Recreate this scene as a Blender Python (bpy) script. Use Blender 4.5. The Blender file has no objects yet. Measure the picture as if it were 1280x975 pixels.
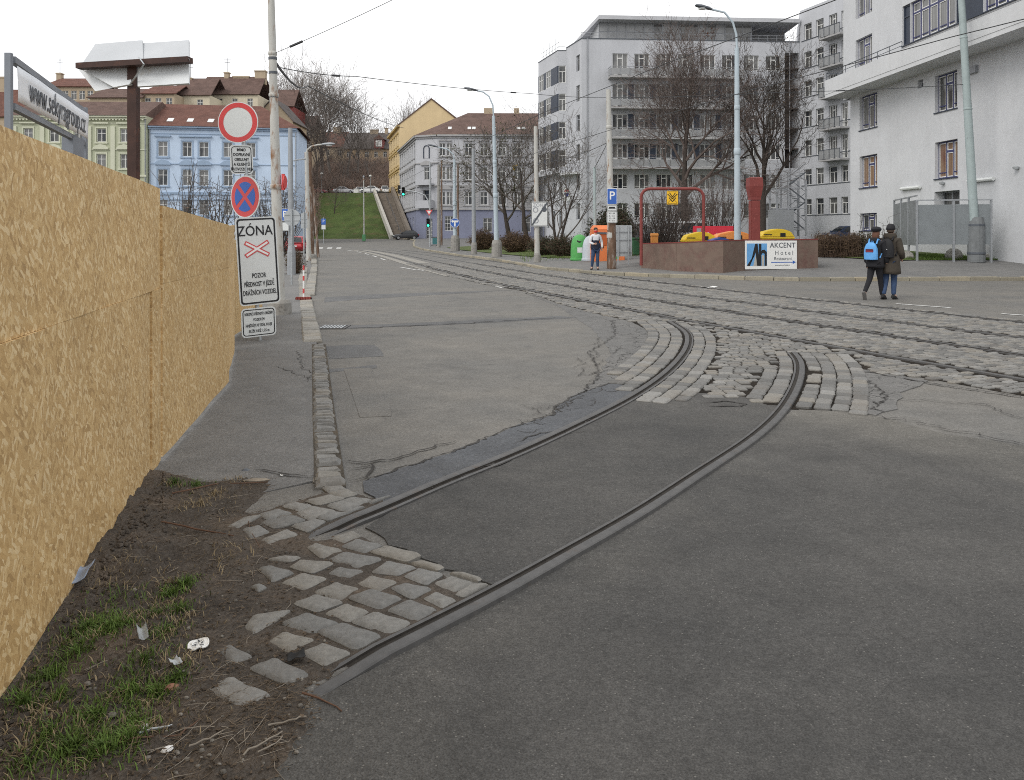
import bpy, bmesh, math, random
import numpy as np
from mathutils import Vector, Matrix
random.seed(7); np.random.seed(7)
C = bpy.context.scene.collection
PI = math.pi
R = math.radians
CAMH, FPX, CX, HY = 1.7, 1000.0, 640.0, 292.5

# ---------------------------------------------------------------- measuring
def P(px, py, y):
    """the point at depth y that the photograph shows at px, py"""
    return Vector(((px-CX)*y/FPX, y, CAMH-(py-HY)*y/FPX))
def G(px, py, z=0.0):
    """a point of flat ground from the photograph"""
    y = (CAMH-z)*FPX/(py-HY)
    return ((px-CX)*y/FPX, y)
def gx(px, y): return (px-CX)*y/FPX

def smooth(a, b, t):
    t = min(1, max(0, (t-a)/(b-a))); return t*t*(3-2*t)
KERB = [(70,28.2),(40,29.0),(18.8,29.3),(10.4,28.9),(8.4,29.7),(6.0,31.5),(3.96,33.2),(3.2,34.6),(2.2,36.6),(1.5,38.5),(.7,43),(-1.08,51.4),(-4.1,62),(-8.9,83),(-11.8,97),(-13.2,108),(-14.2,118),(-15.6,124),(-17.2,128)]
KPOLY = KERB + [(-40,260),(400,260),(400,28)]
def inpoly(x, y, poly):
    ins = False; n = len(poly); j = n-1
    for i in range(n):
        xi, yi = poly[i]; xj, yj = poly[j]
        if (yi > y) != (yj > y) and x < (xj-xi)*(y-yi)/(yj-yi)+xi: ins = not ins
        j = i
    return ins
def pldist(x, y, pl):
    best = 1e9
    for (ax, ay), (bx, by) in zip(pl[:-1], pl[1:]):
        dx, dy = bx-ax, by-ay
        t = max(0, min(1, ((x-ax)*dx+(y-ay)*dy)/(dx*dx+dy*dy)))
        best = min(best, math.hypot(x-ax-t*dx, y-ay-t*dy))
    return best
def gh(x, y):
    """height of the ground"""
    z = 0.9*smooth(84, 134, y)
    if y > 25 and inpoly(x, y, KPOLY):
        d = pldist(x, y, KERB)
        rise = 0.05*min(d, 10)+0.027*min(max(d-10, 0), 50)
        z += rise*(1-0.8*smooth(58, 100, y))
    return z

def gr(x, y): return gh(x, y)+.13
def GR(px, py, y0=22, y1=140):
    """where the photograph's px, py meets the pavement side of the road"""
    lo, hi = y0, y1
    f = lambda y: CAMH-(py-HY)*y/FPX-gr(gx(px, y), y)
    y = lo
    while y < hi and f(y) > 0: y += .1
    return gx(px, y), y
# ---------------------------------------------------------------- meshes
class MB:
    def __init__(s): s.v = []; s.f = []; s.m = []; s.cur = 0
    def add(s, vs, fs):
        o = len(s.v); s.v += [tuple(v) for v in vs]; s.f += [tuple(i+o for i in f) for f in fs]; s.m += [s.cur]*len(fs); return s
    def box(s, x0, x1, y0, y1, z0, z1, M=None):
        vs = [(x0,y0,z0),(x1,y0,z0),(x1,y1,z0),(x0,y1,z0),(x0,y0,z1),(x1,y0,z1),(x1,y1,z1),(x0,y1,z1)]
        if M: vs = [M @ Vector(v) for v in vs]
        return s.add(vs, [(0,3,2,1),(4,5,6,7),(0,1,5,4),(1,2,6,5),(2,3,7,6),(3,0,4,7)])
    def bar(s, a, b, w, h=None, up=(0,0,1)):
        a, b = Vector(a), Vector(b); d = (b-a).normalized(); h = h or w
        u = Vector(up)
        if abs(d.dot(u)) > .98: u = Vector((0,1,0))
        r = d.cross(u).normalized(); u = r.cross(d)
        vs = []
        for p in (a, b):
            for (i, j) in ((-1,-1),(1,-1),(1,1),(-1,1)): vs.append(p+r*i*w/2+u*j*h/2)
        return s.add(vs, [(3,2,1,0),(4,5,6,7),(0,1,5,4),(1,2,6,5),(2,3,7,6),(3,0,4,7)])
    def tube(s, pts, rad, n=8, cap=True):
        pts = [Vector(p) for p in pts]
        if not hasattr(rad, '__len__'): rad = [rad]*len(pts)
        vs, fs = [], []; prev = None
        for i, p in enumerate(pts):
            d = (pts[min(i+1, len(pts)-1)]-pts[max(i-1, 0)])
            d = d.normalized() if d.length > 1e-9 else Vector((0,0,1))
            if prev is None:
                u = Vector((0,0,1)) if abs(d.z) < .9 else Vector((1,0,0))
                u = (u-d*u.dot(d)).normalized()
            else:
                u = prev-d*prev.dot(d)
                u = u.normalized() if u.length > 1e-6 else d.orthogonal().normalized()
            prev = u; w = d.cross(u)
            for k in range(n):
                a = 2*PI*k/n; vs.append(p+(u*math.cos(a)+w*math.sin(a))*rad[i])
        for i in range(len(pts)-1):
            for k in range(n):
                k2 = (k+1) % n; fs.append((i*n+k, i*n+k2, (i+1)*n+k2, (i+1)*n+k))
        if cap: fs.append(tuple(range(n-1, -1, -1))); fs.append(tuple((len(pts)-1)*n+k for k in range(n)))
        return s.add(vs, fs)
    def lathe(s, prof, n=16, c=(0,0,0), sx=1, sy=1):
        vs, fs = [], []
        for (r, z) in prof:
            for k in range(n): a = 2*PI*k/n; vs.append((c[0]+r*math.cos(a)*sx, c[1]+r*math.sin(a)*sy, c[2]+z))
        for i in range(len(prof)-1):
            for k in range(n): k2 = (k+1) % n; fs.append((i*n+k, i*n+k2, (i+1)*n+k2, (i+1)*n+k))
        fs.append(tuple(range(n-1, -1, -1))); fs.append(tuple((len(prof)-1)*n+k for k in range(n)))
        return s.add(vs, fs)
    def prism(s, poly, a, b, fn):
        """poly 2D extruded from a to b; fn(u, v, w) -> xyz"""
        n = len(poly); vs = [fn(u, v, a) for u, v in poly]+[fn(u, v, b) for u, v in poly]
        fs = [tuple(range(n-1, -1, -1)), tuple(range(n, 2*n))]+[(i, (i+1) % n, n+(i+1) % n, n+i) for i in range(n)]
        return s.add(vs, fs)
    def loft(s, rings, cap=True):
        n = len(rings[0]); vs = [p for r in rings for p in r]; fs = []
        for i in range(len(rings)-1):
            for k in range(n): k2 = (k+1) % n; fs.append((i*n+k, i*n+k2, (i+1)*n+k2, (i+1)*n+k))
        if cap: fs.append(tuple(range(n-1, -1, -1))); fs.append(tuple((len(rings)-1)*n+k for k in range(n)))
        return s.add(vs, fs)
    def build(s, name, mat, parent=None, smooth=False, off=None, bevel=0, fixn=True):
        me = bpy.data.meshes.new(name)
        v = s.v
        if off is not None: v = [(a-off[0], b-off[1], c-off[2]) for a, b, c in v]
        me.from_pydata(v, [], s.f)
        for m in (mat if isinstance(mat, (list, tuple)) else [mat]): me.materials.append(m)
        if any(s.m): me.polygons.foreach_set('material_index', s.m)
        if fixn and len(s.f) < 60000:
            bm = bmesh.new(); bm.from_mesh(me); bmesh.ops.recalc_face_normals(bm, faces=bm.faces)
            if bevel: bmesh.ops.bevel(bm, geom=[e for e in bm.edges if len(e.link_faces) == 2 and e.calc_face_angle(0) > .6], offset=bevel, segments=2, affect='EDGES', clamp_overlap=True)
            bm.to_mesh(me); bm.free()
        if smooth:
            me.polygons.foreach_set('use_smooth', [True]*len(me.polygons))
            try: me.set_sharp_from_angle(angle=R(40))
            except Exception: pass
        me.update()
        o = bpy.data.objects.new(name, me); C.objects.link(o)
        if parent is not None: o.parent = parent
        return o

def tag(o, label, cat, group=None):
    o['label'] = label; o['category'] = cat
    if group: o['group'] = group
    return o
def thing(name, label, cat, loc=(0,0,0), rz=0, group=None):
    o = bpy.data.objects.new(name, None); C.objects.link(o); o.empty_display_size = .2
    o.location = loc; o.rotation_euler = (0,0,rz)
    return tag(o, label, cat, group)
def struct(o, kind='structure'): o['kind'] = kind; return o
def kids(o): return [c for c in bpy.data.objects if c.parent == o]
def copy_tree(o, parent=None):
    ch = kids(o); c = o.copy(); C.objects.link(c)
    if parent is not None: c.parent = parent
    for k in ch: copy_tree(k, c)
    return c
def dup(o, loc, rz=0, label=None, group=None):
    c = copy_tree(o); c.location = loc; c.rotation_euler = (0,0,rz)
    if label: c['label'] = label
    if group: c['group'] = group
    return c
def simplecopy(o, parent, loc=(0,0,0), rz=0):
    c = o.copy(); C.objects.link(c); c.parent = parent; c.location = loc; c.rotation_euler = (0,0,rz); return c

def text(body, size, mat, parent, M, align='CENTER', name='lettering', sx=1.0, bold=0.0, ext=.0015):
    """letters as a mesh; M places the text's xy plane"""
    cu = bpy.data.curves.new(name, 'FONT'); cu.body = body; cu.size = size; cu.align_x = align; cu.align_y = 'CENTER'
    cu.extrude = ext; cu.offset = bold; cu.resolution_u = 3; cu.space_line = 0.95
    t = bpy.data.objects.new(name, cu); C.objects.link(t)
    dg = bpy.context.evaluated_depsgraph_get(); dg.update()
    me = bpy.data.meshes.new_from_object(t.evaluated_get(dg))
    bpy.data.objects.remove(t); bpy.data.curves.remove(cu)
    me.transform(M @ Matrix.Diagonal((sx,1,1,1)))
    me.materials.clear(); me.materials.append(mat); me.name = name
    o = bpy.data.objects.new(name, me); C.objects.link(o)
    if parent is not None: o.parent = parent
    return o

# ---------------------------------------------------------------- materials
class N:
    def __init__(s, name):
        m = bpy.data.materials.new(name); m.use_nodes = True; s.m = m; s.t = m.node_tree
        s.b = s.t.nodes['Principled BSDF']; s.tc = s.n('ShaderNodeTexCoord'); s.co = s.tc.outputs['Object']
    def n(s, typ, **kw):
        x = s.t.nodes.new(typ)
        for k, v in kw.items():
            if k.startswith('i_'): x.inputs[k[2:].replace('_', ' ')].default_value = v
            else: setattr(x, k, v)
        return x
    def l(s, a, b): s.t.links.new(a, b); return s
    def map(s, scale=(1,1,1), rot=(0,0,0), src=None, loc=(0,0,0)):
        x = s.n('ShaderNodeMapping'); x.inputs['Scale'].default_value = scale; x.inputs['Rotation'].default_value = rot; x.inputs['Location'].default_value = loc
        s.l(src or s.co, x.inputs['Vector']); return x.outputs['Vector']
    def noise(s, scale, detail=4, rough=.55, src=None, dist=0):
        x = s.n('ShaderNodeTexNoise'); x.inputs['Scale'].default_value = scale; x.inputs['Detail'].default_value = detail
        x.inputs['Roughness'].default_value = rough; x.inputs['Distortion'].default_value = dist
        s.l(src or s.co, x.inputs['Vector']); return x.outputs['Fac']
    def vor(s, scale, feature='F1', src=None, rnd=1, out='Distance'):
        x = s.n('ShaderNodeTexVoronoi'); x.feature = feature; x.inputs['Scale'].default_value = scale; x.inputs['Randomness'].default_value = rnd
        s.l(src or s.co, x.inputs['Vector']); return x.outputs[out]
    def ramp(s, fac, stops):
        x = s.n('ShaderNodeValToRGB'); e = x.color_ramp.elements
        while len(e) < len(stops): e.new(.5)
        for el, (p, c) in zip(e, stops):
            el.position = p; el.color = (c, c, c, 1) if not hasattr(c, '__len__') else (*c[:3], 1)
        s.l(fac, x.inputs['Fac']); return x.outputs['Color']
    def mix(s, fac, a, b, blend='MIX'):
        x = s.n('ShaderNodeMix'); x.data_type = 'RGBA'; x.blend_type = blend
        for sock, v in ((x.inputs[0], fac), (x.inputs[6], a), (x.inputs[7], b)):
            if isinstance(v, bpy.types.NodeSocket): s.l(v, sock)
            elif hasattr(v, '__len__'): sock.default_value = (*v[:3], 1)
            elif sock.type == 'RGBA': sock.default_value = (v, v, v, 1)
            else: sock.default_value = v
        return x.outputs[2]
    def math(s, op, a, b=0.0):
        x = s.n('ShaderNodeMath'); x.operation = op
        for i, v in enumerate((a, b)):
            if isinstance(v, bpy.types.NodeSocket): s.l(v, x.inputs[i])
            else: x.inputs[i].default_value = v
        return x.outputs[0]
    def bump(s, h, strength=.3, dist=.01, prev=None):
        x = s.n('ShaderNodeBump'); x.inputs['Strength'].default_value = strength; x.inputs['Distance'].default_value = dist
        s.l(h, x.inputs['Height'])
        if prev is not None: s.l(prev, x.inputs['Normal'])
        return x.outputs['Normal']
    def isl(s): return s.n('ShaderNodeNewGeometry').outputs['Random Per Island']
    def done(s, col, rough=.8, normal=None, metal=0, spec=.3, alpha=None, trans=0):
        for nm, v in (('Base Color', col), ('Roughness', rough), ('Metallic', metal), ('Specular IOR Level', spec), ('Transmission Weight', trans)):
            k = s.b.inputs[nm]
            if isinstance(v, bpy.types.NodeSocket): s.l(v, k)
            elif hasattr(v, '__len__'): k.default_value = (*v[:3], 1)
            else: k.default_value = v
        if normal is not None: s.l(normal, s.b.inputs['Normal'])
        if alpha is not None: s.b.inputs['Alpha'].default_value = alpha
        return s.m

def sc(c, k): return tuple(min(1, x*k) for x in c)
_mc = {}
def mk(name, col, rough=.75, var=.12, scale=3, bump=.15, bscale=60, bdist=.004, metal=0, spec=.3, col2=None, cut=(.55, .68), s2=6, stretch=(1,1,1), isl=0):
    if name in _mc: return _mc[name]
    n = N(name); v = n.map(stretch)
    f = n.noise(scale, 6, .6, v)
    c = n.ramp(f, [(.25, sc(col, 1-var)), (.75, sc(col, 1+var))])
    if isl: c = n.mix(1.0, c, n.ramp(n.isl(), [(0, 1-isl), (1, 1+isl if isl < .2 else 1)]), 'MULTIPLY')
    if col2:
        g = n.ramp(n.noise(s2, 7, .65, v), [(cut[0], 0.0), (cut[1], 1.0)])
        c = n.mix(g, c, n.ramp(n.noise(scale*5, 4), [(.3, sc(col2, .7)), (.7, sc(col2, 1.25))]))
    nm = n.bump(n.noise(bscale, 5, .6), bump, bdist) if bump else None
    _mc[name] = n.done(c, rough, nm, metal, spec); return _mc[name]

def emis(name, col, strength):
    n = N(name); n.b.inputs['Emission Color'].default_value = (*col, 1); n.b.inputs['Emission Strength'].default_value = strength
    return n.done(col, .4)
# ================================================================ MATERIALS
def m_asphalt(name, base, warm=0.0, speck=1.0, patch=.12, crackle=None, rough=.85):
    n = N(name)
    big = n.noise(.55, 6, .62); mid = n.noise(3.1, 5, .6); fine = n.noise(140, 3, .7); ag = n.vor(95, out='Color')
    lo = tuple(base*(1-patch)*k for k in (1+warm*.2, 1, 1-warm*.5)); hi = tuple(base*(1+patch)*k for k in (1+warm, 1+warm*.3, 1-warm*.8))
    c = n.ramp(big, [(.3, lo), (.7, hi)])
    c = n.mix(.42, c, n.ramp(mid, [(.3, .68), (.7, 1.2)]), 'MULTIPLY'); c = n.mix(.5, c, n.ramp(n.noise(28, 4, .65), [(.3, .68), (.7, 1.24)]), 'MULTIPLY')
    c = n.mix(.75*min(1, speck), c, n.ramp(fine, [(.28, .38), (.72, 1.6)]), 'MULTIPLY')
    agr = n.n('ShaderNodeSeparateColor'); n.l(ag, agr.inputs[0])
    c = n.mix(.6, c, n.ramp(agr.outputs[0], [(0, .72), (.6, 1.0), (1, 1.25)]), 'MULTIPLY')
    # scattered pale chippings
    sp = n.ramp(agr.outputs[1], [(.945, 0.0), (.975, 1.0)])
    spm = n.mix(1.0, sp, n.ramp(n.vor(95), [(.25, 1.0), (.42, 0.0)]), 'MULTIPLY')
    c = n.mix(n.math('MULTIPLY', spm, .8*speck), c, (base*2.6, base*2.5, base*2.3))
    # dark worn stains
    st = n.ramp(n.noise(1.3, 8, .7, dist=.8), [(.56, 0.0), (.72, 1.0)])
    c = n.mix(n.math('MULTIPLY', st, .42), c, (base*.45, base*.45, base*.44))
    nm = n.bump(n.math('ADD', fine, n.vor(95)), .55, .006)
    nm = n.bump(mid, .25, .03, nm)
    if crackle:
        w = n.noise(4, 4, .6); vv = n.n('ShaderNodeVectorMath'); vv.operation = 'ADD'
        n.l(n.co, vv.inputs[0]); wn = n.n('ShaderNodeTexNoise'); wn.inputs['Scale'].default_value = 3.0; wn.inputs['Detail'].default_value = 5; n.l(n.co, wn.inputs['Vector'])
        sm = n.n('ShaderNodeVectorMath'); sm.operation = 'SCALE'; sm.inputs['Scale'].default_value = .35; n.l(wn.outputs['Color'], sm.inputs[0]); n.l(sm.outputs[0], vv.inputs[1])
        e = n.vor(crackle, 'DISTANCE_TO_EDGE', vv.outputs[0])
        cr = n.ramp(e, [(.012, 1.0), (.035, 0.0)])
        cr = n.mix(1.0, cr, n.ramp(n.noise(1.1, 4), [(.44, 0.0), (.56, 1.0)]), 'MULTIPLY')
        c = n.mix(n.math('MULTIPLY', cr, .75), c, (.02, .02, .019))
        nm = n.bump(n.math('SUBTRACT', 1.0, cr), .6, .01, nm)
    return n.done(c, rough, nm, spec=.25)

def m_osb():
    n = N('osb_board'); out = None
    wn = n.n('ShaderNodeTexNoise'); wn.inputs['Scale'].default_value = 5; wn.inputs['Detail'].default_value = 3; n.l(n.co, wn.inputs['Vector'])
    sm = n.n('ShaderNodeVectorMath'); sm.operation = 'SCALE'; sm.inputs['Scale'].default_value = .05; n.l(wn.outputs['Color'], sm.inputs[0])
    ad = n.n('ShaderNodeVectorMath'); ad.operation = 'ADD'; n.l(n.co, ad.inputs[0]); n.l(sm.outputs[0], ad.inputs[1])
    cols = [(.56,.36,.15), (.70,.49,.23), (.48,.30,.125), (.80,.61,.345), (.61,.41,.185)]
    hs = None
    for i, (ang, sy, sz) in enumerate(((12, 66, 17), (-24, 60, 16), (3, 84, 22), (40, 62, 20), (-54, 66, 22))):
        # the board's plane is y-z, strands run mostly upwards
        v0 = n.map((1, 1, 1), (R(ang), 0, 0), ad.outputs[0], loc=(0, i*3.7, i*1.3))
        v = n.map((0.01, sy, sz), (0,0,0), v0)
        x = n.n('ShaderNodeTexVoronoi'); x.inputs['Scale'].default_value = 1; n.l(v, x.inputs['Vector'])
        s3 = n.n('ShaderNodeSeparateColor'); n.l(x.outputs['Color'], s3.inputs[0])
        grain = n.noise(1, 3, .5, n.map((0.01, sy*9, sz*.7), (0,0,0), v0))
        tint = n.ramp(s3.outputs[0], [(0, sc(cols[2], .86)), (.22, cols[0]), (.55, cols[4]), (.78, cols[1]), (.88, cols[3]), (1, cols[3])])
        tint = n.mix(.35, tint, n.ramp(grain, [(.3, .7), (.7, 1.2)]), 'MULTIPLY')
        h = s3.outputs[1]
        if out is None: out, hs = tint, h
        else:
            msk = n.ramp(s3.outputs[2], [(.56, 0.0), (.60, 1.0)])
            out = n.mix(msk, out, tint); hs = n.mix(msk, hs, h)
    dk = n.ramp(n.vor(1, src=n.map((.01, 30, 16), (R(20),0,0))), [(.05, 1.0), (.12, 0.0)])
    dk = n.mix(1.0, dk, n.ramp(n.noise(7, 3), [(.52, 0.0), (.6, 1.0)]), 'MULTIPLY')
    out = n.mix(n.math('MULTIPLY', dk, .5), out, (.09,.05,.022))
    out = n.mix(.5, out, n.ramp(n.noise(1.7, 4), [(.3, .82), (.7, 1.12)]), 'MULTIPLY')
    oi = n.n('ShaderNodeObjectInfo'); out = n.mix(.5, out, n.ramp(oi.outputs['Random'], [(0, .80), (1, 1.14)]), 'MULTIPLY')
    out = n.mix(.14, out, (.60,.42,.21))
    nm = n.bump(hs, .35, .003)
    return n.done(out, .62, nm, spec=.35)

def m_sett(name, base, isl=.35):
    n = N(name)
    r = n.isl()
    c = n.ramp(r, [(0, sc(base, 1-isl)), (.5, base), (.8, (base[0]*1.12, base[1]*1.06, base[2]*.97)), (1, sc(base, 1+isl*.8))])
    c = n.mix(.7, c, n.ramp(n.noise(34, 6, .65), [(.3, .66), (.7, 1.28)]), 'MULTIPLY')
    c = n.mix(.5, c, n.ramp(n.noise(190, 3, .7), [(.3, .7), (.7, 1.25)]), 'MULTIPLY')
    dirt = n.ramp(n.noise(2.1, 6, .65), [(.5, 0.0), (.75, 1.0)])
    c = n.mix(n.math('MULTIPLY', dirt, .45), c, (.13,.105,.08))
    nm = n.bump(n.noise(34, 6, .65), .5, .012); nm = n.bump(n.noise(190, 2, .7), .3, .003, nm)
    return n.done(c, n.ramp(n.noise(9, 3), [(.3, .55), (.7, .8)]), nm, spec=.35)

def m_soil(name, base):
    n = N(name)
    c = n.ramp(n.noise(2.6, 7, .66), [(.28, sc(base, .62)), (.5, base), (.74, (base[0]*1.55, base[1]*1.4, base[2]*1.25))])
    c = n.mix(.7, c, n.ramp(n.noise(60, 5, .7), [(.3, .5), (.7, 1.55)]), 'MULTIPLY')
    v = n.map((26, 90, 40), (0, 0, .7)); st = n.ramp(n.vor(1, src=v), [(.04, 1.0), (.13, 0.0)])
    v2 = n.map((95, 24, 40), (0, 0, .35)); st2 = n.ramp(n.vor(1, src=v2), [(.04, 1.0), (.13, 0.0)])
    pale = (base[0]*3.2, base[1]*3.0, base[2]*2.5)
    msk = n.ramp(n.noise(3.3, 3), [(.42, 0.0), (.6, 1.0)])
    c = n.mix(n.math('MULTIPLY', n.mix(1.0, st, msk, 'MULTIPLY'), .7), c, pale); c = n.mix(n.math('MULTIPLY', st2, .45), c, pale)
    nm = n.bump(n.noise(22, 7, .7), .9, .03); nm = n.bump(n.vor(70), .5, .008, nm)
    return n.done(c, .95, nm, spec=.1)

def m_roof(name, base, k=9.0):
    n = N(name)
    c = n.ramp(n.noise(.9, 6, .6), [(.3, sc(base, .75)), (.7, sc(base, 1.2))])
    c = n.mix(.6, c, n.ramp(n.noise(14, 4, .7), [(.3, .65), (.7, 1.3)]), 'MULTIPLY')
    w = n.n('ShaderNodeTexWave'); w.bands_direction = 'Z'; w.inputs['Scale'].default_value = k*.35; w.inputs['Distortion'].default_value = .4; n.l(n.co, w.inputs['Vector'])
    w2 = n.n('ShaderNodeTexWave'); w2.bands_direction = 'X'; w2.inputs['Scale'].default_value = k*.5; n.l(n.co, w2.inputs['Vector'])
    c = n.mix(.3, c, n.ramp(w.outputs['Fac'], [(0, .6), (.4, 1.1)]), 'MULTIPLY')
    nm = n.bump(n.math('ADD', w.outputs['Fac'], w2.outputs['Fac']), .6, .06)
    return n.done(c, .85, nm, spec=.2)

def m_plaster(name, base, dirt=.25, streak=.5, coarse=30):
    n = N(name)
    c = n.ramp(n.noise(.35, 6, .6), [(.3, sc(base, .92)), (.7, sc(base, 1.06))])
    c = n.mix(streak*.5, c, n.ramp(n.noise(1, 6, .65, n.map((1.6, 1.6, .16))), [(.3, 1-dirt), (.6, 1.08)]), 'MULTIPLY')
    c = n.mix(.35, c, n.ramp(n.noise(5, 6, .7), [(.3, .85), (.7, 1.12)]), 'MULTIPLY')
    nm = n.bump(n.noise(coarse, 5, .7), .35, .01)
    return n.done(c, .9, nm, spec=.15)

def m_glass(name, base=(.02,.024,.03), curtain_refl=None, amt=.4):
    n = N(name)
    # painted pane colour: dim room, with curtain tones that also stand for reflections
    oi = n.n('ShaderNodeObjectInfo')
    v = n.n('ShaderNodeVectorMath'); v.operation = 'ADD'; n.l(n.co, v.inputs[0])
    s = n.n('ShaderNodeVectorMath'); s.operation = 'SCALE'; s.inputs['Scale'].default_value = 37; cmb = n.n('ShaderNodeCombineXYZ')
    n.l(oi.outputs['Random'], cmb.inputs[0]); n.l(oi.outputs['Random'], cmb.inputs[1]); n.l(cmb.outputs[0], s.inputs[0]); n.l(s.outputs[0], v.inputs[1])
    f = n.ramp(n.noise(.8, 2, .5, n.map((1.2, 1.2, .5), src=v.outputs[0])), [(.5-amt*.3, 0.0), (.66-amt*.3, 1.0)])
    fold = n.ramp(n.noise(1, 3, .6, n.map((16, 16, .4), src=v.outputs[0])), [(.3, .55), (.7, 1.1)])
    cur = n.mix(1.0, curtain_refl or (.13,.13,.125), fold, 'MULTIPLY')
    return n.done(n.mix(f, base, cur), .06, None, spec=.55)

M = {}
M['road'] = m_asphalt('old_asphalt', .158, .10, .7, .10)
M['road_dark'] = m_asphalt('dark_asphalt', .088, .05, 1.0, .17)
M['road_blue'] = m_asphalt('fresh_asphalt', .105, -.08, .7, .16)
M['road_crk'] = m_asphalt('cracked_asphalt', .15, .05, .7, .12, crackle=4.2)
M['seam'] = m_asphalt('seam_asphalt', .13, .0, .5, .14)
M['pave'] = m_asphalt('footway_asphalt', .175, .04, .6, .10)
M['crack'] = mk('crack_tar', (.045,.042,.039), .9, .3, 8, .4, 60)
M['dust'] = m_asphalt('dusty_asphalt', .165, .08, .6, .16)
M['osb'] = m_osb()
M['sett'] = m_sett('granite_setts', (.180,.176,.166), .38)
M['sett_big'] = m_sett('worn_setts', (.188,.185,.175), .18)
M['kerb'] = m_sett('kerb_stone', (.25,.24,.215), .18)
M['kerb_warm'] = m_sett('kerb_sand', (.29,.265,.205), .22)
M['soil'] = m_soil('dark_soil', (.102,.088,.075))
M['joint'] = m_soil('joint_dirt', (.026,.022,.018))
M['joint_pale'] = m_soil('joint_sand', (.10,.088,.072))
M['leaf_mulch'] = m_soil('verge_soil', (.09,.075,.045))
M['grass'] = mk('grass_blade', (.115,.185,.036), .7, .35, 5, 0, isl=.55, spec=.25)
M['dry_grass'] = mk('dry_straw', (.30,.235,.14), .85, .3, 8, 0, isl=.4)
M['lawn'] = mk('lawn', (.085,.115,.036), .95, .35, .7, .8, 25, .06, col2=(.16,.125,.06), s2=1.6)
M['bank'] = mk('bank_grass', (.068,.100,.026), .95, .4, .35, .9, 9, .25, col2=(.12,.095,.045), s2=.5, cut=(.54,.72))
M['brush_soil'] = mk('hill_soil', (.12,.088,.066), .95, .35, .3, .9, 4, .4, col2=(.06,.06,.03), s2=.4)
M['rail'] = mk('rail_steel', (.088,.086,.084), .5, .25, 14, .12, 90, metal=.35, col2=(.11,.08,.06), s2=9, cut=(.58,.78))
M['groove'] = mk('rail_groove', (.03,.026,.022), .9, .3, 20, .4, 80)
M['white_line'] = mk('road_paint', (.62,.62,.60), .8, .12, 6, .3, 90, col2=(.19,.185,.175), s2=16, cut=(.5,.66))
M['white_wall'] = m_plaster('white_render', (.55,.56,.575), .16)
M['white_clean'] = m_plaster('white_parapet', (.57,.58,.59), .12)
M['grey_wall'] = m_plaster('grey_render', (.475,.485,.51), .2)
M['blue_wall'] = m_plaster('blue_stucco', (.50,.60,.735), .16)
M['blue_trim'] = m_plaster('blue_grey_trim', (.30,.385,.50), .2)
M['green_wall'] = m_plaster('green_stucco', (.44,.46,.335), .2)
M['green_trim'] = m_plaster('pale_green_trim', (.55,.56,.44), .2)
M['yellow_wall'] = m_plaster('yellow_stucco', (.66,.52,.31), .12)
M['yellow_trim'] = m_plaster('ochre_trim', (.50,.38,.18), .2)
M['stone_wall'] = m_plaster('grey_stucco', (.46,.465,.485), .22)
M['stone_trim'] = m_plaster('grey_cornice', (.36,.355,.355), .3)
M['violet_wall'] = m_plaster('violet_blue_plinth', (.235,.25,.335), .2)
M['tan_wall'] = m_plaster('tan_stucco', (.40,.325,.235), .25)
M['cream_wall'] = m_plaster('cream_stucco', (.58,.52,.40), .22)
M['roof_red'] = m_roof('red_tiles', (.165,.082,.064))
M['roof_brown'] = m_roof('brown_tiles', (.145,.095,.080))
M['roof_grey'] = m_roof('grey_slates', (.13,.115,.11))
M['frame'] = mk('white_window_frame', (.66,.66,.64), .5, .06, 8, 0)
M['frame_blue'] = mk('blue_window_frame', (.045,.05,.13), .45, .1, 8, 0)
M['frame_grey'] = mk('grey_window_frame', (.30,.31,.33), .5, .1, 8, 0)
M['panel_blue'] = mk('blue_panel', (.036,.046,.068), .45, .15, 3, .05)
M['glass'] = m_glass('window_glass', amt=.35)
M['glass_cur'] = m_glass('curtain_reflection_glass', (.07,.073,.078), (.20,.20,.195), .7)  # net curtains, and pale grey reflections put into the colour
M['glass_red'] = m_glass('glass_with_red_reflection', (.14,.06,.045), (.26,.17,.11), .7)  # reddish brown window reflections put into the colour
M['dark'] = mk('dark_void', (.018,.018,.018), .9, .2, 4, 0)
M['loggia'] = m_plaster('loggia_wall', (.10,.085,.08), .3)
M['metal_grey'] = mk('painted_grey_metal', (.30,.315,.33), .5, .12, 4, .08, metal=.2, spec=.4)
M['galv'] = mk('galvanised_steel', (.40,.42,.43), .42, .16, 7, .06, metal=.55, spec=.5)
M['pole_blue'] = mk('pale_blue_paint', (.42,.49,.535), .5, .08, 3, .06, col2=(.30,.31,.31), s2=8, cut=(.66,.8))
M['pole_white'] = mk('flaking_white_paint', (.46,.455,.425), .7, .12, 4, .25, 50, col2=(.23,.115,.055), s2=5, cut=(.54,.66), stretch=(1,1,.35))
M['pole_rust'] = mk('rusty_steel', (.15,.095,.065), .85, .35, 6, .4, 60, col2=(.33,.30,.27), s2=5, cut=(.5,.64), stretch=(1,1,.3))
M['pole_green'] = mk('grey_green_paint', (.33,.39,.39), .55, .1, 4, .1, col2=(.2,.22,.22), s2=7, cut=(.62,.75))
M['concrete'] = mk('concrete', (.27,.26,.24), .9, .18, 6, .4, 70, col2=(.16,.15,.135), s2=5)
M['concrete_dk'] = mk('painted_concrete_base', (.17,.18,.185), .8, .2, 5, .4, 60)
M['sign_white'] = mk('sign_white', (.66,.68,.67), .35, .05, 3, .03, col2=(.50,.51,.49), s2=3, cut=(.55,.8), spec=.5)
M['sign_grey'] = mk('sign_back', (.42,.44,.45), .45, .08, 4, .05, metal=.3)
M['sign_red'] = mk('sign_red', (.60,.065,.065), .4, .08, 4, .03, spec=.5)
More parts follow.
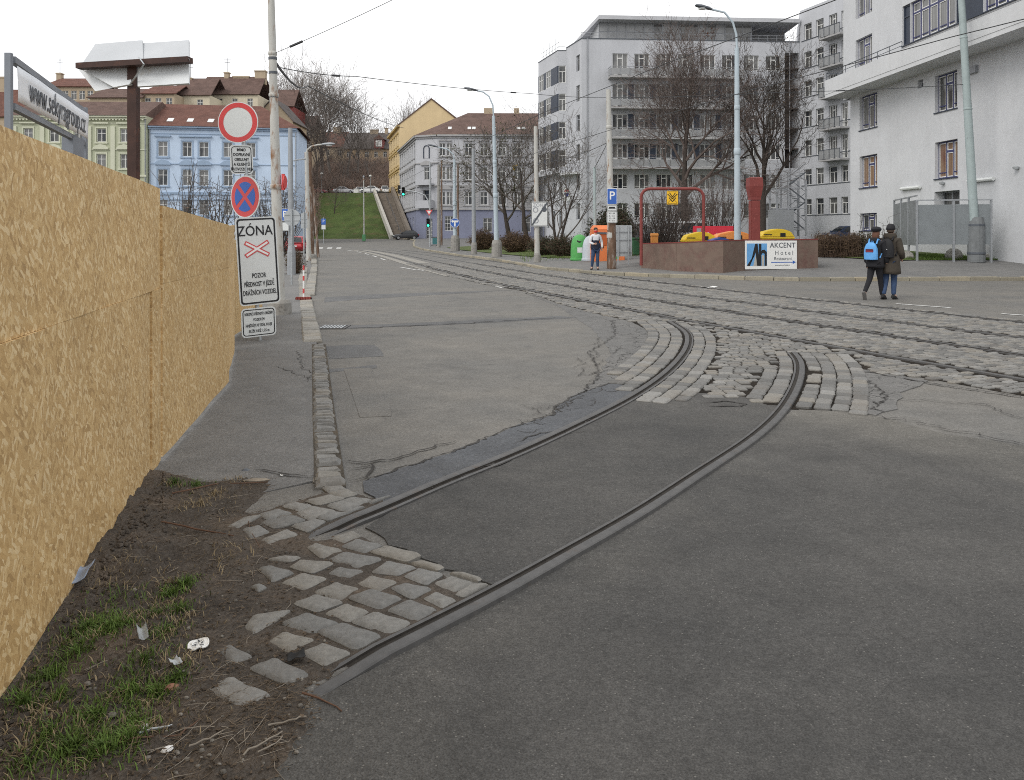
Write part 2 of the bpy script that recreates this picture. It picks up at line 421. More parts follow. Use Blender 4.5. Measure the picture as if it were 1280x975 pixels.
M['sign_blue'] = mk('sign_blue', (.028,.115,.44), .4, .08, 4, .03, spec=.5)
M['sign_yellow'] = mk('sign_yellow', (.80,.47,.025), .45, .06, 4, .03)
M['ink'] = mk('sign_black', (.02,.02,.022), .5, .1, 4, 0)
M['ink_grey'] = mk('sign_dark_grey', (.09,.10,.115), .5, .1, 4, 0)
M['paper'] = mk('white_enamel', (.80,.80,.78), .45, .04, 4, 0)
M['board_dimmed'] = mk('dimmed_white_board', (.44,.455,.47), .6, .07, 2, .06)  # darkened copy of board white; light on the upper boards put into the colour
M['brown_steel'] = mk('brown_painted_steel', (.055,.028,.022), .6, .3, 5, .15, 50, col2=(.10,.045,.03), s2=8)
M['board_white'] = mk('weathered_white_board', (.68,.70,.71), .6, .07, 2, .06, col2=(.52,.46,.36), s2=2.2, cut=(.62,.85))
M['banner_grey'] = mk('banner_frame', (.20,.22,.25), .5, .1, 4, .05)
M['banner'] = mk('banner_cloth', (.74,.765,.80), .6, .06, 2, .12, 7, .02)
M['planter'] = mk('red_brown_panel', (.165,.118,.094), .75, .2, 2.5, .15, 30, col2=(.145,.083,.070), s2=1.8, cut=(.46,.66))
M['red_paint'] = mk('faded_red_paint', (.20,.046,.040), .55, .16, 4, .1, 50, col2=(.36,.12,.10), s2=9, cut=(.6,.72))
M['yellow_plastic'] = mk('yellow_plastic', (.66,.46,.018), .42, .1, 4, .03, spec=.45)
M['orange_plastic'] = mk('orange_plastic', (.72,.27,.07), .45, .1, 4, .03, col2=(.60,.24,.08), s2=4)
M['orange_metal'] = mk('orange_paint', (.66,.19,.065), .45, .08, 3, .03)
M['green_plastic'] = mk('green_fibreglass', (.085,.33,.09), .5, .12, 4, .03, col2=(.06,.24,.07), s2=3)
M['grey_plastic'] = mk('pale_grey_fibreglass', (.45,.49,.53), .5, .1, 4, .03)
M['green_dk'] = mk('dark_green_plastic', (.04,.115,.055), .5, .12, 4, .03)
M['red_box'] = mk('red_box_paint', (.56,.035,.06), .45, .1, 4, .03)
M['blue_plastic'] = mk('blue_plastic', (.03,.07,.25), .45, .1, 4, .03)
M['teal'] = mk('teal_paint', (.05,.16,.17), .5, .1, 4, .03)
M['rubber'] = mk('black_rubber', (.022,.022,.022), .8, .2, 6, .1)
M['rubber_red'] = mk('red_rubber', (.22,.05,.04), .8, .2, 6, .1)
M['chrome'] = mk('wheel_rim', (.42,.43,.44), .3, .05, 6, 0, metal=.8)
M['wire'] = mk('cable', (.05,.052,.055), .6, .1, 4, 0)
M['bark'] = mk('dark_bark', (.052,.042,.036), .95, .3, 6, .5, 30, .02)
M['bark_far'] = mk('far_bark', (.165,.145,.13), .95, .3, 1, 0)  # lighter bark copy for the hill, fading with distance put into the colour
M['scrub_far'] = mk('far_scrub', (.225,.165,.135), .95, .35, .5, 0)  # twig tone lightened for the far slope, haze painted into the colour
M['bark_grey'] = mk('grey_bark', (.095,.082,.072), .95, .3, 6, .5, 30, .02)
M['twig_red'] = mk('reddish_twigs', (.110,.086,.076), .95, .3, 1.2, 0)
M['twig_brown'] = mk('brown_twigs', (.13,.088,.062), .95, .35, 1.5, 0, isl=.3)
M['leaf_brown'] = mk('withered_leaf', (.125,.082,.042), .9, .3, 2, 0, isl=.5)
M['leaf_dark'] = mk('evergreen_leaf', (.028,.045,.018), .8, .35, 3, 0, isl=.5)
M['leaf_olive'] = mk('olive_leaf', (.07,.075,.03), .85, .3, 2, 0, isl=.5)
M['leaf_red'] = mk('rust_leaf', (.20,.065,.03), .85, .3, 2, 0, isl=.4)
M['leaf_yellow'] = mk('yellow_leaf', (.5,.33,.03), .8, .2, 2, 0, isl=.3)
M['stone'] = mk('pale_rock', (.30,.29,.265), .9, .25, 4, .8, 14, .05)
M['step'] = mk('stair_stone', (.21,.18,.15), .9, .25, 1.2, .4, 20, .02, col2=(.13,.11,.09), s2=1.5)
M['parapet'] = mk('stair_parapet', (.46,.44,.40), .9, .15, 2, .3, 20)
def paint(name, col): return mk('car_paint_'+name, col, .22, .04, 3, 0, spec=.6)
# ================================================================ GROUND
def vnoise(x, y, seed=0):
    """smooth value noise on numpy arrays"""
    xi = np.floor(x).astype(np.int64); yi = np.floor(y).astype(np.int64); fx = x-xi; fy = y-yi
    fx = fx*fx*(3-2*fx); fy = fy*fy*(3-2*fy)
    def h(a, b):
        k = (a*374761393+b*668265263+seed*1274126177) & 0xffffffff
        k = ((k ^ (k >> 13))*1274126177) & 0xffffffff
        return ((k ^ (k >> 16)) & 0xffff)/65535.0
    return (h(xi, yi)*(1-fx)+h(xi+1, yi)*fx)*(1-fy)+(h(xi, yi+1)*(1-fx)+h(xi+1, yi+1)*fx)*fy
def fbm(x, y, seed=0, oct=4):
    s = 0; a = .5
    for i in range(oct): s = s+a*vnoise(x*2**i, y*2**i, seed+i); a *= .5
    return s

def sheet(name, poly, dz, mat, xs, ys, hfn=gh, attr=None):
    bm = bmesh.new(); bm.faces.new([bm.verts.new((x, y, 0)) for x, y in poly])
    for v in xs: bmesh.ops.bisect_plane(bm, geom=bm.verts[:]+bm.edges[:]+bm.faces[:], plane_co=(v,0,0), plane_no=(1,0,0))
    for v in ys: bmesh.ops.bisect_plane(bm, geom=bm.verts[:]+bm.edges[:]+bm.faces[:], plane_co=(0,v,0), plane_no=(0,1,0))
    bmesh.ops.recalc_face_normals(bm, faces=bm.faces)
    for f in bm.faces:
        if f.normal.z < 0: f.normal_flip()
    for v in bm.verts: v.co.z = hfn(v.co.x, v.co.y)+dz
    me = bpy.data.meshes.new(name); bm.to_mesh(me); bm.free(); me.materials.append(mat)
    if attr:
        a = me.attributes.new('wear', 'FLOAT', 'POINT'); a.data.foreach_set('value', [attr(v.co.x, v.co.y) for v in me.vertices])
    o = bpy.data.objects.new(name, me); C.objects.link(o)
    if name in ('footway','asphalt_patch','cracked_asphalt','asphalt_seam','dust_patch','pavement'): q = o.modifiers.new('thickness','SOLIDIFY'); q.thickness = .03 if name != 'pavement' else .2; q.offset = -1
    return struct(o)
def fr(a, b, s): return [a+s*i for i in range(int((b-a)/s)+1)]
def Gs(*pp): return [G(*p) for p in pp]

GXS = [-900,-500,-300,-150]+fr(-90, 90, 3)+[150,300,500,900]
GYS = [-20,-5,5]+fr(9, 160, 3)+[200,300,500,900,1500]
RXS, RYS = fr(-90, 66, 3), fr(3, 150, 3)
sheet('ground', [(-1500,-60),(1500,-60),(1500,2500),(-1500,2500)], -.30, M['leaf_mulch'], GXS, GYS)
LK = [(-.95,4.9),(-1.27,5.54),(-3.0,12.4),(-5.1,20.0),(-12.65,51),(-22.9,92.4),(-25,96)]       # left kerb
road_poly = [(12,-8),(-6,-8),(-6,5.0),(-1.72,5.18)]+LK[1:]+[(-90,96),(-90,133),(-18.5,133)]+KERB[::-1]+[(70,-8)]
sheet('road', road_poly, 0, M['road'], RXS, RYS)
struct(sheet('footway', [(-2.5,5.2)]+[(-1.7,5.2)]+[(x-.03, y) for x, y in LK[1:]]+[(-90,96),(-90,60),(-60,50),(-12,20),(-5,12),(-3.2,8.4)], .004, M['pave'], fr(-90,0,3), [5.4,5.7]+fr(6,99,3), lambda x, y: gh(x, y)+.016*smooth(5.2,6,y)))
back = []
for (ax, ay), (bx, by) in zip(KERB[:-1], KERB[1:]):
    back.append((ax, ay))
sheet('pavement', KPOLY[:-4]+[(-16.5,133),(-12,140),(70,140),(70,28.2)], .13, M['pave'], RXS, RYS)
# lawns and yard beyond the pavement
YXS, YYS = RXS, RYS
sheet('lawn', [(17.2,36.2),(19,36.6),(30,36.4),(66,36.8),(66,48),(15,48),(15.2,38.4)], .17, M['lawn'], YXS, YYS)
sheet('lawn', [(4.2,44.3),(2.0,48.5),(-1.2,59),(-4.4,72),(-7.2,88),(-5,92),(6,92),(9,60),(7.5,46)], .17, M['lawn'], YXS, YYS)
sheet('lawn', [(24,70),(30,69),(33.5,78),(31.5,85.5),(10,84.5),(10,76)], .17, M['lawn'], YXS, YYS)
sheet('yard', [(8,49),(15,48.02),(40,48.02),(42,69),(30,68.9),(24,69.9),(10,75.9),(9,60)], .15, M['dust'], YXS, YYS)

# bank, hill road, hillside
def bankh(x, y):
    t = smooth(131, 160, y); lin = min(1, max(0, (y-132)/26.5))
    base = .8+9.0*(.35*t+.65*lin)
    if y > 170: base += 9.5*smooth(168, 226, y)+ (y-170)*.02
    return base+.25*math.sin(x*.35)*math.sin(y*.21)*smooth(132,140,y)*(1-smooth(155,158,y)+smooth(170,180,y))
bx = fr(-160, 100, 4); by = [131,132,134,137,140,143,146,149,152,155,157,158.5,160,165,170]+fr(175,420,8)
sheet('grass_bank', [(-140,131),(-18.6,131),(-18.6-.267*27.5,158.5),(-140,158.5)], .06, M['bank'], bx, by, bankh)
sheet('hill_road', [(-140,158.5),(-14,158.5),(-14,170),(-140,170)], .05, M['road'], bx, by, bankh)
sheet('hillside', [(-300,170),(200,170),(200,420),(-300,420)], .04, M['brush_soil'], bx, by, bankh)

# ---------------------------------------------------------------- asphalt layers
def jag(pl, amp, step, seed):
    out = []
    rr = random.Random(seed)
    for (ax, ay), (bx_, by_) in zip(pl[:-1], pl[1:]):
        L = math.hypot(bx_-ax, by_-ay); n = max(1, int(L/step))
        for i in range(n):
            t = i/n; k = amp if i or True else 0
            out.append((ax+(bx_-ax)*t+rr.uniform(-k, k), ay+(by_-ay)*t+rr.uniform(-k, k)))
    return out+[pl[-1]]
def m_dark_worn():
    m = m_asphalt('worn_dark_asphalt', .074, .06, 1.0, .24); t = m.node_tree
    b = t.nodes['Principled BSDF']; src = b.inputs['Base Color'].links[0].from_socket
    at = t.nodes.new('ShaderNodeAttribute'); at.attribute_name = 'wear'
    nz = t.nodes.new('ShaderNodeTexNoise'); nz.inputs['Scale'].default_value = 1.4; nz.inputs['Detail'].default_value = 8; nz.inputs['Roughness'].default_value = .65
    tc = t.nodes.new('ShaderNodeTexCoord'); t.links.new(tc.outputs['Object'], nz.inputs['Vector'])
    ad = t.nodes.new('ShaderNodeMath'); ad.operation = 'ADD'; t.links.new(at.outputs['Fac'], ad.inputs[0])
    su = t.nodes.new('ShaderNodeMath'); su.operation = 'MULTIPLY_ADD'; su.inputs[1].default_value = .7; su.inputs[2].default_value = -.36
    t.links.new(nz.outputs['Fac'], su.inputs[0]); t.links.new(su.outputs[0], ad.inputs[1]); ad.use_clamp = True
    mul = t.nodes.new('ShaderNodeMix'); mul.data_type = 'RGBA'; mul.blend_type = 'MULTIPLY'; mul.inputs[0].default_value = 1; mul.inputs[7].default_value = (1.95, 1.9, 1.78, 1)
    mul.clamp_result = False
    t.links.new(src, mul.inputs[6])
    mx = t.nodes.new('ShaderNodeMix'); mx.data_type = 'RGBA'; t.links.new(ad.outputs[0], mx.inputs[0]); t.links.new(src, mx.inputs[6]); t.links.new(mul.outputs[2], mx.inputs[7])
    t.links.new(mx.outputs[2], b.inputs['Base Color']); return m
M['worn'] = m_dark_worn()

# rails first: their paths shape everything round them
def cr_path(pts, step=.05, it=3):
    P_ = [Vector((x, y, 0)) for x, y in pts]; P_ = [P_[0]*2-P_[1]]+P_+[P_[-1]*2-P_[-2]]
    out = []
    for i in range(1, len(P_)-2):
        a, b, c, d = P_[i-1:i+3]; n = max(2, int((c-b).length/step))
        for k in range(n):
            t = k/n; out.append(.5*((2*b)+(c-a)*t+(2*a-5*b+4*c-d)*t*t+(3*b-a-3*c+d)*t**3))
    out.append(P_[-2])
    for _ in range(it*8): out = [out[0]]+[(out[i-1]+out[i]*2+out[i+1])/4 for i in range(1, len(out)-1)]+[out[-1]]
    return out
R1 = cr_path(Gs((372,676),(410,665),(455,648),(500,628),(560,602),(640,570),(720,533),(785,500),(827,472),(851,448),(860,430),(857,416),(838,403)), .06)
R2 = cr_path(Gs((372,874),(430,846),(500,809),(580,769),(640,737),(720,691),(800,645),(880,592),(940,552),(975,520),(994,490),(1001,466),(999,452),(991,442)), .06)
def polyfit_path(pp, y0, y1, step, deg=3):
    g = np.array(Gs(*pp)); c = np.polyfit(g[:,1], g[:,0], deg)
    n = int((y1-y0)/step); return [Vector((float(np.polyval(c, y)), y, 0)) for y in np.linspace(y0, y1, n)], c
pD = [(453.8,313.7),(500.6,324),(560,342),(641,359),(700,371.7),(813,392),(881,403.4),(953.7,416),(1062,439.7),(1153,455.5),(1280,477),(1330,486)]
pB = [(485,313),(547.5,322.5),(610,331),(672.5,342),(745,357),(881,372.6),(1017,388.5),(1135,404.3),(1280,423.8),(1330,430.5)]
RD, cD = polyfit_path(pD, 7.5, 84, .5); RB, cB = polyfit_path(pB, 9.5, 84, .5)
def fD(y): return float(np.polyval(cD, y))
def fB(y): return float(np.polyval(cB, y))
RC = [Vector((fD(y)+.50*(fB(y)-fD(y)), y, 0)) for y in np.linspace(8.5, 84, 150)]
RA = [Vector((fB(y)+2.35-.012*(y-15), y, 0)) for y in np.linspace(11.5, 84, 150)]
def fA(y): return fB(y)+2.35-.012*(y-15)
def sweep(mb, path, prof, mats, zf=gh):
    n = len(prof); rings = []
    for i, p in enumerate(path):
        d = (path[min(i+1, len(path)-1)]-path[max(i-1, 0)]).normalized(); r = Vector((d.y, -d.x, 0)); z = zf(p.x, p.y)-.035*max(0,min(1,(.35-i*.06)/.35)) if len(path) > 60 and path[0].y < 6 else zf(p.x, p.y)
        rings.append([Vector((p.x+r.x*u, p.y+r.y*u, z+w)) for u, w in prof])
    o = len(mb.v); mb.v += [tuple(q) for g in rings for q in g]
    for i in range(len(path)-1):
        for k in range(n-1):
            mb.f.append((o+i*n+k, o+i*n+k+1, o+(i+1)*n+k+1, o+(i+1)*n+k)); mb.m.append(mats[k])
    return mb
prof_r = [(-.082,-.02),(-.079,.019),(-.056,.021),(-.053,.0125),(-.020,.0125),(-.016,.026),(-.006,.030),(.040,.030),(.049,.026),(.058,-.02)]
mats_r = [0,0,1,1,1,0,0,0,0]
prof_l = [(-u, w) for u, w in prof_r[::-1]]; mats_l = mats_r[::-1]
def rail(path, right, label):
    b = MB(); sweep(b, path, prof_r if right else prof_l, mats_r if right else mats_l)
    o = b.build('tram_rail', [M['rail'], M['groove']], smooth=False); tag(o, label, 'tram rail', 'tram rails set in the paving')
rail(R1, False, 'upper of the two curved rails, ending at the cobbles left of the other')
rail(R2, True, 'thick curved rail nearest the viewer, bordered by dark asphalt and big stones')
thin = lambda k: None
for pth, rt, lb in ((RD, False, 'nearest of the long straight tram rails on the cobbled bed'), (RC, True, 'second long tram rail from the near edge of the cobbled bed'),
                    (RB, False, 'third long tram rail, beyond the middle of the cobbled bed'), (RA, True, 'farthest long tram rail, beside the asphalt lane the couple walk on')):
    rail(pth, rt, lb)

# dark repaired asphalt
def off(path, d): 
    o = []
    for i, p in enumerate(path):
        t = (path[min(i+1, len(path)-1)]-path[max(i-1, 0)]).normalized(); o.append((p.x+t.y*d, p.y-t.x*d))
    return o
r2r = off(R2, .05)[::6]; r1r = off(R1, .05)[::6]; r2l = off(R2, -.05)[::6]; r1l = off(R1, -.06)[::6]
def upto(pl, y, lo=-9): return [p for p in pl if lo < p[1] < y]
bnd = jag(Gs((1003,513),(1068,516),(1110,524),(1180,542),(1290,562),(1500,610)), .05, .25, 3)
def wear_main(x, y):
    w = 1.15*(1-smooth(.0, 1.5, pldist(x, y, bnd))); w = max(w, .62*smooth(5.0, 7.9, y-.12*abs(x-2)))          # fades into the old asphalt further up
    w = max(w, .5*(1-smooth(.15, .75, abs(x+.62)+.4*max(0, y-3.0))))
    w = max(w, .35*(1-smooth(.1, .4, abs(pldist(x, y, r2r)-.16))))
    return w*.85-.14
sheet('asphalt_patch', [(12,-8),(-1.3,-8),(-1.3,1.8),G(330,975),G(368,930),G(378,886)]+upto(r2r, 7.75, 2.95)+bnd, .008, M['worn'], fr(-1,12,.35), fr(-2,12,.35), attr=wear_main)
midp = upto(r1r, 8.3, 4.9)
sheet('asphalt_patch', jag(Gs((455,662),(490,683),(560,712),(632,738)), .02, .08, 5)+upto(r2l, 7.95, 3.9)+jag(Gs((962,508),(930,497),(880,492),(826,497)), .02, .1, 8)+midp[::-1], .0095, M['worn'], fr(-2,5,.35), fr(3,9,.35),
      attr=lambda x, y: .12*smooth(5, 8, y)-.02)
lb = upto(r1l, 8.4, 4.95)
sheet('asphalt_patch', lb+jag(Gs((800,496),(770,478),(742,487),(715,497),(695,510),(690,520),(650,532),(600,552),(560,568),(500,588),(452,604),(458,616),(474,632)), .015, .12, 4), .011, M['road_blue'], fr(-2,5,.5), fr(4,9,.5))
# alligator cracked strips beside the sett apron
sheet('cracked_asphalt', jag(Gs((695,512),(720,492),(745,478),(764,440),(740,410),(720,398),(700,384),(655,366),(690,378),(745,392),(788,402),(812,414),(808,432),(792,456),(772,478),(745,486)), .03, .2, 12), .004, M['road_crk'], fr(-2,6,.5), fr(6,26,.5))
sheet('cracked_asphalt', jag(Gs((1066,515),(1064,468),(1075,462),(1160,476),(1130,492),(1120,512),(1095,520)), .05, .2, 13), .010, M['road_crk'], fr(2,8,.5), fr(6,12,.5))
sheet('asphalt_seam', jag(Gs((425,411.5),(560,406),(720,397.5),(700,395),(560,402),(427,407.5)), .03, .4, 21), .004, M['seam'], fr(-4,3,1), fr(12,18,1))
sheet('asphalt_seam', jag(Gs((405,433),(470,431),(478,446),(412,449)), .04, .3, 22), .004, M['seam'], fr(-4,3,1), fr(9,18,1))
sheet('asphalt_seam', jag(Gs((408,462),(470,456),(471,460),(408,466)), .03, .3, 23), .004, M['seam'], fr(-4,3,1), fr(9,18,1))
sheet('asphalt_seam', jag(Gs((405,372),(470,368),(640,363),(470,373),(405,378)), .05, .4, 24), .004, M['seam'], fr(-6,3,1), fr(15,30,1))
sheet('dust_patch', jag(Gs((430,462),(462,460),(492,520),(450,522)), .03, .2, 25), .005, M['road'], fr(-4,3,1), fr(5,18,1))

crk = MB()
def crack(pp, w, jit, seed, step=.05, z=.014, px=True):
    pl = Gs(*pp) if px else pp
    rr = random.Random(seed); pts = []
    for (ax, ay), (bx_, by_) in zip(pl[:-1], pl[1:]):
        L = math.hypot(bx_-ax, by_-ay); n = max(1, int(L/step))
        for i in range(n): pts.append((ax+(bx_-ax)*i/n+rr.gauss(0, jit), ay+(by_-ay)*i/n+rr.gauss(0, jit)))
    pts.append(pl[-1]); vs = []; fs = []
    for i, (x, y) in enumerate(pts):
        a = pts[max(0, i-1)]; b = pts[min(len(pts)-1, i+1)]; dx, dy = b[0]-a[0], b[1]-a[1]; L = math.hypot(dx, dy) or 1
        e = min(1, min(i, len(pts)-1-i)/4+.15); h = w*e*rr.uniform(.25, 1.1)/2
        vs += [(x-dy/L*h, y+dx/L*h, z+gh(x, y)), (x+dy/L*h, y-dx/L*h, z+gh(x, y))]
    for i in range(len(pts)-1): fs.append((2*i, 2*i+1, 2*i+3, 2*i+2))
    crk.add(vs, fs)
crack([(452,604),(500,588),(560,568),(600,552),(650,532),(690,520),(695,510),(715,497),(742,487),(770,478)], .03, .016, 1)
crack([(425,577),(460,580),(505,572),(545,560),(570,552)], .025, .014, 2)
crack([(432,590),(465,583),(462,598),(436,603)], .022, .012, 3)
crack([(690,520),(720,500),(750,470),(735,440),(770,420),(765,400)], .02, .03, 4)
crack([(536,614),(548,602),(575,594),(612,583),(632,570),(668,554)], .045, .014, 5, z=.017)
crack([(560,606),(600,592),(640,576)], .03, .012, 6, z=.017)
crack([(720,538),(760,512),(796,492)], .03, .012, 7, z=.017)
crack([(875,506),(905,503),(935,507),(925,510),(880,509)], .035, .01, 8, z=.017)
crack([(1066,470),(1090,478),(1110,500),(1088,512),(1120,518)], .025, .03, 9, z=.017)
crack([(1120,500),(1160,502),(1235,507),(1262,520),(1290,527)], .02, .02, 10, z=.017)
crack([(1080,520),(1140,528),(1210,543),(1300,562)], .022, .03, 11, z=.017)
crack([(1060,462),(1130,475),(1200,486),(1290,500)], .04, .02, 12, z=.017)
crack([(810,634),(822,628),(836,624)], .05, .01, 13, z=.017)
crack([(640,558),(670,545),(700,540)], .018, .012, 14, z=.017)
crack([(427,411),(560,405.5),(720,396.5)], .05, .03, 15, .15)
crack([(398,392),(430,390),(500,388)], .03, .03, 16, .15)
crack([(345,460),(372,470),(392,478)], .015, .02, 17, z=.026)
crack([(372,440),(378,462),(390,468),(385,480)], .012, .02, 18, z=.026)
crack([(320,590),(360,598),(395,600)], .03, .015, 19, z=.026)
for s in range(26):   # short cracks round the broken asphalt edge
    x = random.uniform(640, 775); y = random.uniform(428, 512) if x > 700 else random.uniform(505, 545)
    a = random.uniform(-1, 1); crack([(x, y), (x+18*math.cos(a), y-9*math.sin(a)), (x+34*math.cos(a+.5), y-14*math.sin(a+.6))], .014, .02, 40+s, z=.0125)
co = crk.build('road_cracks', M['crack'], fixn=False); struct(co)

# ---------------------------------------------------------------- kerbs
def stones_along(path, w0, w1, z0, z1, lmin, lmax, name, mat, gap=.012, seed=1, tilt=.004, zf=gh, jit=.01):
    rr = random.Random(seed); b = MB(); acc = 0; seg = 0
    P_ = [Vector((x, y, 0)) for x, y in path]; cum = [0]
    for a, c in zip(P_[:-1], P_[1:]): cum.append(cum[-1]+(c-a).length)
    def at(s):
        for i in range(len(cum)-1):
            if s <= cum[i+1] or i == len(cum)-2:
                t = (s-cum[i])/(cum[i+1]-cum[i]); d = (P_[i+1]-P_[i]).normalized(); return P_[i]+(P_[i+1]-P_[i])*t, d
    s = 0
    while s < cum[-1]-lmin:
        L = rr.uniform(lmin, lmax); a, da = at(s+gap); c, dc = at(min(cum[-1], s+L-gap)); na = Vector((da.y, -da.x, 0)); nc = Vector((dc.y, -dc.x, 0))
        j = lambda: rr.uniform(-jit, jit)
        q = [a+na*(w0+j()), a+na*(w1+j()), c+nc*(w1+j()), c+nc*(w0+j())]; dz = rr.uniform(-tilt, tilt); ch = min(.03, (w1-w0)*.15)
        cen = sum(q, Vector())/4; top = [p+(cen-p).normalized()*ch*1.4 for p in q]
        zs = [zf(p.x, p.y) for p in q]
        vs = [(p.x, p.y, z+z0) for p, z in zip(q, zs)]+[(p.x, p.y, z+z1-ch+dz) for p, z in zip(q, zs)]+[(p.x, p.y, z+z1+dz+rr.uniform(-tilt, tilt)) for p, z in zip(top, zs)]
        b.add(vs, [(0,1,5,4),(1,2,6,5),(2,3,7,6),(3,0,4,7),(4,5,9,8),(5,6,10,9),(6,7,11,10),(7,4,8,11),(8,9,10,11)])
        s += L
    return struct(b.build(name, mat))
kr = [p for p in KERB][::-1]
stones_along(kr[:-1], -.02, .20, -.05, .145, .85, 1.15, 'kerb', M['kerb_warm'], seed=3, tilt=.012, jit=.015)
# left kerb: a row of old setts, then broad flat stones, then a raised far kerb
def setline(px, sz):
    pass
lk1 = [G(412,612), G(404,520), G(398,432)]
stones_along(lk1, -.10, .10, -.02, .040, .11, .17, 'kerb', M['sett_big'], gap=.009, seed=5, tilt=.008, jit=.012)
stones_along([G(390,429), G(383,384), G(378,352)], -.14, .16, -.02, .05, .3, .55, 'kerb', M['kerb'], gap=.01, seed=6, tilt=.008)
stones_along([G(378,352), G(381,335)], -.15, .15, -.02, .06, .5, .9, 'kerb', M['kerb'], gap=.01, seed=7, tilt=.01)
stones_along([(-5.55,21.9), (-10.75,43.6)], -.15, .15, -.02, .07, .6, 1.0, 'kerb', M['kerb'], gap=.01, seed=9, tilt=.01)
stones_along([(-10.9,44), (-22.6,91.5), (-24.5,95)], -.16, .16, -.02, .12, .9, 1.2, 'kerb', M['kerb'], gap=.01, seed=8, tilt=.01)

# ---------------------------------------------------------------- setts
def stone(b, q, z0, z1, rr, n=2, ch=.010, rnd=.13, dome=.0, zb=0.0):
    """one worn stone from a quad (list of 4 xy): rounded outline, chamfer, slightly domed top"""
    q = [Vector((x, y, 0)) for x, y in q]; cen = sum(q, Vector())/4; out = []
    for i in range(4):
        a, c = q[i], q[(i+1) % 4]
        for k in range(n):
            t = rnd+(1-2*rnd)*k/(n-1) if n > 1 else .5
            p = a+(c-a)*t; nn = (p-cen).normalized(); out.append(p+nn*rr.uniform(-.05, .05)*(p-cen).length*.6)
    m = len(out); tz = (rr.uniform(-1, 1)*.018, rr.uniform(-1, 1)*.018)
    def zz(p, z): return zb+z+(p.x-cen.x)*tz[0]+(p.y-cen.y)*tz[1]
    r0 = [(p.x, p.y, zb+z0) for p in out]; r1 = [(p.x, p.y, zz(p, z1-ch)) for p in out]
    t2 = [p+(cen-p).normalized()*min(ch*1.5, .3*(cen-p).length) for p in out]; r2 = [(p.x, p.y, zz(p, z1)) for p in t2]
    vs = r0+r1+r2; fs = []
    for r in range(2):
        for k in range(m): k2 = (k+1) % m; fs.append((r*m+k, r*m+k2, (r+1)*m+k2, (r+1)*m+k))
    if dome:
        t3 = [p+(cen-p)*.5 for p in t2]; vs += [(p.x, p.y, zz(p, z1+dome*.75)) for p in t3]; vs.append((cen.x, cen.y, zb+z1+dome))
        for k in range(m): k2 = (k+1) % m; fs.append((2*m+k, 2*m+k2, 3*m+k2, 3*m+k)); fs.append((3*m+k, 3*m+k2, 4*m))
    else: fs.append(tuple(2*m+k for k in range(m)))
    b.add(vs, fs)
OX, OY, RES = -14.0, 6.5, .03
occ = np.zeros((int(30/RES), int(46/RES)), bool)
def oi(x, y): return int((x-OX)/RES), int((y-OY)/RES)
def mark(q, grow=0):
    xs = [p[0] for p in q]; ys = [p[1] for p in q]
    a, c = oi(min(xs), min(ys)), oi(max(xs), max(ys))
    for i in range(max(0, a[0]), min(occ.shape[0], c[0]+1)):
        for j in range(max(0, a[1]), min(occ.shape[1], c[1]+1)):
            if inpoly(OX+(i+.5)*RES, OY+(j+.5)*RES, q): occ[i, j] = True
def free(q, sh=.74):
    cx = sum(p[0] for p in q)/4; cy = sum(p[1] for p in q)/4
    for k in range(4):
        a, c = q[k], q[(k+1) % 4]
        for t in (0, .33, .67):
            x = cx+(a[0]+(c[0]-a[0])*t-cx)*sh; y = cy+(a[1]+(c[1]-a[1])*t-cy)*sh; i, j = oi(x, y)
            if not (0 <= i < occ.shape[0] and 0 <= j < occ.shape[1]) or occ[i, j]: return False
    i, j = oi(cx, cy); return not occ[i, j]
for pth in (R1, R2, RA, RB, RC, RD):
    for k in range(len(pth)-1):
        p, q = pth[k], pth[k+1]; L = (q-p).length; t = (q-p)/max(L, 1e-6); n_ = max(1, int(L/.02))
        for s in range(n_):
            c = p+(q-p)*s/n_
            for u in np.arange(-.07, .071, .02) if pth is R1 or pth is R2 else np.arange(-.10, .101, .02):
                i, j = oi(c.x+t.y*u, c.y-t.x*u)
                if 0 <= i < occ.shape[0] and 0 <= j < occ.shape[1]: occ[i, j] = True
sb = MB(); rs = random.Random(11)
def arc(path):
    cum = [0]
    for a, c in zip(path[:-1], path[1:]): cum.append(cum[-1]+(c-a).length)
    return cum
def at_s(path, cum, s):
    i = int(np.searchsorted(cum, s))-1; i = max(0, min(len(path)-2, i)); t = (s-cum[i])/max(1e-6, cum[i+1]-cum[i])
    d = (path[min(i+2, len(path)-1)]-path[max(i-1, 0)]).normalized(); return path[i]+(path[i+1]-path[i])*t, Vector((d.y, -d.x, 0))
def band(path, u0, u1, ya, yb, lmin=.16, lmax=.26, g=.006):
    cum = arc(path); s = 0
    while s < cum[-1]-.05:
        L = rs.uniform(lmin, lmax); p, n1 = at_s(path, cum, s); p2, n2 = at_s(path, cum, min(cum[-1], s+L))
        if ya < p.y < yb:
            j = lambda: rs.uniform(-.008, .008)
            q = [p+n1*(u0+g), p+n1*(u1-g), p2+n2*(u1-g), p2+n2*(u0+g)]; dd = (p2-p).normalized()*g
            q = [q[0]+dd, q[1]+dd, q[2]-dd, q[3]-dd]; q = [(v.x+j(), v.y+j()) for v in q]
            if free(q): stone(sb, q, -.01, .028+rs.uniform(-.003, .003), rs, 3, .010); mark(q)
        s += L
r1s, r2s = R1, R2
for k in range(3): band(R1, -.085-.19*(k+1), -.085-.19*k, (8.35,8.75,9.2)[k], 15.6)
band(R1, .085, .26, 8.0, 15.5); band(R1, .26, .43, 8.1, 14.5)
band(R2, -.26, -.085, 7.95, 11.6); band(R2, -.43, -.26, 8.0, 9.6); band(R1, .43, .58, 8.15, 9.6)
for k in range(4): band(R2, .075+.165*k, .075+.165*(k+1), 7.7, 11.3, .17, .28)
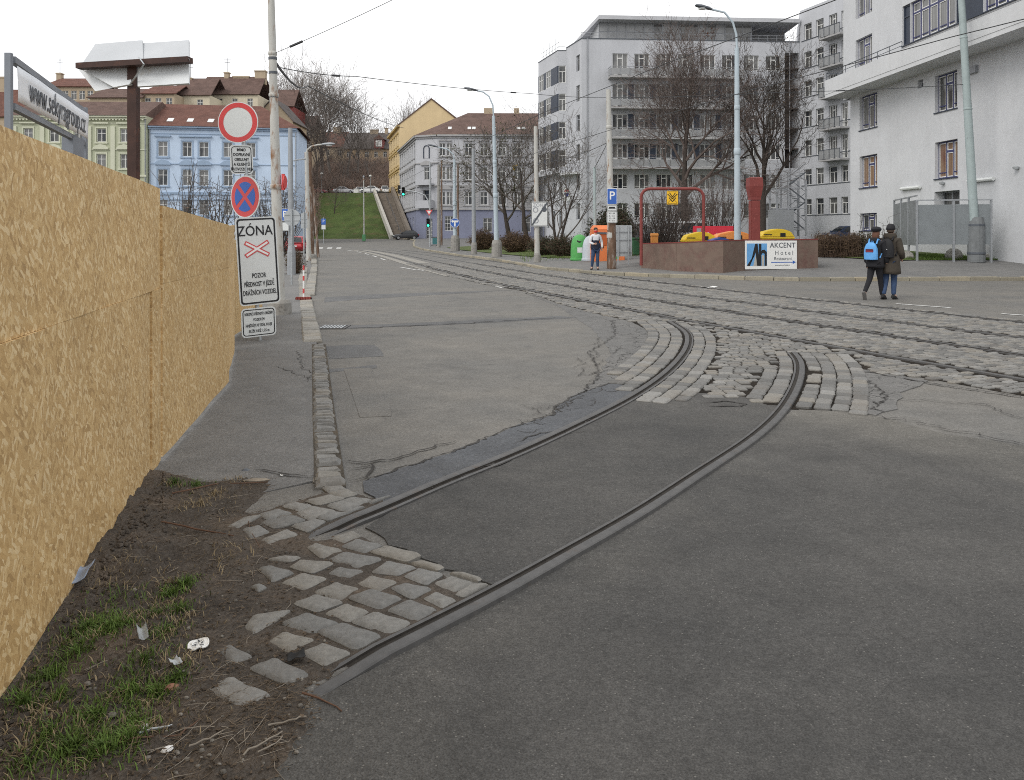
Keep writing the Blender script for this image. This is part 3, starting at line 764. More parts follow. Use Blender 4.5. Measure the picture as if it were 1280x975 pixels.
# between the curved rails
y = 8.22
def xr(path, y):
    for a, c in zip(path[:-1], path[1:]):
        if (a.y-y)*(c.y-y) <= 0 and a.y != c.y: return a.x+(c.x-a.x)*(y-a.y)/(c.y-a.y)
    return None
while y < 15.3:
    h = rs.uniform(.105, .135); xa = xr(R1, y) or R1[-1].x; xb = xr(R2, y)
    if xb is None: xb = fD(y)+.1
    x = xa+rs.uniform(.1, .3)
    while x < xb-.05:
        L = rs.uniform(.13, .23); sk = .02*(x-xa); g = .007 if y < 9.6 else .011
        q = [(x+g, y+g+sk), (x+L-g, y+g+sk+rs.uniform(-.008, .008)), (x+L-g, y+h-g+sk), (x+g, y+h-g+sk+rs.uniform(-.008, .008))]
        if x+L/2 < fD(y)-.1 and free(q) and not (y > 9.8 and rs.random() < .07): stone(sb, q, -.01, .027+rs.uniform(-.005, .003), rs, 2, .010); mark(q)
        x += L
    y += h
BED = Gs((655,364),(700,380),(745,392),(788,402),(812,414),(808,432),(792,456),(772,478),(826,496),(880,491),(962,507),(985,512),(1068,514),(1066,478),(1062,468),(1150,472),(1290,497))+[(14,9),(14,12)]+[(fA(y)+.42, y) for y in (15,18,22,26,30,35,40,46,50)]+[(fD(y)-.55, y) for y in (50,46,40,35,30,27)]
# the bed of the main tracks: rows across the rails
s = 8.4
while s < 46:
    far = s > 24; h = rs.uniform(.10, .135) if not far else rs.uniform(.125, .16)
    dx = (fD(s+.5)-fD(s-.5)); dv = Vector((dx, 1, 0)).normalized(); nv = Vector((dv.y, -dv.x, 0)); o = Vector((fD(s), s, 0))
    t = -1.15+rs.uniform(-.1, .05); tmax = (fA(s)-fD(s))*dv.y+1.2
    while t < tmax:
        L = rs.uniform(.13, .21)*(1.15 if far else 1); g = .009
        a = o+nv*(t+g)+dv*g; c = o+nv*(t+L-g)+dv*g; e = o+nv*(t+L-g)+dv*(h-g); f = o+nv*(t+g)+dv*(h-g)
        q = [(v.x+rs.uniform(-.008, .008), v.y+rs.uniform(-.008, .008)) for v in (a, c, e, f)]
        cx, cy = (q[0][0]+q[2][0])/2, (q[0][1]+q[2][1])/2
        if cx < fA(cy)+.35 and cx < 14 and inpoly(cx, cy, BED) and free(q, .76):
            stone(sb, q, -.01, .027+rs.uniform(-.004, .003), rs, 2, .010); mark(q)
        t += L
    s += h*dv.y*1.02
for k in range(9000):
    x, y_ = rs.uniform(-1, 8), rs.uniform(8, 17); a_ = rs.uniform(0, 1.5); h_ = rs.uniform(.045, .075); q = [(x+h_*1.41*math.cos(a_+PI/2*i), y_+h_*1.41*math.sin(a_+PI/2*i)) for i in range(4)]
    if inpoly(x, y_, BED) and free(q, .86): stone(sb, q, -.01, .022+rs.uniform(-.004, .003), rs, 2, .010); mark(q)
so = sb.build('sett_paving', M['sett'], smooth=False, fixn=False); struct(so)
# dirt in the joints, then the plain far bed
strip_j = sheet('joint_bed', [(lk1[0][0]-.10,lk1[0][1]),(lk1[0][0]+.11,lk1[0][1]),(lk1[1][0]+.11,lk1[1][1]),(lk1[2][0]+.11,lk1[2][1]),(lk1[2][0]-.10,lk1[2][1]),(lk1[1][0]-.10,lk1[1][1])], .0215, M['joint_pale'], [], [])
sheet('joint_bed', jag(Gs((655,364),(700,380),(745,392),(788,402),(812,414),(808,432),(792,456),(772,478),(826,496),(880,491),(962,507),(985,512),(1068,514),(1066,478),(1062,468),(1150,472),(1290,497)), .015, .3, 31)+[(11.5,12)]+[(fA(y)+.42, y) for y in (15,18,22,26,30,35,40,46)]+[(fD(y)-.55, y) for y in (46,40,35,30,27)], .005, M['joint'], fr(-6,12,1), fr(7,48,1))
sheet('track_bed', [(fA(y)+.4, y) for y in (46,52,60,70,80,90)]+[(fD(84)-.6+1, 90)]+[(fD(y)-.6, y) for y in (84,75,65,55,46)], .005, M['dust'], fr(-30,6,3), fr(45,93,3))
def strip(name, pts, mat, dz):   # ground strip between two lines of points
    b = MB(); 
    for (a, c) in pts: b.v += [(a[0], a[1], gh(*a)+dz), (c[0], c[1], gh(*c)+dz)]
    b.f = [(2*i, 2*i+1, 2*i+3, 2*i+2) for i in range(len(pts)-1)]; b.m = [0]*len(b.f)
    return struct(b.build(name, mat, fixn=False))
strip('concrete_strip', [((fD(y)-.75, y), (fD(y)-.25, y)) for y in np.linspace(32, 84, 20)], M['kerb'], .012)
strip('concrete_strip', [((fD(y)+.25, y), (fD(y)+1.0, y)) for y in np.linspace(40, 84, 20)], M['kerb'], .012)
# painted lines
def dash(p0, p1, w, dz=.009):
    a, c = Vector((*p0, 0)), Vector((*p1, 0)); n_ = 12; d = (c-a).normalized(); r = Vector((d.y, -d.x, 0))*w/2
    return strip('road_marking', [((a+(c-a)*i/n_-r)[:2], (a+(c-a)*i/n_+r)[:2]) for i in range(n_+1)], M['white_line'], dz)
for a, c in (((607,355),(628,360)),((578,348),(597,352.5)),((560,345),(574,347.5)),((500,334),(520,337.5)),((522,337),(530,338.4))): dash(G(*a), G(*c), .12)
for i in range(5):
    y0 = 52+i*7; dash((fD(y0)-1.1, y0), (fD(y0+3.5)-1.1, y0+3.5), .14)
dash(G(1120,380), G(1188,385), .13); dash(G(1252,392.5), G(1330,398), .13)
for px in (400, 411.5, 423): dash((gx(px, 90.5), 90.5), (gx(px, 94.5)+.1, 94.5), .55)
for px, y0 in ((530, 105), (545, 104), (556, 107)): dash((gx(px, y0), y0), (gx(px, y0)+1.4, y0+2), .3)
dash((-11.5,96), (-12.8,104), .25)
# ================================================================ DIRT VERGE AND BIG SETTS
ZQ = [[(125,280),(180,250),(240,243),(238,265),(165,282)],[(232,238),(300,220),(345,235),(270,255)],[(318,213),(355,198),(415,210),(375,228)],[(180,290),(235,278),(270,300),(205,318)],
[(245,268),(345,245),(390,262),(290,288)],[(243,325),(330,292),(365,308),(270,342)],[(362,235),(420,210),(500,225),(410,255)],[(350,280),(430,260),(487,275),(405,300)],[(400,192),(480,172),(525,185),(440,207)],
[(473,205),(560,178),(625,188),(530,225)],[(438,252),(490,232),(560,245),(500,268)],[(527,232),(595,212),(640,225),(575,247)],[(620,195),(690,175),(735,185),(665,210)],[(478,165),(540,153),(572,170),(520,182)],[(455,145),(520,138),(535,152),(480,165)],
[(490,318),(560,297),(585,312),(530,335)],[(405,355),(430,342),(520,362),(450,390)],[(525,350),(575,328),(655,348),(600,372)],[(480,395),(530,370),(655,395),(575,425)],[(625,372),(680,353),(790,382),(745,405)],[(630,440),(680,403),(775,425),(715,450)],
[(345,425),(380,402),(490,412),(420,445)],[(265,400),(320,388),(375,392),(345,405)],[(235,428),(270,420),(350,442),(280,475)],[(315,478),(385,447),(465,465),(390,500)],[(477,445),(510,425),(595,437),(545,462)],[(580,480),(620,453),(710,475),(645,505)],
[(742,455),(790,430),(870,450),(815,485)],[(845,480),(905,457),(975,480),(915,508)],[(920,520),(975,487),(1060,498),(985,540)],[(697,500),(740,483),(830,500),(765,535)],[(810,535),(850,513),(915,540),(880,570)],[(685,575),(755,543),(860,580),(790,615)],
[(430,510),(500,478),(580,500),(515,535)],[(550,535),(620,507),(725,535),(650,570)],[(358,555),(430,525),(520,548),(435,580)],[(468,585),(535,553),(612,578),(545,612)],[(560,615),(640,582),(785,630),(700,665)],[(315,620),(400,585),(510,620),(425,655)],
[(443,655),(530,627),(685,683),(595,727)],[(265,685),(320,650),(430,680),(340,720)],[(385,725),(460,692),(575,740),(490,782)],[(190,625),(215,590),(345,575),(215,657)],[(90,720),(130,697),(205,735),(140,760)],[(205,780),(290,745),(400,800),(320,832)],[(50,850),(135,808),(272,870),(160,908)],
[(205,495),(235,487),(258,497),(230,510)],[(765,412),(800,404),(875,425),(850,435)],[(900,441),(940,440),(1005,462),(990,468)]]
bs = MB(); rb_ = random.Random(4); STQ = []
for q in ZQ:
    if len(q) == 5: q = [q[0], q[1], q[2], q[4]]
    g = [G(240+x/2.783, 560+y/2.783) for x, y in q]
    cx = sum(p[0] for p in g)/4; cy = sum(p[1] for p in g)/4; g = [(cx+(x-cx)*1.13, cy+(y-cy)*1.13) for x, y in g]; STQ.append(g)
    for rp, sd_ in ((R2, -1), (R1, 0)):      # keep the stones clear of the rails
        for i_, (x, y) in enumerate(g):
            k_ = min(range(len(rp)), key=lambda k: (rp[k].x-x)**2+(rp[k].y-y)**2); t_ = (rp[min(k_+1, len(rp)-1)]-rp[max(k_-1, 0)]).normalized(); u_ = (x-rp[k_].x)*t_.y-(y-rp[k_].y)*t_.x
            s_ = sd_ or (1 if (cx-rp[k_].x)*t_.y-(cy-rp[k_].y)*t_.x > 0 else -1)
            if 2 < k_ < len(rp)-2 and u_*s_ < .098: g[i_] = (x+t_.y*(s_*.098-u_), y-t_.x*(s_*.098-u_))
    stone(bs, g, -.02, .021+rb_.uniform(-.004, .005), rb_, 4, .010, .085, .005)
struct(bs.build('sett_paving', M['sett_big'], smooth=True))

dirt_poly = [(-1.85-.2483*(y-2.89)-.4, y) for y in (1.5,3,4.5,5.7)]+Gs((185,588),(206,587),(262,600),(352,594),(358,604),(328,628),(318,638),(420,608),(508,626),(452,652),(398,672),(452,662),(490,682),(605,732),(640,738),(520,800),(440,842),(398,862),(424,893),(402,930),(372,975),(350,1040),(300,1100),(200,1300))
from mathutils.kdtree import KDTree
def build_dirt():
    st = .025; xs = np.arange(-3.1, .1, st); ys = np.arange(1.9, 6.1, st); nx, ny = len(xs), len(ys)
    XX, YY = np.meshgrid(xs, ys); ed = np.array([[pldist(x, y, dirt_poly+[dirt_poly[0]])*(1 if inpoly(x, y, dirt_poly) else -1) for x in xs] for y in ys])
    sm = np.ones_like(ed)
    cx = np.array([[1 if any(inpoly(x, y, q) for q in STQ if abs(q[0][0]-x) < .4 and abs(q[0][1]-y) < .4) else 0 for x in xs] for y in ys])
    sz = Gs((285,655),(345,640),(420,610),(508,626),(452,652),(490,682),(640,738),(400,865),(270,885),(300,800),(330,720),(330,680))
    inst = np.array([[max(0, 1-max(0, -(pldist(x, y, sz+[sz[0]])*(1 if inpoly(x, y, sz) else -1)))/.25) for x in xs] for y in ys])
    n1 = fbm(XX*3.1, YY*3.1, 1, 5); n2 = fbm(XX*14, YY*14, 9, 3); n3 = fbm(XX*1.3, YY*1.3, 5, 3)
    dl = XX+1.85+.248*(YY-2.89)       # distance from the boarding
    H = -.012+.022*np.clip(ed/.10, 0, 1)+np.clip(ed/.35, 0, 1)*(1-inst)*((n1-.42)*.11+np.abs(n2-.45)*.06)+np.clip(ed/.1, 0, 1)*inst*(n2-.45)*.022
    H += np.clip(ed/.3, 0, 1)*(1-inst)*np.clip(1-np.abs(dl)/.45, 0, 1)*(.03+.06*(n3-.3))*np.clip((YY-3.2)/1.2, 0, 1)
    H += np.clip(ed/.2, 0, 1)*np.clip((n2-.56)*5, 0, 1)*.02*(1-inst)
    H = np.where(ed > .08, np.maximum(H, .0065), H); H = np.where(ed < 0, -.03, H)
    vs = [(float(XX[j, i]), float(YY[j, i]), float(H[j, i])) for j in range(ny) for i in range(nx)]
    fs = [(j*nx+i, j*nx+i+1, (j+1)*nx+i+1, (j+1)*nx+i) for j in range(ny-1) for i in range(nx-1) if max(ed[j, i], ed[j+1, i+1], ed[j, i+1], ed[j+1, i]) > -.02]
    b = MB(); b.v = vs; b.f = fs; b.m = [0]*len(fs); o = b.build('dirt', M['soil'], smooth=True, fixn=False); struct(o)
    def hq(x, y):
        i = int((x-xs[0])/st); j = int((y-ys[0])/st)
        return float(H[j, i]) if 0 <= i < nx and 0 <= j < ny else 0.0
    return hq, ed, xs, ys
DH, _, _, _ = build_dirt()
def GD(px, py):
    """ground point on the dirt"""
    x, y = G(px, py); return Vector((x, y, max(DH(x, y), 0)))

# grass: blades in clumps
def grass(name, spots, mat, n, hmin, hmax, seed, lean=.6, wid=.0035):
    rr = random.Random(seed); b = MB()
    for (px, py, rad, k) in spots:
        cx, cy = G(px, py)
        for i in range(int(n*k)):
            a = rr.uniform(0, 2*PI); r = rad*abs(rr.gauss(0, .55)); x, y = cx+r*math.cos(a), cy+r*math.sin(a)*1.2
            if not inpoly(x, y, dirt_poly): continue
            z = DH(x, y)-.004; h = rr.uniform(hmin, hmax)*(1-.35*min(1, r/rad)); an = rr.uniform(0, 2*PI); l = rr.uniform(.15, lean)*h
            dx, dy = math.cos(an), math.sin(an); w = wid*rr.uniform(.6, 1.3); px_, py_ = -dy*w, dx*w
            b.add([(x-px_, y-py_, z), (x+px_, y+py_, z), (x+dx*l*.4+px_*.8, y+dy*l*.4+py_*.8, z+h*.62), (x+dx*l*.4-px_*.8, y+dy*l*.4-py_*.8, z+h*.62), (x+dx*l, y+dy*l, z+h*rr.uniform(.8, 1))], [(0,1,2,3),(3,2,4)])
    o = b.build(name, mat, fixn=False); struct(o, 'stuff'); return o
sp1 = [(110,795,.16,1.6),(95,830,.15,1),(140,800,.12,1.2),(60,850,.12,.8),(215,745,.11,.6),(232,735,.08,.5),(225,770,.08,.3),(180,840,.14,.6),(160,870,.15,.8),(195,870,.1,.6),(120,900,.1,.6),(90,940,.12,1.2),(130,945,.13,1.4),(160,935,.1,.9),(60,925,.1,.5),(218,612,.07,.4),(245,612,.12,.3),(205,805,.1,.4),(220,855,.06,.5),(30,885,.1,.6),(170,905,.12,.5),(75,880,.1,.5),(195,780,.16,.35),(150,755,.18,.25),(40,960,.14,.5)]
grass('grass', sp1, M['grass'], 420, .014, .055, 3, 1.3, .0022)
sp2 = [(x+random.uniform(-25, 25), y+random.uniform(-20, 20), .22, .25) for x, y, r, k in sp1]+[(300,600,.2,.3),(250,640,.3,.4),(280,700,.3,.3),(150,720,.3,.3)]
grass('dry_grass', sp2, M['dry_grass'], 420, .012, .045, 5, 1.6, .0022)
# straw, needles and bits of twig lying about
def litter(name, n, mat, seed, areas, lmin, lmax, rad):
    rr = random.Random(seed); b = MB(); k = 0
    while k < n:
        a = rr.choice(areas); px = rr.gauss(a[0], a[2]); py = rr.gauss(a[1], a[3]); x, y = G(px, max(py, 585))
        k += 1
        if not inpoly(x, y, dirt_poly): continue
        an = rr.uniform(0, 6.28) if rr.random() < .5 else rr.gauss(.35, .6); L = rr.uniform(lmin, lmax); p = Vector((x, y, DH(x, y)+rad)); d = Vector((math.cos(an), math.sin(an), 0)); q = p+d*L; q.z = DH(q.x, q.y)+rad*2+rr.uniform(0, .008)
        m = (p+q)/2+Vector((-d.y, d.x, 0))*rr.uniform(-.12, .12)*L; m.z += rr.uniform(0, .006)
        b.tube([p, m, q], [rad*rr.uniform(.5, 1), rad*rr.uniform(.6, 1.1), rad*.4], 4, False)
    o = b.build(name, mat, fixn=False); struct(o, 'stuff')
M['straw'] = mk('straw', (.20,.155,.11), .9, .35, 20, 0, isl=.55)
M['wood_grey'] = mk('bleached_wood', (.27,.235,.19), .9, .3, 12, .3, 60)
M['wood_brown'] = mk('brown_wood', (.13,.075,.05), .9, .3, 12, .3, 60)
litter('straw_litter', 2600, M['straw'], 4, [(270,910,80,40),(310,600,50,14),(250,650,60,30),(180,850,100,60),(330,880,50,20),(120,930,90,35),(260,760,60,50)], .01, .07, .0010)
litter('twig_litter', 110, M['wood_grey'], 6, [(290,915,70,30),(270,620,60,20),(300,700,60,40),(200,880,80,50)], .04, .17, .0015)
# dead leaves and crumbs pressed into the dirt
b = MB(); rr = random.Random(77)
for k in range(3600):
    px, py = rr.uniform(0, 420), rr.uniform(592, 985); x, y = G(px, py)
    if not inpoly(x, y, dirt_poly): continue
    s = rr.uniform(.003, .012); an = rr.uniform(0, 6.28); c_, s_ = math.cos(an)*s, math.sin(an)*s; z = DH(x, y)+.003; w = rr.uniform(.3, .7)
    b.add([(x-c_,y-s_,z+rr.uniform(0,.004)),(x+s_*w,y-c_*w,z+rr.uniform(0,.005)),(x+c_,y+s_,z+rr.uniform(0,.004)),(x-s_*w,y+c_*w,z+rr.uniform(0,.005))], [(0,1,2,3)])
struct(b.build('leaf_litter', mk('dead_leaf', (.12,.088,.06), .95, .3, 9, 0, isl=.7), fixn=False), 'stuff')
# pebbles
rr = random.Random(9); b = MB()
for k in range(420):
    px, py = rr.uniform(20, 420), rr.uniform(595, 975); x, y = G(px, py)
    if inpoly(x, y, dirt_poly) and x > -1.7-.248*(y-2.89):
        s = rr.uniform(.003, .009) if rr.random() < .95 else rr.uniform(.01, .016)
        b.lathe([(s*.5,-s*.4),(s,0),(s*.75,s*.5),(s*.2,s*.7)], 6, (x, y, DH(x, y)+s*.2), rr.uniform(.7, 1.3), rr.uniform(.6, 1))
struct(b.build('gravel', mk('pebbles', (.24,.22,.19), .9, .3, 30, .3, isl=.6)), 'stuff')
b = MB()
for k in range(420):
    px, py = rr.uniform(-20, 230), rr.gauss(0, 30); px2 = max(0, min(205, px)); py = 880-1.5*px2+25+abs(py); x, y = G(px2, min(py, 975))
    if inpoly(x, y, dirt_poly):
        s = rr.uniform(.005, .018)*(1 if py < 800 else .7)
        b.lathe([(s*.5,-s*.5),(s,0),(s*.8,s*.5),(s*.2,s*.8)], 6, (x, y, DH(x, y)+s*.1), rr.uniform(.7, 1.2), rr.uniform(.7, 1.2))
struct(b.build('dirt_clods', M['soil'], smooth=True, fixn=False), 'stuff')

# single pieces lying about, each its own thing
def stick(pp, r, mat, label, z=.012):
    pts = [GD(*p) for p in pp]
    for p in pts: p.z += z
    b = MB(); n_ = len(pts); fine = [pts[0]]
    for a, c in zip(pts[:-1], pts[1:]): fine += [a+(c-a)*t+Vector((random.gauss(0, r*.5), random.gauss(0, r*.5), random.gauss(0, r*.3)+.0)) for t in (.33, .66)]+[c]
    r *= .6; b.tube(fine, [r*(1-.5*i/len(fine))*random.uniform(.85, 1.15) for i in range(len(fine))], 6)
    off_ = Vector(pts[0]); o = b.build('stick', mat, smooth=True, off=off_); o.location = off_
    return tag(o, label, 'stick', 'sticks lying on the dirt')
stick([(202,661),(245,668),(292,678)], .010, M['wood_brown'], 'long reddish stick on bare dirt up by the fence corner')
stick([(378,871),(405,880),(427,893)], .007, M['wood_brown'], 'brown stick lying across the end of the near rail onto the asphalt')
stick([(335,914),(362,908),(383,903)], .007, M['wood_grey'], 'short pale stick below the lowest big stone, parallel to it')
stick([(304,952),(330,937),(353,923)], .006, M['wood_grey'], 'upper of two pale sticks forming a narrow fork at the asphalt edge')
stick([(322,950),(340,940),(353,930)], .005, M['wood_grey'], 'lower of two pale sticks forming a narrow fork at the asphalt edge')
stick([(236,940),(262,930),(285,918),(262,917),(228,922)], .005, M['wood_grey'], 'curled dead stem with a loop among the straw')
stick([(120,948),(165,938),(225,928),(250,910)], .006, M['wood_brown'], 'long thin branch crossing the lower grass clump')
stick([(10,890),(30,875),(48,862)], .005, M['straw'], 'straw coloured stalk leaning at the foot of the boards')
stick([(310,652),(312,664),(325,690)], .004, M['wood_brown'], 'thin dark twig bent round the upper group of big stones')
stick([(174,929),(196,923),(217,917)], .009, M['galv'], 'flat grey metal strip half buried in the dirt')
stick([(215,625),(270,612),(335,606)], .009, M['wood_brown'], 'dark branch lying at the edge of the footway asphalt')
def blob(name, px, py, r, mat, label, cat, sx=1, sy=1, h=.6, seed=0):
    p = GD(px, py); rr = random.Random(seed); b = MB(); n_ = 9
    rings = []
    for f, z in ((.7,-.25),(1,.1),(.85,.55*h),(.35,h)):
        rings.append([(r*f*sx*math.cos(2*PI*k/n_)*rr.uniform(.8, 1.15), r*f*sy*math.sin(2*PI*k/n_)*rr.uniform(.8, 1.15), r*z) for k in range(n_)])
    b.loft(rings); o = b.build(name, mat); o.location = p+Vector((0,0,r*.1)); o.rotation_euler = (0,0,rr.uniform(0, 3)); return tag(o, label, cat)
blob('stone', 307, 590, .035, M['ink_grey'], 'dark stone sitting on the end of the footway asphalt', 'stone', seed=1)
blob('stone', 182, 918, .017, M['sign_white'], 'white pebble between the two lower grass clumps', 'stone', seed=2)
blob('stone', 209, 943, .016, M['paper'], 'white crumpled scrap of stone at the edge of the lowest grass', 'stone', 1.3, seed=3)
blob('brick_fragment', 214, 863, .024, mk('brick', (.34,.17,.115), .9, .2, 20, .4), 'orange broken brick piece beside a grass tuft', 'brick', 1.1, .8, seed=4)
blob('wood_chip', 374, 535, .05, M['wood_grey'], 'flat pale wood scrap lying on the grey footway', 'wood scrap', 1.6, .6, .25, seed=5)
blob('wood_chip', 320, 604, .06, M['wood_grey'], 'pale rotten wood piece in the dirt at the footway end', 'wood scrap', 1.5, .5, .3, seed=6)
# paper lid, plastic scraps
p = GD(248, 817); b = MB(); n_ = 26
ring = lambda r, z: [(r*math.cos(2*PI*k/n_)*(1 if not 19 <= k <= 20 else .8), r*math.sin(2*PI*k/n_)*(1 if not 19 <= k <= 20 else .8), z+.004*math.sin(3*2*PI*k/n_)) for k in range(n_)]
b.loft([ring(.030,.0), ring(.041,.0), ring(.042,.004), ring(.039,.006), ring(.037,.0035), ring(.026,.0035), ring(.024,.006), ring(.021,.0035), ring(.004,.0035)])
o = b.build('cup_lid', M['paper'], smooth=True); o.location = p+Vector((0,0,.012)); o.rotation_euler = (.08,-.1,.4); tag(o, 'crushed white plastic cup lid lying on the dirt', 'lid')
b = MB(); 
for k in range(14):
    a = rr.uniform(0, 6.28); r0, r1 = rr.uniform(.006, .014), rr.uniform(.015, .034); b.bar((r0*math.cos(a), r0*math.sin(a), .0062), (r1*math.cos(a+.3), r1*math.sin(a+.3), .0062), .003, .0012)
b.build('printed_marks', M['ink_grey'], o)
def wrap(px, py, w, l, rz, mat, label, cat, name, curl=.02, tilt=0):
    p = GD(px, py); b = MB(); nx, ny = 7, 9
    for j in range(ny+1):
        for i in range(nx+1):
            u, v = i/nx-.5, j/ny-.5; b.v.append((u*w, v*l, curl*abs(u)**1.5*2.2+.004*math.sin(9*v+4*u)+tilt*(v+.5)+.001))
    for j in range(ny):
        for i in range(nx): b.f.append((j*(nx+1)+i, j*(nx+1)+i+1, (j+1)*(nx+1)+i+1, (j+1)*(nx+1)+i)); b.m.append(0)
    o = b.build(name, mat, smooth=True, fixn=False); so_ = o.modifiers.new('s', 'SOLIDIFY'); so_.thickness = .0015
    o.location = p+Vector((0,0,.014)); o.rotation_euler = (0,0,rz); return tag(o, label, cat)
pl = N('clear_film'); M['film'] = pl.done((.5,.54,.56), .18, None, spec=.6, alpha=.4)
wrap(178, 818, .035, .085, .55, M['film'], 'crumpled clear plastic strip standing in the grass', 'plastic scrap', 'plastic_scrap', .02, .02)
wrap(219, 845, .035, .045, .9, M['sign_grey'], 'grey bottle cap sized plastic piece above the brick fragment', 'plastic scrap', 'plastic_scrap', .012, .008)
wrap(370, 829, .05, .07, -1.2, M['rubber'], 'dark curled plastic tray resting on a big stone near the rail', 'plastic scrap', 'plastic_scrap', .010, .008)
wrap(352, 597, .02, .03, .3, M['paper'], 'tiny white paper scrap on the footway near the kerb setts', 'paper scrap', 'paper_scrap', .008)
wrap(98, 735, .10, .16, .2, mk('blue_film', (.25,.31,.42), .4, .2, 9), 'blue grey plastic film poking out beneath the boards', 'plastic scrap', 'plastic_scrap', .04, .02)
xl, yl = G(886, 360); wrap_o = wrap(886, 360, .45, .35, .2, M['paper'], 'white paper scrap lying on the far side of the tram tracks', 'paper scrap', 'paper_scrap', .05)

# ================================================================ BOARD FENCE
fence = thing('board_fence', 'tall chipboard hoarding along the left of the footway', 'fence', (-1.85, 2.89, 0))
FO = Vector((-1.85, 2.89, 0))
def board(a, c, z0, z1, z0b=None, z1b=None, thick=.022):
    z0b = z0 if z0b is None else z0b; z1b = z1 if z1b is None else z1b
    a, c = Vector((*a, 0)), Vector((*c, 0)); d = (c-a).normalized(); nn = Vector((-d.y, d.x, 0)); b = MB()
    n_ = max(2, int((c-a).length/.3)); fr_, bk = [], []
    vs = []
    for i in range(n_+1):
        t = i/n_; p = a+(c-a)*t; w = .006*math.sin(t*7+a.y)+.004*math.sin(t*17)
        for (q, z) in ((p-nn*w, z0+(z0b-z0)*t), (p-nn*w, z1+(z1b-z1)*t), (p+nn*(thick-w), z1+(z1b-z1)*t), (p+nn*(thick-w), z0+(z0b-z0)*t)): vs.append((q.x, q.y, z))
    fs = [(0,1,2,3), (4*n_+3, 4*n_+2, 4*n_+1, 4*n_)]
    for i in range(n_):
        o = 4*i
        for k in range(4): fs.append((o+k, o+(k+1) % 4, o+4+(k+1) % 4, o+4+k))
    b.add(vs, fs); return b.build('panel', M['osb'], fence, off=FO)
ln = lambda y: (-1.85-.2483*(y-2.89), y)
g = .006
board(ln(-1.6), ln(.88-g), .02, 1.30); board(ln(-1.6), ln(2.0-g), 1.3015, 2.13, None, 2.115)
board(ln(.88), ln(3.38-g), .02, 1.298, .03, 1.30); board(ln(2.0), ln(5.92), 1.3015, 2.115, 1.3015, 2.035)
board(ln(3.38), ln(5.6-g), .03, 1.30, .035, 1.30); q_ = lambda y: (ln(y)[0]+.008, y); board(q_(5.605), q_(5.915), .035, 1.30, .03, 1.30)
f2a, f2b, f3b = (-2.588, 5.93), (-3.145, 8.9), (-4.02, 11.6)
board(f2a, f2b, .05, 1.33, .06, 1.33); board(f2a, f2b, 1.3315, 1.91, 1.3315, 1.80)
board((-3.165, 8.91), f3b, .07, 1.33, .05, 1.33); board((-3.165, 8.91), f3b, 1.3315, 1.79, 1.3315, 1.83)
board((-4.34, 11.9), (-5.05, 16.2), .05, 1.62, .05, 1.58)
b = MB()
for (x, y) in (ln(.9), ln(3.4), ln(5.5), (-2.8, 6.6), (-3.3, 8.9), (-4.15, 11.5)):
    pb = MB(); pb.box(x-.14, x-.05, y-.045, y+.045, 0, 1.78); pb.build('post', M['wood_brown'], fence, off=FO)

# cloth banner in a steel frame behind the boarding
bn = thing('banner_frame', 'white cloth banner with a web address in a grey steel frame', 'banner', (-3.9, 6.2, 0)); BO = Vector((-3.9, 6.2, 0))
yn = 6.2; pA = P(11, 150, yn); yf = 8.85; pBb = P(106, 180, yf)
A0 = Vector((pA.x, yn, 0)); B0 = Vector((pBb.x, yf, 0)); zt0 = P(0, 68, yn).z; zt1 = P(0, 135.5, yf).z; zb0 = P(0, 127, yn).z; zb1 = P(0, 176, yf).z
zt = (zt0+zt1)/2; zb = (zb0+zb1)/2
for q in (A0, B0):
    pb = MB(); pb.box(q.x-.024, q.x+.024, q.y-.018, q.y+.018, 0, (zt0 if q is A0 else zt1)+.01); pb.build('post', M['banner_grey'], bn, off=BO)
for za, zc in ((zt0, zt1), (zb0, zb1), (zb0-.22, zb1-.22)):
    pb = MB(); pb.bar((A0.x, A0.y+.04, za-.03), (B0.x, B0.y-.04, zc-.03), .05, .05); pb.build('rail', M['banner_grey'], bn, off=BO)
d = (B0-A0).normalized(); L = (B0-A0).length; b = MB(); nn = 24
for i in range(nn+1):
    t = .02+.955*i/nn; p = A0+d*L*t; lo = zb0+(zb1-zb0)*t+.012; hi = zt0+(zt1-zt0)*t-.075
    for k in range(5):
        z = lo+(hi-lo)*k/4; w = .004*math.sin(t*17+k)+.045; b.v.append((p.x+d.y*w, p.y-d.x*w, z))
for i in range(nn):
    for k in range(4): b.f.append((i*5+k, i*5+k+1, i*5+6+k, i*5+5+k)); b.m.append(0)
o = b.build('cloth', M['banner'], bn, smooth=True, off=BO, fixn=False); s_ = o.modifiers.new('s', 'SOLIDIFY'); s_.thickness = .004
mid = A0+d*L*.52; zc = (zt0+zt1+zb0+zb1)/4-.03; slope = ((zt1-zt0)+(zb1-zb0))/2/L
xax = Vector((d.x, d.y, slope)).normalized(); nrm = Vector((d.y, -d.x, 0)); yax = Vector((0,0,1))
MM = Matrix(((xax.x, yax.x, nrm.x, mid.x+nrm.x*.056-BO.x), (xax.y, yax.y, nrm.y, mid.y+nrm.y*.056-BO.y), (xax.z, yax.z, nrm.z, zc-BO.z), (0,0,0,1)))
text('www.sekyragroup.cz', .30, M['ink_grey'], bn, MM, sx=.86)
bx_ = MB(); pq = P(91, 190, 8.3); bx_.box(pq.x-.06, pq.x+.06, 8.2, 8.4, 1.7, P(0,172,8.3).z); bx_.build('junction_box', M['banner_grey'], bn, off=BO)

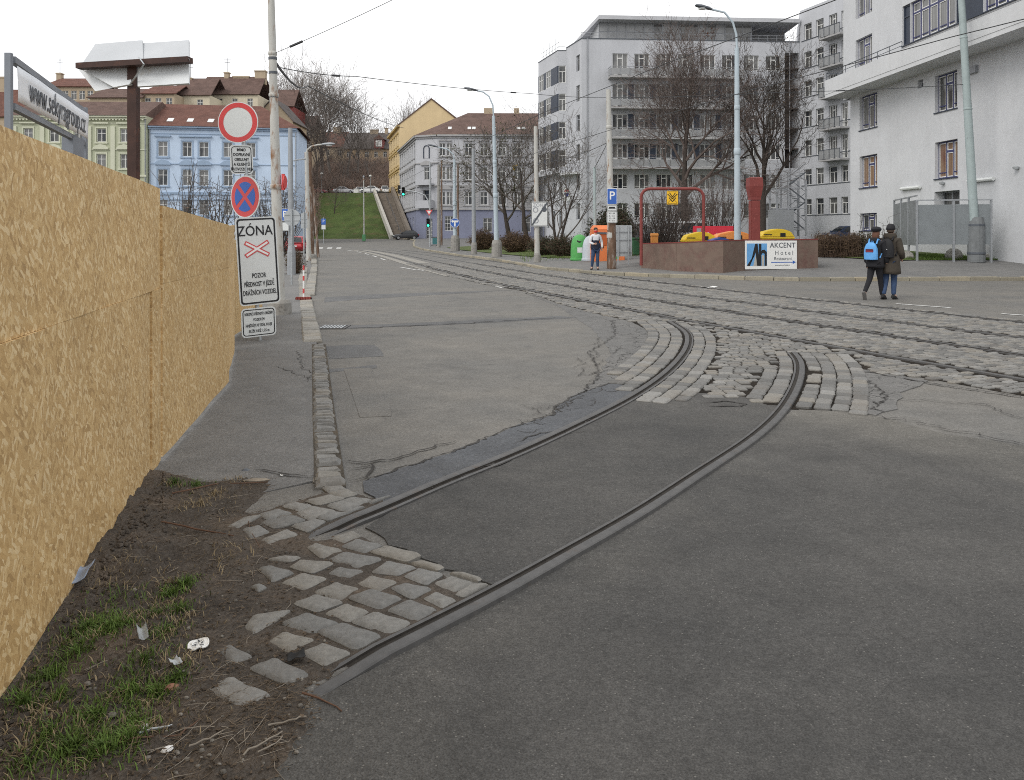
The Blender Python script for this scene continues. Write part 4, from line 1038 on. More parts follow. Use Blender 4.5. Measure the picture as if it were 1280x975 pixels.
# big V shaped hoarding on a brown steel post, seen from behind
YB = 11.0; bp = P(167, 220, YB); bb = thing('billboard', 'white arrow shaped double board on a brown steel post, seen from behind', 'billboard', (bp.x, YB, 0)); BO = Vector((bp.x, YB, 0))
b = MB(); z_t = P(0, 82, YB).z; b.box(bp.x-.06, bp.x+.06, YB-.06, YB+.06, 0, z_t); b.build('post', M['brown_steel'], bb, off=BO)
l0 = P(101, 84, YB); l1 = P(236, 74, YB-.3); b = MB(); b.bar((l0.x, YB-.05, l0.z), (l1.x, YB-.25, l1.z), .14, .075); b.build('beam', M['brown_steel'], bb, off=BO)
def slab(pts, th, name, mt='board_white'):
    pts = [Vector(p) for p in pts]; n_ = (pts[1]-pts[0]).cross(pts[2]-pts[0]).normalized()*th; b = MB(); k = len(pts)
    b.add(list(pts)+[p+n_ for p in pts], [tuple(range(k-1, -1, -1)), tuple(range(k, 2*k))]+[(i, (i+1) % k, k+(i+1) % k, k+i) for i in range(k)])
    return b.build(name, M[mt], bb, off=BO)
slab([P(101,82,YB-.12), P(119,55,YB+.55), P(178,50,YB+.55), P(179,78,YB-.12)], .03, 'upper_board', 'board_dimmed'); slab([P(179.5,78,YB-.12), P(178.5,54,YB+.55), P(236,50,YB+.3), P(236,73,YB-.3)], .03, 'upper_board', 'board_dimmed')
slab([P(103,87,YB+.06), P(164,82,YB+.06), P(164,105,YB-.1), P(142,109,YB-.1)], .03, 'board'); slab([P(96,84,YB+.16), P(104,87,YB+.12), P(146,109,YB+.0), P(119,114,YB+.0)], .03, 'board')
slab([P(172,82,YB-.02), P(236,79,YB-.1), P(236,104,YB-.25), P(172,108,YB-.15)], .03, 'board')
b = MB(); b.tube([P(174,72,YB-.2), P(180,80,YB-.35), P(172,92,YB-.2), P(163,105,YB-.1)], .012, 5); b.build('cable', M['galv'], bb, off=BO, smooth=True)

# ================================================================ SIGN POST BY THE FENCE
YS = 12.6; KS = 1.4; sx_ = P(322, 0, YS).x; sp = thing('sign_post', 'post with five stacked traffic signs in front of the rusty white pole', 'road signs', (sx_, YS, 0)); SO = Vector((sx_, YS, 0))
b = MB(); b.tube([(sx_+.02, YS+.06, 0), (P(299,0,YS).x, YS+.06, P(0,132,YS).z)], .035, 10); b.build('post', M['galv'], sp, smooth=True, off=SO)
def frame_at(px, py, y, rz=0.0, lean=0.0):
    p = P(px, py, y)-SO
    # local x to the right, y up, z towards the viewer
    return Matrix.Translation(p) @ Matrix.Rotation(rz, 4, 'Z') @ Matrix.Rotation(lean, 4, 'Y') @ Matrix.Rotation(R(90), 4, 'X') @ Matrix.Scale(KS, 4)
def disc(b, M_, r, z0, z1, n=40, sx=1):
    b.prism([(r*math.cos(2*PI*k/n)*sx, r*math.sin(2*PI*k/n)) for k in range(n)], z0, z1, lambda u, v, w: M_ @ Vector((u, v, w)))
def rrect(w, h, r, n=4):
    o = []
    for cx, cy, a0 in ((w/2-r, h/2-r, 0), (-w/2+r, h/2-r, 90), (-w/2+r, -h/2+r, 180), (w/2-r, -h/2+r, 270)):
        for k in range(n+1): a = R(a0+90*k/n); o.append((cx+r*math.cos(a), cy+r*math.sin(a)))
    return o
def plate(M_, w, h, parent, border=True, mat='sign_white', name='plate', bw=.016):
    fn = lambda u, v, q: M_ @ Vector((u, v, q))
    b = MB(); b.prism(rrect(w, h, .045), -.006, .004, fn); o = b.build(name, M[mat], parent)
    if border:
        r1, r2 = rrect(w-.03, h-.03, .035), rrect(w-.03-2*bw, h-.03-2*bw, .026); b = MB(); n_ = len(r1)
        for z in (.0045, .006): b.v += [tuple(fn(u, v, z)) for u, v in r1]+[tuple(fn(u, v, z)) for u, v in r2]
        for k in range(n_):
            k2 = (k+1) % n_; b.f += [(2*n_+k, 2*n_+k2, 3*n_+k2, 3*n_+k), (k, k2, 2*n_+k2, 2*n_+k), (n_+k, n_+k2, 3*n_+k2, 3*n_+k)]; b.m += [0,0,0]
        b.build('border', M['ink'], o)
    return o
F = frame_at(297.5, 153, YS, R(-4))
b = MB(); disc(b, F, .232, -.006, .003); s1 = b.build('no_entry_sign', M['sign_white'], sp)
def ringm(M_, r0, r1, z0, z1, mat, parent, name, n=48):
    b = MB()
    for z in (z0, z1):
        for r in (r0, r1): b.v += [tuple(M_ @ Vector((r*math.cos(2*PI*k/n), r*math.sin(2*PI*k/n), z))) for k in range(n)]
    for k in range(n):
        k2 = (k+1) % n; b.f += [(2*n+k, 2*n+k2, 3*n+k2, 3*n+k), (k, k2, 2*n+k2, 2*n+k), (n+k, n+k2, 3*n+k2, 3*n+k)]; b.m += [0]*3
    return b.build(name, mat, parent)
ringm(F, .168, .222, .003, .005, M['sign_red'], s1, 'ring')
F = frame_at(302, 199.5, YS, R(38), R(-2.5)); s2 = plate(F, .255, .325, sp, bw=.008)
for i, t in enumerate(('MIMO', 'DOPRAVNÍ', 'OBSLUHY', 'A KLIENTŮ', 'PROVOZOVEN')): text(t, .046, M['ink'], s2, F @ Matrix.Translation((0, .108-.054*i, .007)), sx=.82, bold=.0006)
F = frame_at(306.5, 246, YS, R(-31), R(2)); b = MB(); disc(b, F, .240, -.006, .003); s3 = b.build('no_stopping_sign', M['sign_white'], sp)
b = MB(); disc(b, F, .226, .003, .0042); b.build('red_disc', M['sign_red'], s3)
for k in range(4):     # four blue fields left between the crossing bars
    a0, a1 = R(45+90*k+8.5), R(135+90*k-8.5); b = MB(); pts = [(.168*math.cos(a0+(a1-a0)*i/8), .168*math.sin(a0+(a1-a0)*i/8)) for i in range(9)]
    am = (a0+a1)/2; pts.append((.032*math.cos(am), .032*math.sin(am))); b.prism(pts, .0042, .006, lambda u, v, w: F @ Vector((u, v, w))); b.build('blue_field', M['sign_blue'], s3)
F = frame_at(322.5, 326, YS, R(35), R(-3.4)); s4 = plate(F, .46, .985, sp, bw=.018)
text('ZÓNA', .158, M['ink'], s4, F @ Matrix.Translation((-.015, .335, .007)), sx=.86, bold=.001)
for sg in (-1, 1):
    Q = F @ Matrix.Translation((-.005, .135, .007)) @ Matrix.Rotation(sg*R(30), 4, 'Z'); b = MB(); b.box(-.152, .152, -.024, .024, 0, .0015+sg*.0003, Q); b.build('red_bar', M['sign_red'], s4)
    b = MB(); b.box(-.140, .140, -.011, .011, .0019, .0031+sg*.0002, Q); b.build('white_bar', M['paper'], s4)
for i, t in enumerate(('POZOR', 'PŘEDNOST V JÍZDĚ', 'DRÁŽNÍCH VOZIDEL')): text(t, .075, M['ink'], s4, F @ Matrix.Translation((0, -.165-.095*i, .007)), sx=(.62, .52, .53)[i], bold=.0008)
F = frame_at(323.5, 402.5, YS, R(38), R(-2.0)); s5 = plate(F, .395, .325, sp, bw=.010)
for i, t in enumerate(('NEBEZPEČÍ STŘETNUTÍ S DRÁŽNÍM', 'VOZIDLEM', 'NEVJÍŽDĚJTE VE VZDÁL. KOLEJE', 'BLÍŽE NEŽ 1,25 m')): text(t, .044, M['ink'], s5, F @ Matrix.Translation((0, .095-.064*i, .007)), sx=(.46, .62, .48, .7)[i])

# rusty tram pole behind the signs
def pole(name, px, ybase, y, top_py, r0, r1, mat, label, cat='pole', lean_px=0, base=None, group=None, n=14, bands=(), zb=None):
    """a post from its foot on the ground to a top seen at top_py"""
    x = gx(px, y); z0 = (gh(x, y) if zb is None else zb); zt = P(0, top_py, y).z; xt = x+lean_px*y/FPX
    t = thing(name, label, cat, (x, y, z0), 0, group); b = MB(); rad = []
    pts = []
    H = zt-z0; m = 8
    for i in range(m+1): f = i/m; pts.append((  (xt-x)*f, 0, H*f)); rad.append(r0+(r1-r0)*f)
    b.tube(pts, rad, n); b.build('shaft', mat, t, smooth=True)
    for (f, rr_, h) in bands:
        bb_ = MB(); bb_.lathe([(rr_*.9,0),(rr_,.02),(rr_,h-.02),(rr_*.9,h)], n, ((xt-x)*f, 0, H*f)); bb_.build('collar', mat, t, smooth=True)
    if base:
        bb_ = MB(); bb_.lathe([(base[0],0),(base[0]*.93,base[1]*.8),(base[0]*.75,base[1])], 14); bb_.build('base', base[2], t, smooth=False)
    return t, Vector((xt, y, zt))
t, top1 = pole('tram_pole', 349.5, 388, 16.8, -130, .125, .052, M['pole_white'], 'tall leaning tram wire pole, white paint flaking to rust, beside the footway', 'tram pole', -14, zb=0, base=(.26,.32,M['concrete']), bands=((.30,.125,.10),(.52,.105,.08),(.62,.095,.07)))
b = MB(); pz = P(350, 224, 16.8); b.box(.05, .10, -.04, .05, 2.62, 2.96); q = b.build('sign_box', M['sign_red'], t); b = MB(); disc(b, Matrix.Translation((.11,0,2.79)) @ Matrix.Rotation(R(90), 4, 'Y'), .14, -.01, .01, 20); b.build('red_disc', M['sign_red'], q)
b = MB()
for z in (4.55, 5.05, 5.35): b = MB(); b.lathe([(.06,0),(.092,.01),(.092,.06),(.06,.07)], 12, (-.235*z/8.8, 0, z)); b.build('wire_clamp', M['ink_grey'], t)
# ================================================================ BUILDINGS
class Facade:
    """one straight wall of a building: u runs along it, d points outwards"""
    def __init__(s, root, O, ang, L, z0, z1):
        s.root = root; s.loc = root.location.copy(); s.O = Vector((O[0], O[1], 0)); s.a = ang; s.L = L; s.z0 = z0; s.z1 = z1; s.w = []
        s.T = Matrix.Translation(s.O) @ Matrix.Rotation(ang, 4, 'Z')
    def pt(s, u, d, z): return s.T @ Vector((u, -d, z))
    def bx(s, b, u0, u1, d0, d1, z0, z1): b.box(u0, u1, -d1, -d0, z0, z1, s.T)
    def u(s, px):
        """where along the wall the photograph's column px falls"""
        k = (px-CX)/FPX; c, sn = math.cos(s.a), math.sin(s.a)
        return (k*s.O.y-s.O.x)/(c-k*sn)
    def z(s, u, py):
        y = s.O.y+u*math.sin(s.a); return CAMH-(py-HY)*y/FPX
    def win(s, u0, u1, z0, z1, kind='cas2', fr='frame', gl='glass', rec=.18): s.w.append((u0, u1, z0, z1, kind, fr, gl, rec))
    def wall(s, b, rec=None):
        us = sorted({0, s.L}|{v for w in s.w for v in w[:2]}); zs = sorted({s.z0, s.z1}|{v for w in s.w for v in w[2:4]})
        us = [v for v in us if 0 <= v <= s.L]
        for i in range(len(us)-1):
            for j in range(len(zs)-1):
                uc, zc = (us[i]+us[i+1])/2, (zs[j]+zs[j+1])/2
                if any(w[0] < uc < w[1] and w[2] < zc < w[3] for w in s.w): continue
                b.add([s.pt(us[i],0,zs[j]), s.pt(us[i+1],0,zs[j]), s.pt(us[i+1],0,zs[j+1]), s.pt(us[i],0,zs[j+1])], [(0,1,2,3)])
        for (u0, u1, z0, z1, k, f, g, r) in s.w:
            q = [(u0,z0),(u1,z0),(u1,z1),(u0,z1)]
            for i in range(4):
                (a, c), (e, h) = q[i], q[(i+1) % 4]
                b.add([s.pt(a,0,c), s.pt(e,0,h), s.pt(e,-r-.06,h), s.pt(a,-r-.06,c)], [(0,1,2,3)])
    def windows(s):
        for (u0, u1, z0, z1, k, f, g, r) in s.w:
            o = window(round(u1-u0, 2), round(z1-z0, 2), k, f, g); w = simplecopy(o[0], s.root); w.location = s.pt(u0, -r, z0)-s.loc; w.rotation_euler = (0,0,s.a)
            p = simplecopy(o[1], w)
_wc = {}
def window(w, h, kind, fr, gl):
    key = (w, h, kind, fr, gl)
    if key in _wc: return _wc[key]
    b = MB(); t = .07 if w < 3 else .09; g = MB()
    b.box(0, w, -.02, .05, 0, t); b.box(0, w, -.02, .05, h-t, h); b.box(0, t, -.02, .05, t, h-t); b.box(w-t, w, -.02, .05, t, h-t)
    def v(x, z0=t, z1=h-t, tt=t*1.2): b.box(x-tt/2, x+tt/2, -.025, .045, z0, z1)
    def hz(z, x0=t, x1=w-t, tt=t): b.box(x0, x1, -.023, .043, z-tt/2, z+tt/2)
    if kind == 'cas2': v(w/2); hz(h*.66)
    elif kind == 'cas2p': v(w/2, t, h*.66); hz(h*.66)
    elif kind == 'cas3':      # three lights, the middle one split higher
        v(w*.37); v(w*.68); hz(h*.72, w*.37, w*.68, t*1.6); hz(h*.16, t, w*.37, t*.7); hz(h*.16, w*.68, w-t, t*.7)
    elif kind == 'door3': v(w*.33); v(w*.66); hz(h*.80, w*.33, w*.66, t*1.5); b.box(t, w*.33, -.02, .04, 0, h*.36); b.box(w*.66, w-t, -.02, .04, 0, h*.36); hz(h*.2, w*.33, w*.66, t)
    elif kind == 'one': hz(h*.72)
    elif kind.startswith('strip'):
        n_ = int(kind[5:])
        for i in range(1, n_): v(w*i/n_)
        hz(h*.72)
        for i in range(n_): hz(h*.12, w*i/n_+t, w*(i+1)/n_-t, t*.5)
    elif kind.startswith('lat'):
        n_ = int(kind[3:]); v(w/2)
        for i in range(1, n_): hz(h*i/n_, tt=t*.8)
        for x in (w*.25, w*.75): v(x, tt=t*.6)
    g.box(t*.5, w-t*.5, .02, .03, t*.5, h-t*.5)
    if fr == 'frame_blue':
        b.cur = 1; s_ = .045
        def sash(x0, x1, z0, z1): b.box(x0, x1, -.012, .03, z0, z0+s_); b.box(x0, x1, -.012, .03, z1-s_, z1); b.box(x0, x0+s_, -.012, .03, z0+s_, z1-s_); b.box(x1-s_, x1, -.012, .03, z0+s_, z1-s_)
        if kind == 'cas3': q = ((t,w*.37-t*.6,t,h-t),(w*.37+t*.6,w*.68-t*.6,t,h*.72-t*.8),(w*.37+t*.6,w*.68-t*.6,h*.72+t*.8,h-t),(w*.68+t*.6,w-t,t,h-t))
        else: n_ = int(kind[5:]) if kind.startswith('strip') else 1; q = [(w*i/n_+t*.65,w*(i+1)/n_-t*.65,z0,z1) for i in range(n_) for z0, z1 in ((t,h*.72-t*.5),(h*.72+t*.5,h-t))]
        for r in q: sash(*[round(v, 4) for v in r])
    o = b.build('window', [M[fr], M['frame']]); p = g.build('pane', M[gl])
    C.objects.unlink(o); C.objects.unlink(p)
    _wc[key] = (o, p); return _wc[key]
def simple_faces(b, pts): b.add(pts, [tuple(range(len(pts)))])

# ---------------------------------------------------------------- white building at the right
HB = thing('white_building', 'white rendered building with blue framed windows and a jutting upper floor, at the right', 'building', (21.15, 50, 1.0)); HL = HB.location.copy()
aH = math.atan2(-1, .076); b = MB(); LH = 34; ZT = 19.5
lo = Facade(HB, (21.15, 50), aH, LH, -1, 10.2); up = Facade(HB, (21.15-.076*.9, 50.9), aH, 9.2, 10.2, ZT)
def addw(F_, x0, x1, y0, y1, kind, fr='frame_blue', gl='glass', rec=.22, **k):
    u0, u1 = F_.u(x0), F_.u(x1); F_.win(u0, u1, F_.z(u0, y1), F_.z(u0, y0), kind, fr, gl, rec)
addw(lo, 1074.5,1096.5,121.5,163.5,'cas3',gl='glass_cur'); addw(lo, 1168.5,1196.5,95.5,141.5,'cas3')
addw(lo, 1074.5,1096.5,196,235.5,'cas3',gl='glass_red'); addw(lo, 1168.5,1197,178.5,224,'cas3',gl='glass_red')
addw(lo, 1074.8,1096,267,288.5,'cas3'); addw(lo, 1168,1199.5,240,303,'cas3',fr='frame_grey',gl='glass',rec=.5); addw(lo, 1147,1154,101,111,'one',fr='frame_grey')
# out of the photograph's frame the same rows go on
for u0 in (18.5, 25.5):
    for (za, zc) in ((8.0, 9.9), (4.6, 6.5)): lo.win(u0, u0+1.9, za, zc, 'cas3', 'frame_blue', 'glass_cur', .22)
addw(up, 1069.5,1090,51,86,'cas3',gl='glass_cur'); up.win(up.u(1069.5), up.u(1090), 14.9, 16.7, 'cas3', 'frame_blue', 'glass_cur', .22)
lo.wall(b); up.wall(b)
bay = Facade(HB, (21.15-1.5+.076*8.3, 50-8.3-.114), aH, LH-8.3, 11.32, ZT); bz0, bz1 = 11.45, 13.5
ub = [bay.u(1137.5), bay.u(1193.5), bay.u(1229), bay.u(1300)]
bay.win(.02, ub[0], bz0, bz1, 'one', 'panel_blue', 'panel_blue', .10)
bay.win(ub[0]+.01, ub[1], bz0, bz1, 'strip5', 'frame_blue', 'glass_cur', .16); bay.win(ub[1]+.01, ub[2], bz0, bz1, 'one', 'panel_blue', 'panel_blue', .10)
bay.win(ub[2]+.01, ub[3], bz0, bz1, 'strip5', 'frame_blue', 'glass_cur', .16); bay.win(ub[3]+.01, ub[3]+1.9, bz0, bz1, 'one', 'panel_blue', 'panel_blue', .10); bay.win(ub[3]+1.95, ub[3]+6, bz0, bz1, 'strip5', 'frame_blue', 'glass', .16)
for u0 in (1.2, 9, 15): bay.win(u0, u0+4.2, 14.9, 16.9, 'strip5', 'frame_blue', 'glass', .16)
bay.wall(b)
# back walls, bay cheek and roof
c0 = lo.pt(0,0,0); c1 = lo.pt(0,-14,0)
for (p, q, za, zc) in ((lo.pt(0,-14,0), lo.pt(0,0,0), -1, 10.2), (up.pt(0,-14,0), up.pt(0,0,0), 10.2, ZT), (bay.pt(0,-1.5,0), bay.pt(0,0,0), 11.32, ZT), (lo.pt(LH,0,0), lo.pt(LH,-14,0), -1, ZT), (lo.pt(LH,-14,0), lo.pt(0,-14,0), -1, ZT), (bay.pt(LH-8.3,0,0), bay.pt(LH-8.3,-1.5,0), 11.32, ZT)):
    b.add([(p.x,p.y,za),(q.x,q.y,za),(q.x,q.y,zc),(p.x,p.y,zc)], [(0,1,2,3)])
pr = [up.pt(0,-14,ZT), up.pt(0,0,ZT), bay.pt(0,-1.5,ZT), bay.pt(0,0,ZT), bay.pt(LH-8.3,0,ZT), lo.pt(LH,-14,ZT)]; simple_faces(b, pr)
b.build('wall', M['white_wall'], HB, off=HL, fixn=False)
for f in (lo, up, bay): f.windows()
sl = MB(); ts = Matrix.Identity(4); lo.bx(sl, -.3, LH, 0, 1.498, 10.2, 10.42); lo.bx(sl, -.3, LH, 1.36, 1.52, 10.42, 11.3); lo.bx(sl, -.3, -.15, .02, 1.36, 10.42, 11.3); lo.bx(sl, 8.5, LH, .0, 1.36, 10.42, 11.31)
sl.build('balcony', M['white_clean'], HB, off=HL)
rl = MB()
rl.tube([lo.pt(-.2,.1,11.75), lo.pt(-.2,1.44,11.75), lo.pt(8.3,1.44,11.75)], .025, 6); rl.tube([lo.pt(-.2,1.44,11.52), lo.pt(8.3,1.44,11.52)], .018, 6)
for i in range(8): rl.tube([lo.pt(-.2+i*1.2,1.44,11.3), lo.pt(-.2+i*1.2,1.44,11.76)], .018, 5)
rl.build('railing', M['ink_grey'], HB, off=HL, smooth=True)
s_ = MB()
for w in lo.w[:5]: lo.bx(s_, w[0]-.05, w[1]+.05, 0, .06, w[2]-.05, w[2]-.003)
w = up.w[0]; up.bx(s_, w[0]-.05, w[1]+.05, 0, .06, w[2]-.05, w[2]-.003); bay.bx(s_, 0, LH-8.4, 0, .07, 11.40, 11.447)
s_.build('sill', M['panel_blue'], HB, off=HL)
for px, py in ((1140, 235), (1228, 225)):
    u = lo.u(px); l = MB(); l.tube([lo.pt(u-.9,.10,lo.z(u,py)), lo.pt(u+.9,.10,lo.z(u,py))], .09, 8); l.build('tube_light', M['sign_white'], HB, smooth=True, off=HL)
for px, py in ((1180, 231), (1273, 212)):
    u = lo.u(px); l = MB(); c = lo.pt(u,.12,lo.z(u,py)); l.lathe([(.02,.0),(.11,.03),(.13,.12),(.05,.17)], 10, c); l.build('camera_dome', M['sign_grey'], HB, smooth=True, off=HL)
u = lo.u(1217); l = MB(); lo.bx(l, u-.35, u+.35, 0, .16, lo.z(u,92), lo.z(u,83)); l.build('vent_box', M['frame_grey'], HB, off=HL)

# ---------------------------------------------------------------- grey terraced building
GB = thing('grey_building', 'large grey rendered building with long balconies behind two bare trees', 'building', (7.5, 86, 1.8)); GL = GB.location.copy()
Zr = 22.7; b = MB(); aM = math.atan2(1.6, 24)
mn = Facade(GB, (7.5, 86), aM, 24.05, -1, Zr); cols = [765.5+27.4*i for i in range(8)]
tops = [21.25, 17.85, 14.65, 11.45, 8.2, 5.0]; tops = [mn.z(8, y) for y in (67.5, 105.6, 142.8, 179.7, 217.5, 254)]
pn = MB()
for r, zt_ in enumerate(tops):
    for i, px in enumerate(cols):
        u0 = mn.u(px); wd = 1.66
        if u0+wd > 22.3: continue
        if r < 4 and i < 6: mn.win(u0, u0+wd, zt_-2.45, zt_, 'door3', 'frame', 'glass' if (i+r) % 3 else 'glass_cur', .15)
        elif i == 0 and r == 5: mn.win(u0, u0+wd, zt_-2.0, zt_, 'cas3', 'frame', 'glass', .15)
        else: mn.win(u0, u0+wd, zt_-1.62, zt_, 'cas3', 'frame', 'glass' if (i*2+r) % 3 else 'glass_cur', .15)
    if 0 < r < 4:
        for i in range(5): pn = MB(); mn.bx(pn, mn.u(cols[i])+1.72, mn.u(cols[i+1])-.06, 0, .03, zt_-1.65, zt_); pn.build('panel', M['panel_blue'], GB, off=GL)
ul0, ul1 = mn.u(981), mn.u(998.5)
zl1, zl0 = mn.z(20, 65.5), mn.z(20, 210); lg = (ul0, ul1, zl0, zl1, None, None, None, 1.5); mn.w.append(lg)
mn.wall(b); mn.w.remove(lg)
a0 = math.atan2(-1, .3)            # left end wall seen at a slant, then the bay with strip windows
E0 = Vector((6.15, 90.5, 0)); e0 = Facade(GB, (6.15, 90.5), math.atan2(-4.5, 1.35), 4.69, -1, Zr)
for zt_ in tops[:6]: uu = e0.u(722.5); e0.win(uu-.52, uu+.52, zt_-1.75, zt_-.0, 'one', 'frame_grey', 'glass', .15)
e0.wall(b)
bf = Facade(GB, (5.16, 90.62), math.atan2(-.12, .99), .997, 8.6, Zr-.25); bs_ = Facade(GB, (3.2, 97.1), math.atan2(-6.48, 1.96), 6.77, 8.6, Zr-.25)
for k in range(4):
    z1_ = 20.75-k*3.17; bf.win(.12, .93, z1_-1.95, z1_, 'cas2p', 'frame', 'glass', .08)
    bs_.win(.25, 2.0, z1_-1.95, z1_, 'cas2', 'frame', 'glass_cur', .08); bs_.win(2.75, 4.6, z1_-1.95, z1_, 'cas2', 'frame', 'glass_cur', .08)
    for (f, q0, q1) in ((bf, .0, .115), (bs_, .02, .245), (bs_, 2.01, 2.74), (bs_, 4.61, 6.77)): pn = MB(); f.bx(pn, q0, q1, 0, .02, z1_-1.95, z1_); pn.build('panel', M['panel_blue'], GB, off=GL)
bf.wall(b); bs_.wall(b)
gf = Facade(GB, (3.9, 98.3), math.atan2(-7.8, 2.25), 8.12, -1, 8.6)
for u0 in (1.2, 3.4, 5.6): gf.win(u0, u0+.95, 2.4, 4.4, 'one', 'frame_grey', 'glass', .15); gf.win(u0, u0+.95, 5.9, 7.7, 'one', 'frame_grey', 'glass', .15)
gf.wall(b)
for (p, q, za, zc) in (((3.2,97.1),(4.6,118),-1,Zr-.25), ((31.5,87.6),(24,118),-1,Zr)): b.add([(*p,za),(*q,za),(*q,zc),(*p,zc)], [(0,1,2,3)])
simple_faces(b, [(7.5,86,Zr),(31.5,87.6,Zr),(24,118,Zr),(5.6,118,Zr),(6.15,90.5,Zr)]); simple_faces(b, [(5.16,90.62,Zr-.25),(6.2,90.45,Zr-.25),(5.5,112,Zr-.25),(3.2,97.1,Zr-.25)]); simple_faces(b, [(5.16,90.62,8.6),(6.2,90.45,8.6),(3.6,99,8.6),(3.2,97.1,8.6)])
b.build('wall', M['grey_wall'], GB, off=GL, fixn=False)
for f in (mn, e0, bf, bs_, gf): f.windows()
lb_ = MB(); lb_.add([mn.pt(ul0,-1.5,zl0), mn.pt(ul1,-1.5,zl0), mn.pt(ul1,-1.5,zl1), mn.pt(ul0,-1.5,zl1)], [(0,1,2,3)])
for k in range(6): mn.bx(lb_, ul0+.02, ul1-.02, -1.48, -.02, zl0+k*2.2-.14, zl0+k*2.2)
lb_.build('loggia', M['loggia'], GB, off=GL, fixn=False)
for f, x0, x1 in ((None,0,0),):
    cp = MB(); mn.bx(cp, -.06, 24.1, -.2, .06, Zr, Zr+.09); e0.bx(cp, 0, 4.6, -.2, .06, Zr, Zr+.089); bs_.bx(cp, 0, 6.8, -.2, .05, Zr-.25, Zr-.17); bf.bx(cp, .05, .95, -.2, .05, Zr-.25, Zr-.171); cp.build('coping', M['ink_grey'], GB, off=GL)
M['balustrade'] = mk('balcony_glass', (.27,.275,.28), .3, .15, 2, .05, spec=.5)
for r in range(4):
    zs = tops[r]-2.62; u0, u1 = mn.u(760), mn.u(926); s_ = MB(); mn.bx(s_, u0, u1, 0.003, 1.35, zs-.2, zs); bo = s_.build('balcony', M['stone_trim'], GB, off=GL)
    s_ = MB(); mn.bx(s_, u0+.03, u1-.03, 1.28, 1.30, zs+.1, zs+.8); mn.bx(s_, u0+.03, u0+.05, .1, 1.27, zs+.1, zs+.8)
    q = s_.build('balustrade', M['balustrade'], bo, off=GL); s_ = MB(); mn.bx(s_, u0, u1, 1.26, 1.32, zs+.95, zs+1.0); mn.bx(s_, u0, u0+.05, .0, 1.255, zs+.95, zs+1.0)
    n_ = 14
    for i in range(n_+1): uu = u0+(u1-u0-.05)*i/n_; mn.bx(s_, uu, uu+.045, 1.305, 1.345, zs+.004, zs+.948)
    s_.build('railing', M['frame_grey'], bo, off=GL)
# curved corner balcony over the left entrance
zc = 8.45; ctr = e0.pt(1.6, 0, 0); s_ = MB(); pl_ = [(2.1*math.cos(R(d)), 2.3*math.sin(R(d))) for d in range(0, 181, 12)]
s_.prism(pl_, zc-.25, zc, lambda u, v, w: e0.pt(1.7+u*1.25, v*.55, w)); bo = s_.build('balcony', M['white_clean'], GB, off=GL)
s_ = MB(); s_.tube([e0.pt(1.7+u*1.25, v*.55, zc+.95) for u, v in pl_], .03, 5)
for u, v in pl_[::2]: s_.tube([e0.pt(1.7+u*1.25, v*.55, zc), e0.pt(1.7+u*1.25, v*.55, zc+.95)], .02, 4)
s_.tube([e0.pt(1.7+u*1.25, v*.55, zc+.5) for u, v in pl_], .015, 4); s_.build('railing', M['frame_grey'], bo, off=GL)
# penthouse
ph = MB(); zp0, zp1 = Zr+.02, 24.7
pp = Facade(GB, mn.pt(2.0, -.9, 0)[:2], aM, 22, zp0, zp1); n_ = 15
ph.add([pp.pt(0,0,zp0), pp.pt(17,0,zp0), pp.pt(17,0,zp1), pp.pt(0,0,zp1)], [(0,1,2,3)])
ph.add([pp.pt(17,0,zp0), pp.pt(17,-3,zp0), pp.pt(17,-3,zp1), pp.pt(17,0,zp1)], [(0,1,2,3)]); ph.add([pp.pt(17,-3,zp0), pp.pt(22,-3,zp0), pp.pt(22,-3,zp1), pp.pt(17,-3,zp1)], [(0,1,2,3)])
ph.add([pp.pt(0,0,zp0), pp.pt(0,-14,zp0), pp.pt(0,-14,zp1), pp.pt(0,0,zp1)], [(0,1,2,3)])
po = ph.build('penthouse', M['balustrade'], GB, off=GL, fixn=False); fr_ = MB(); wp = MB()
for i in range(18): fr_.box(i-.03, i+.03, -.06, .0, zp0, zp1, pp.T)
fr_.box(0, 17, -.058, 0, zp0+1.0, zp0+1.06, pp.T); fr_.build('mullion', M['frame_grey'], po, off=GL)
for (x0, x1) in ((6.1,7.0),(9.1,10.9),(12.1,12.9),(14.1,16.9)): gl_ = MB(); gl_.box(x0, x1, -.03, -.01, zp0+.1, zp1-.1, pp.T); gl_.build('pane', M['glass_cur'], po, off=GL)
rf = MB(); zr0 = 24.72; A = [Vector(q) for q in ((9.3,85.6,0),(31.35,87.1,0),(31.3,103,0),(7.0,102,0))]
rf.add([(p.x,p.y,zr0) for p in A]+[(p.x,p.y,zr0+.42) for p in A], [(3,2,1,0),(4,5,6,7),(0,1,5,4),(1,2,6,5),(2,3,7,6),(3,0,4,7)]); rf.build('roof', M['stone_wall'], GB, off=GL)
rg = MB(); rg.tube([mn.pt(0,-.3,Zr+.75), mn.pt(23.5,-.3,Zr+.75)], .025, 5); rg.tube([mn.pt(0,-.3,Zr+.42), mn.pt(23.5,-.3,Zr+.42)], .018, 5)
for i in range(25): rg.tube([mn.pt(i*.98,-.3,Zr), mn.pt(i*.98,-.3,Zr+.76)], .018, 4)
rg.build('railing', M['frame_grey'], GB, off=GL)
rg = MB(); q0 = bs_.pt(0,-.3,Zr-.2); 
for zz in (.5, 1.0): rg.tube([bs_.pt(.2,-.25,Zr-.2+zz), bs_.pt(6.6,-.25,Zr-.2+zz), bf.pt(.9,-.25,Zr-.2+zz)], .025, 5)
for i in range(7): rg.tube([bs_.pt(.2+i*1.05,-.25,Zr-.2), bs_.pt(.2+i*1.05,-.25,Zr+.82+(.6 if i % 2 else 0))], .02, 4)
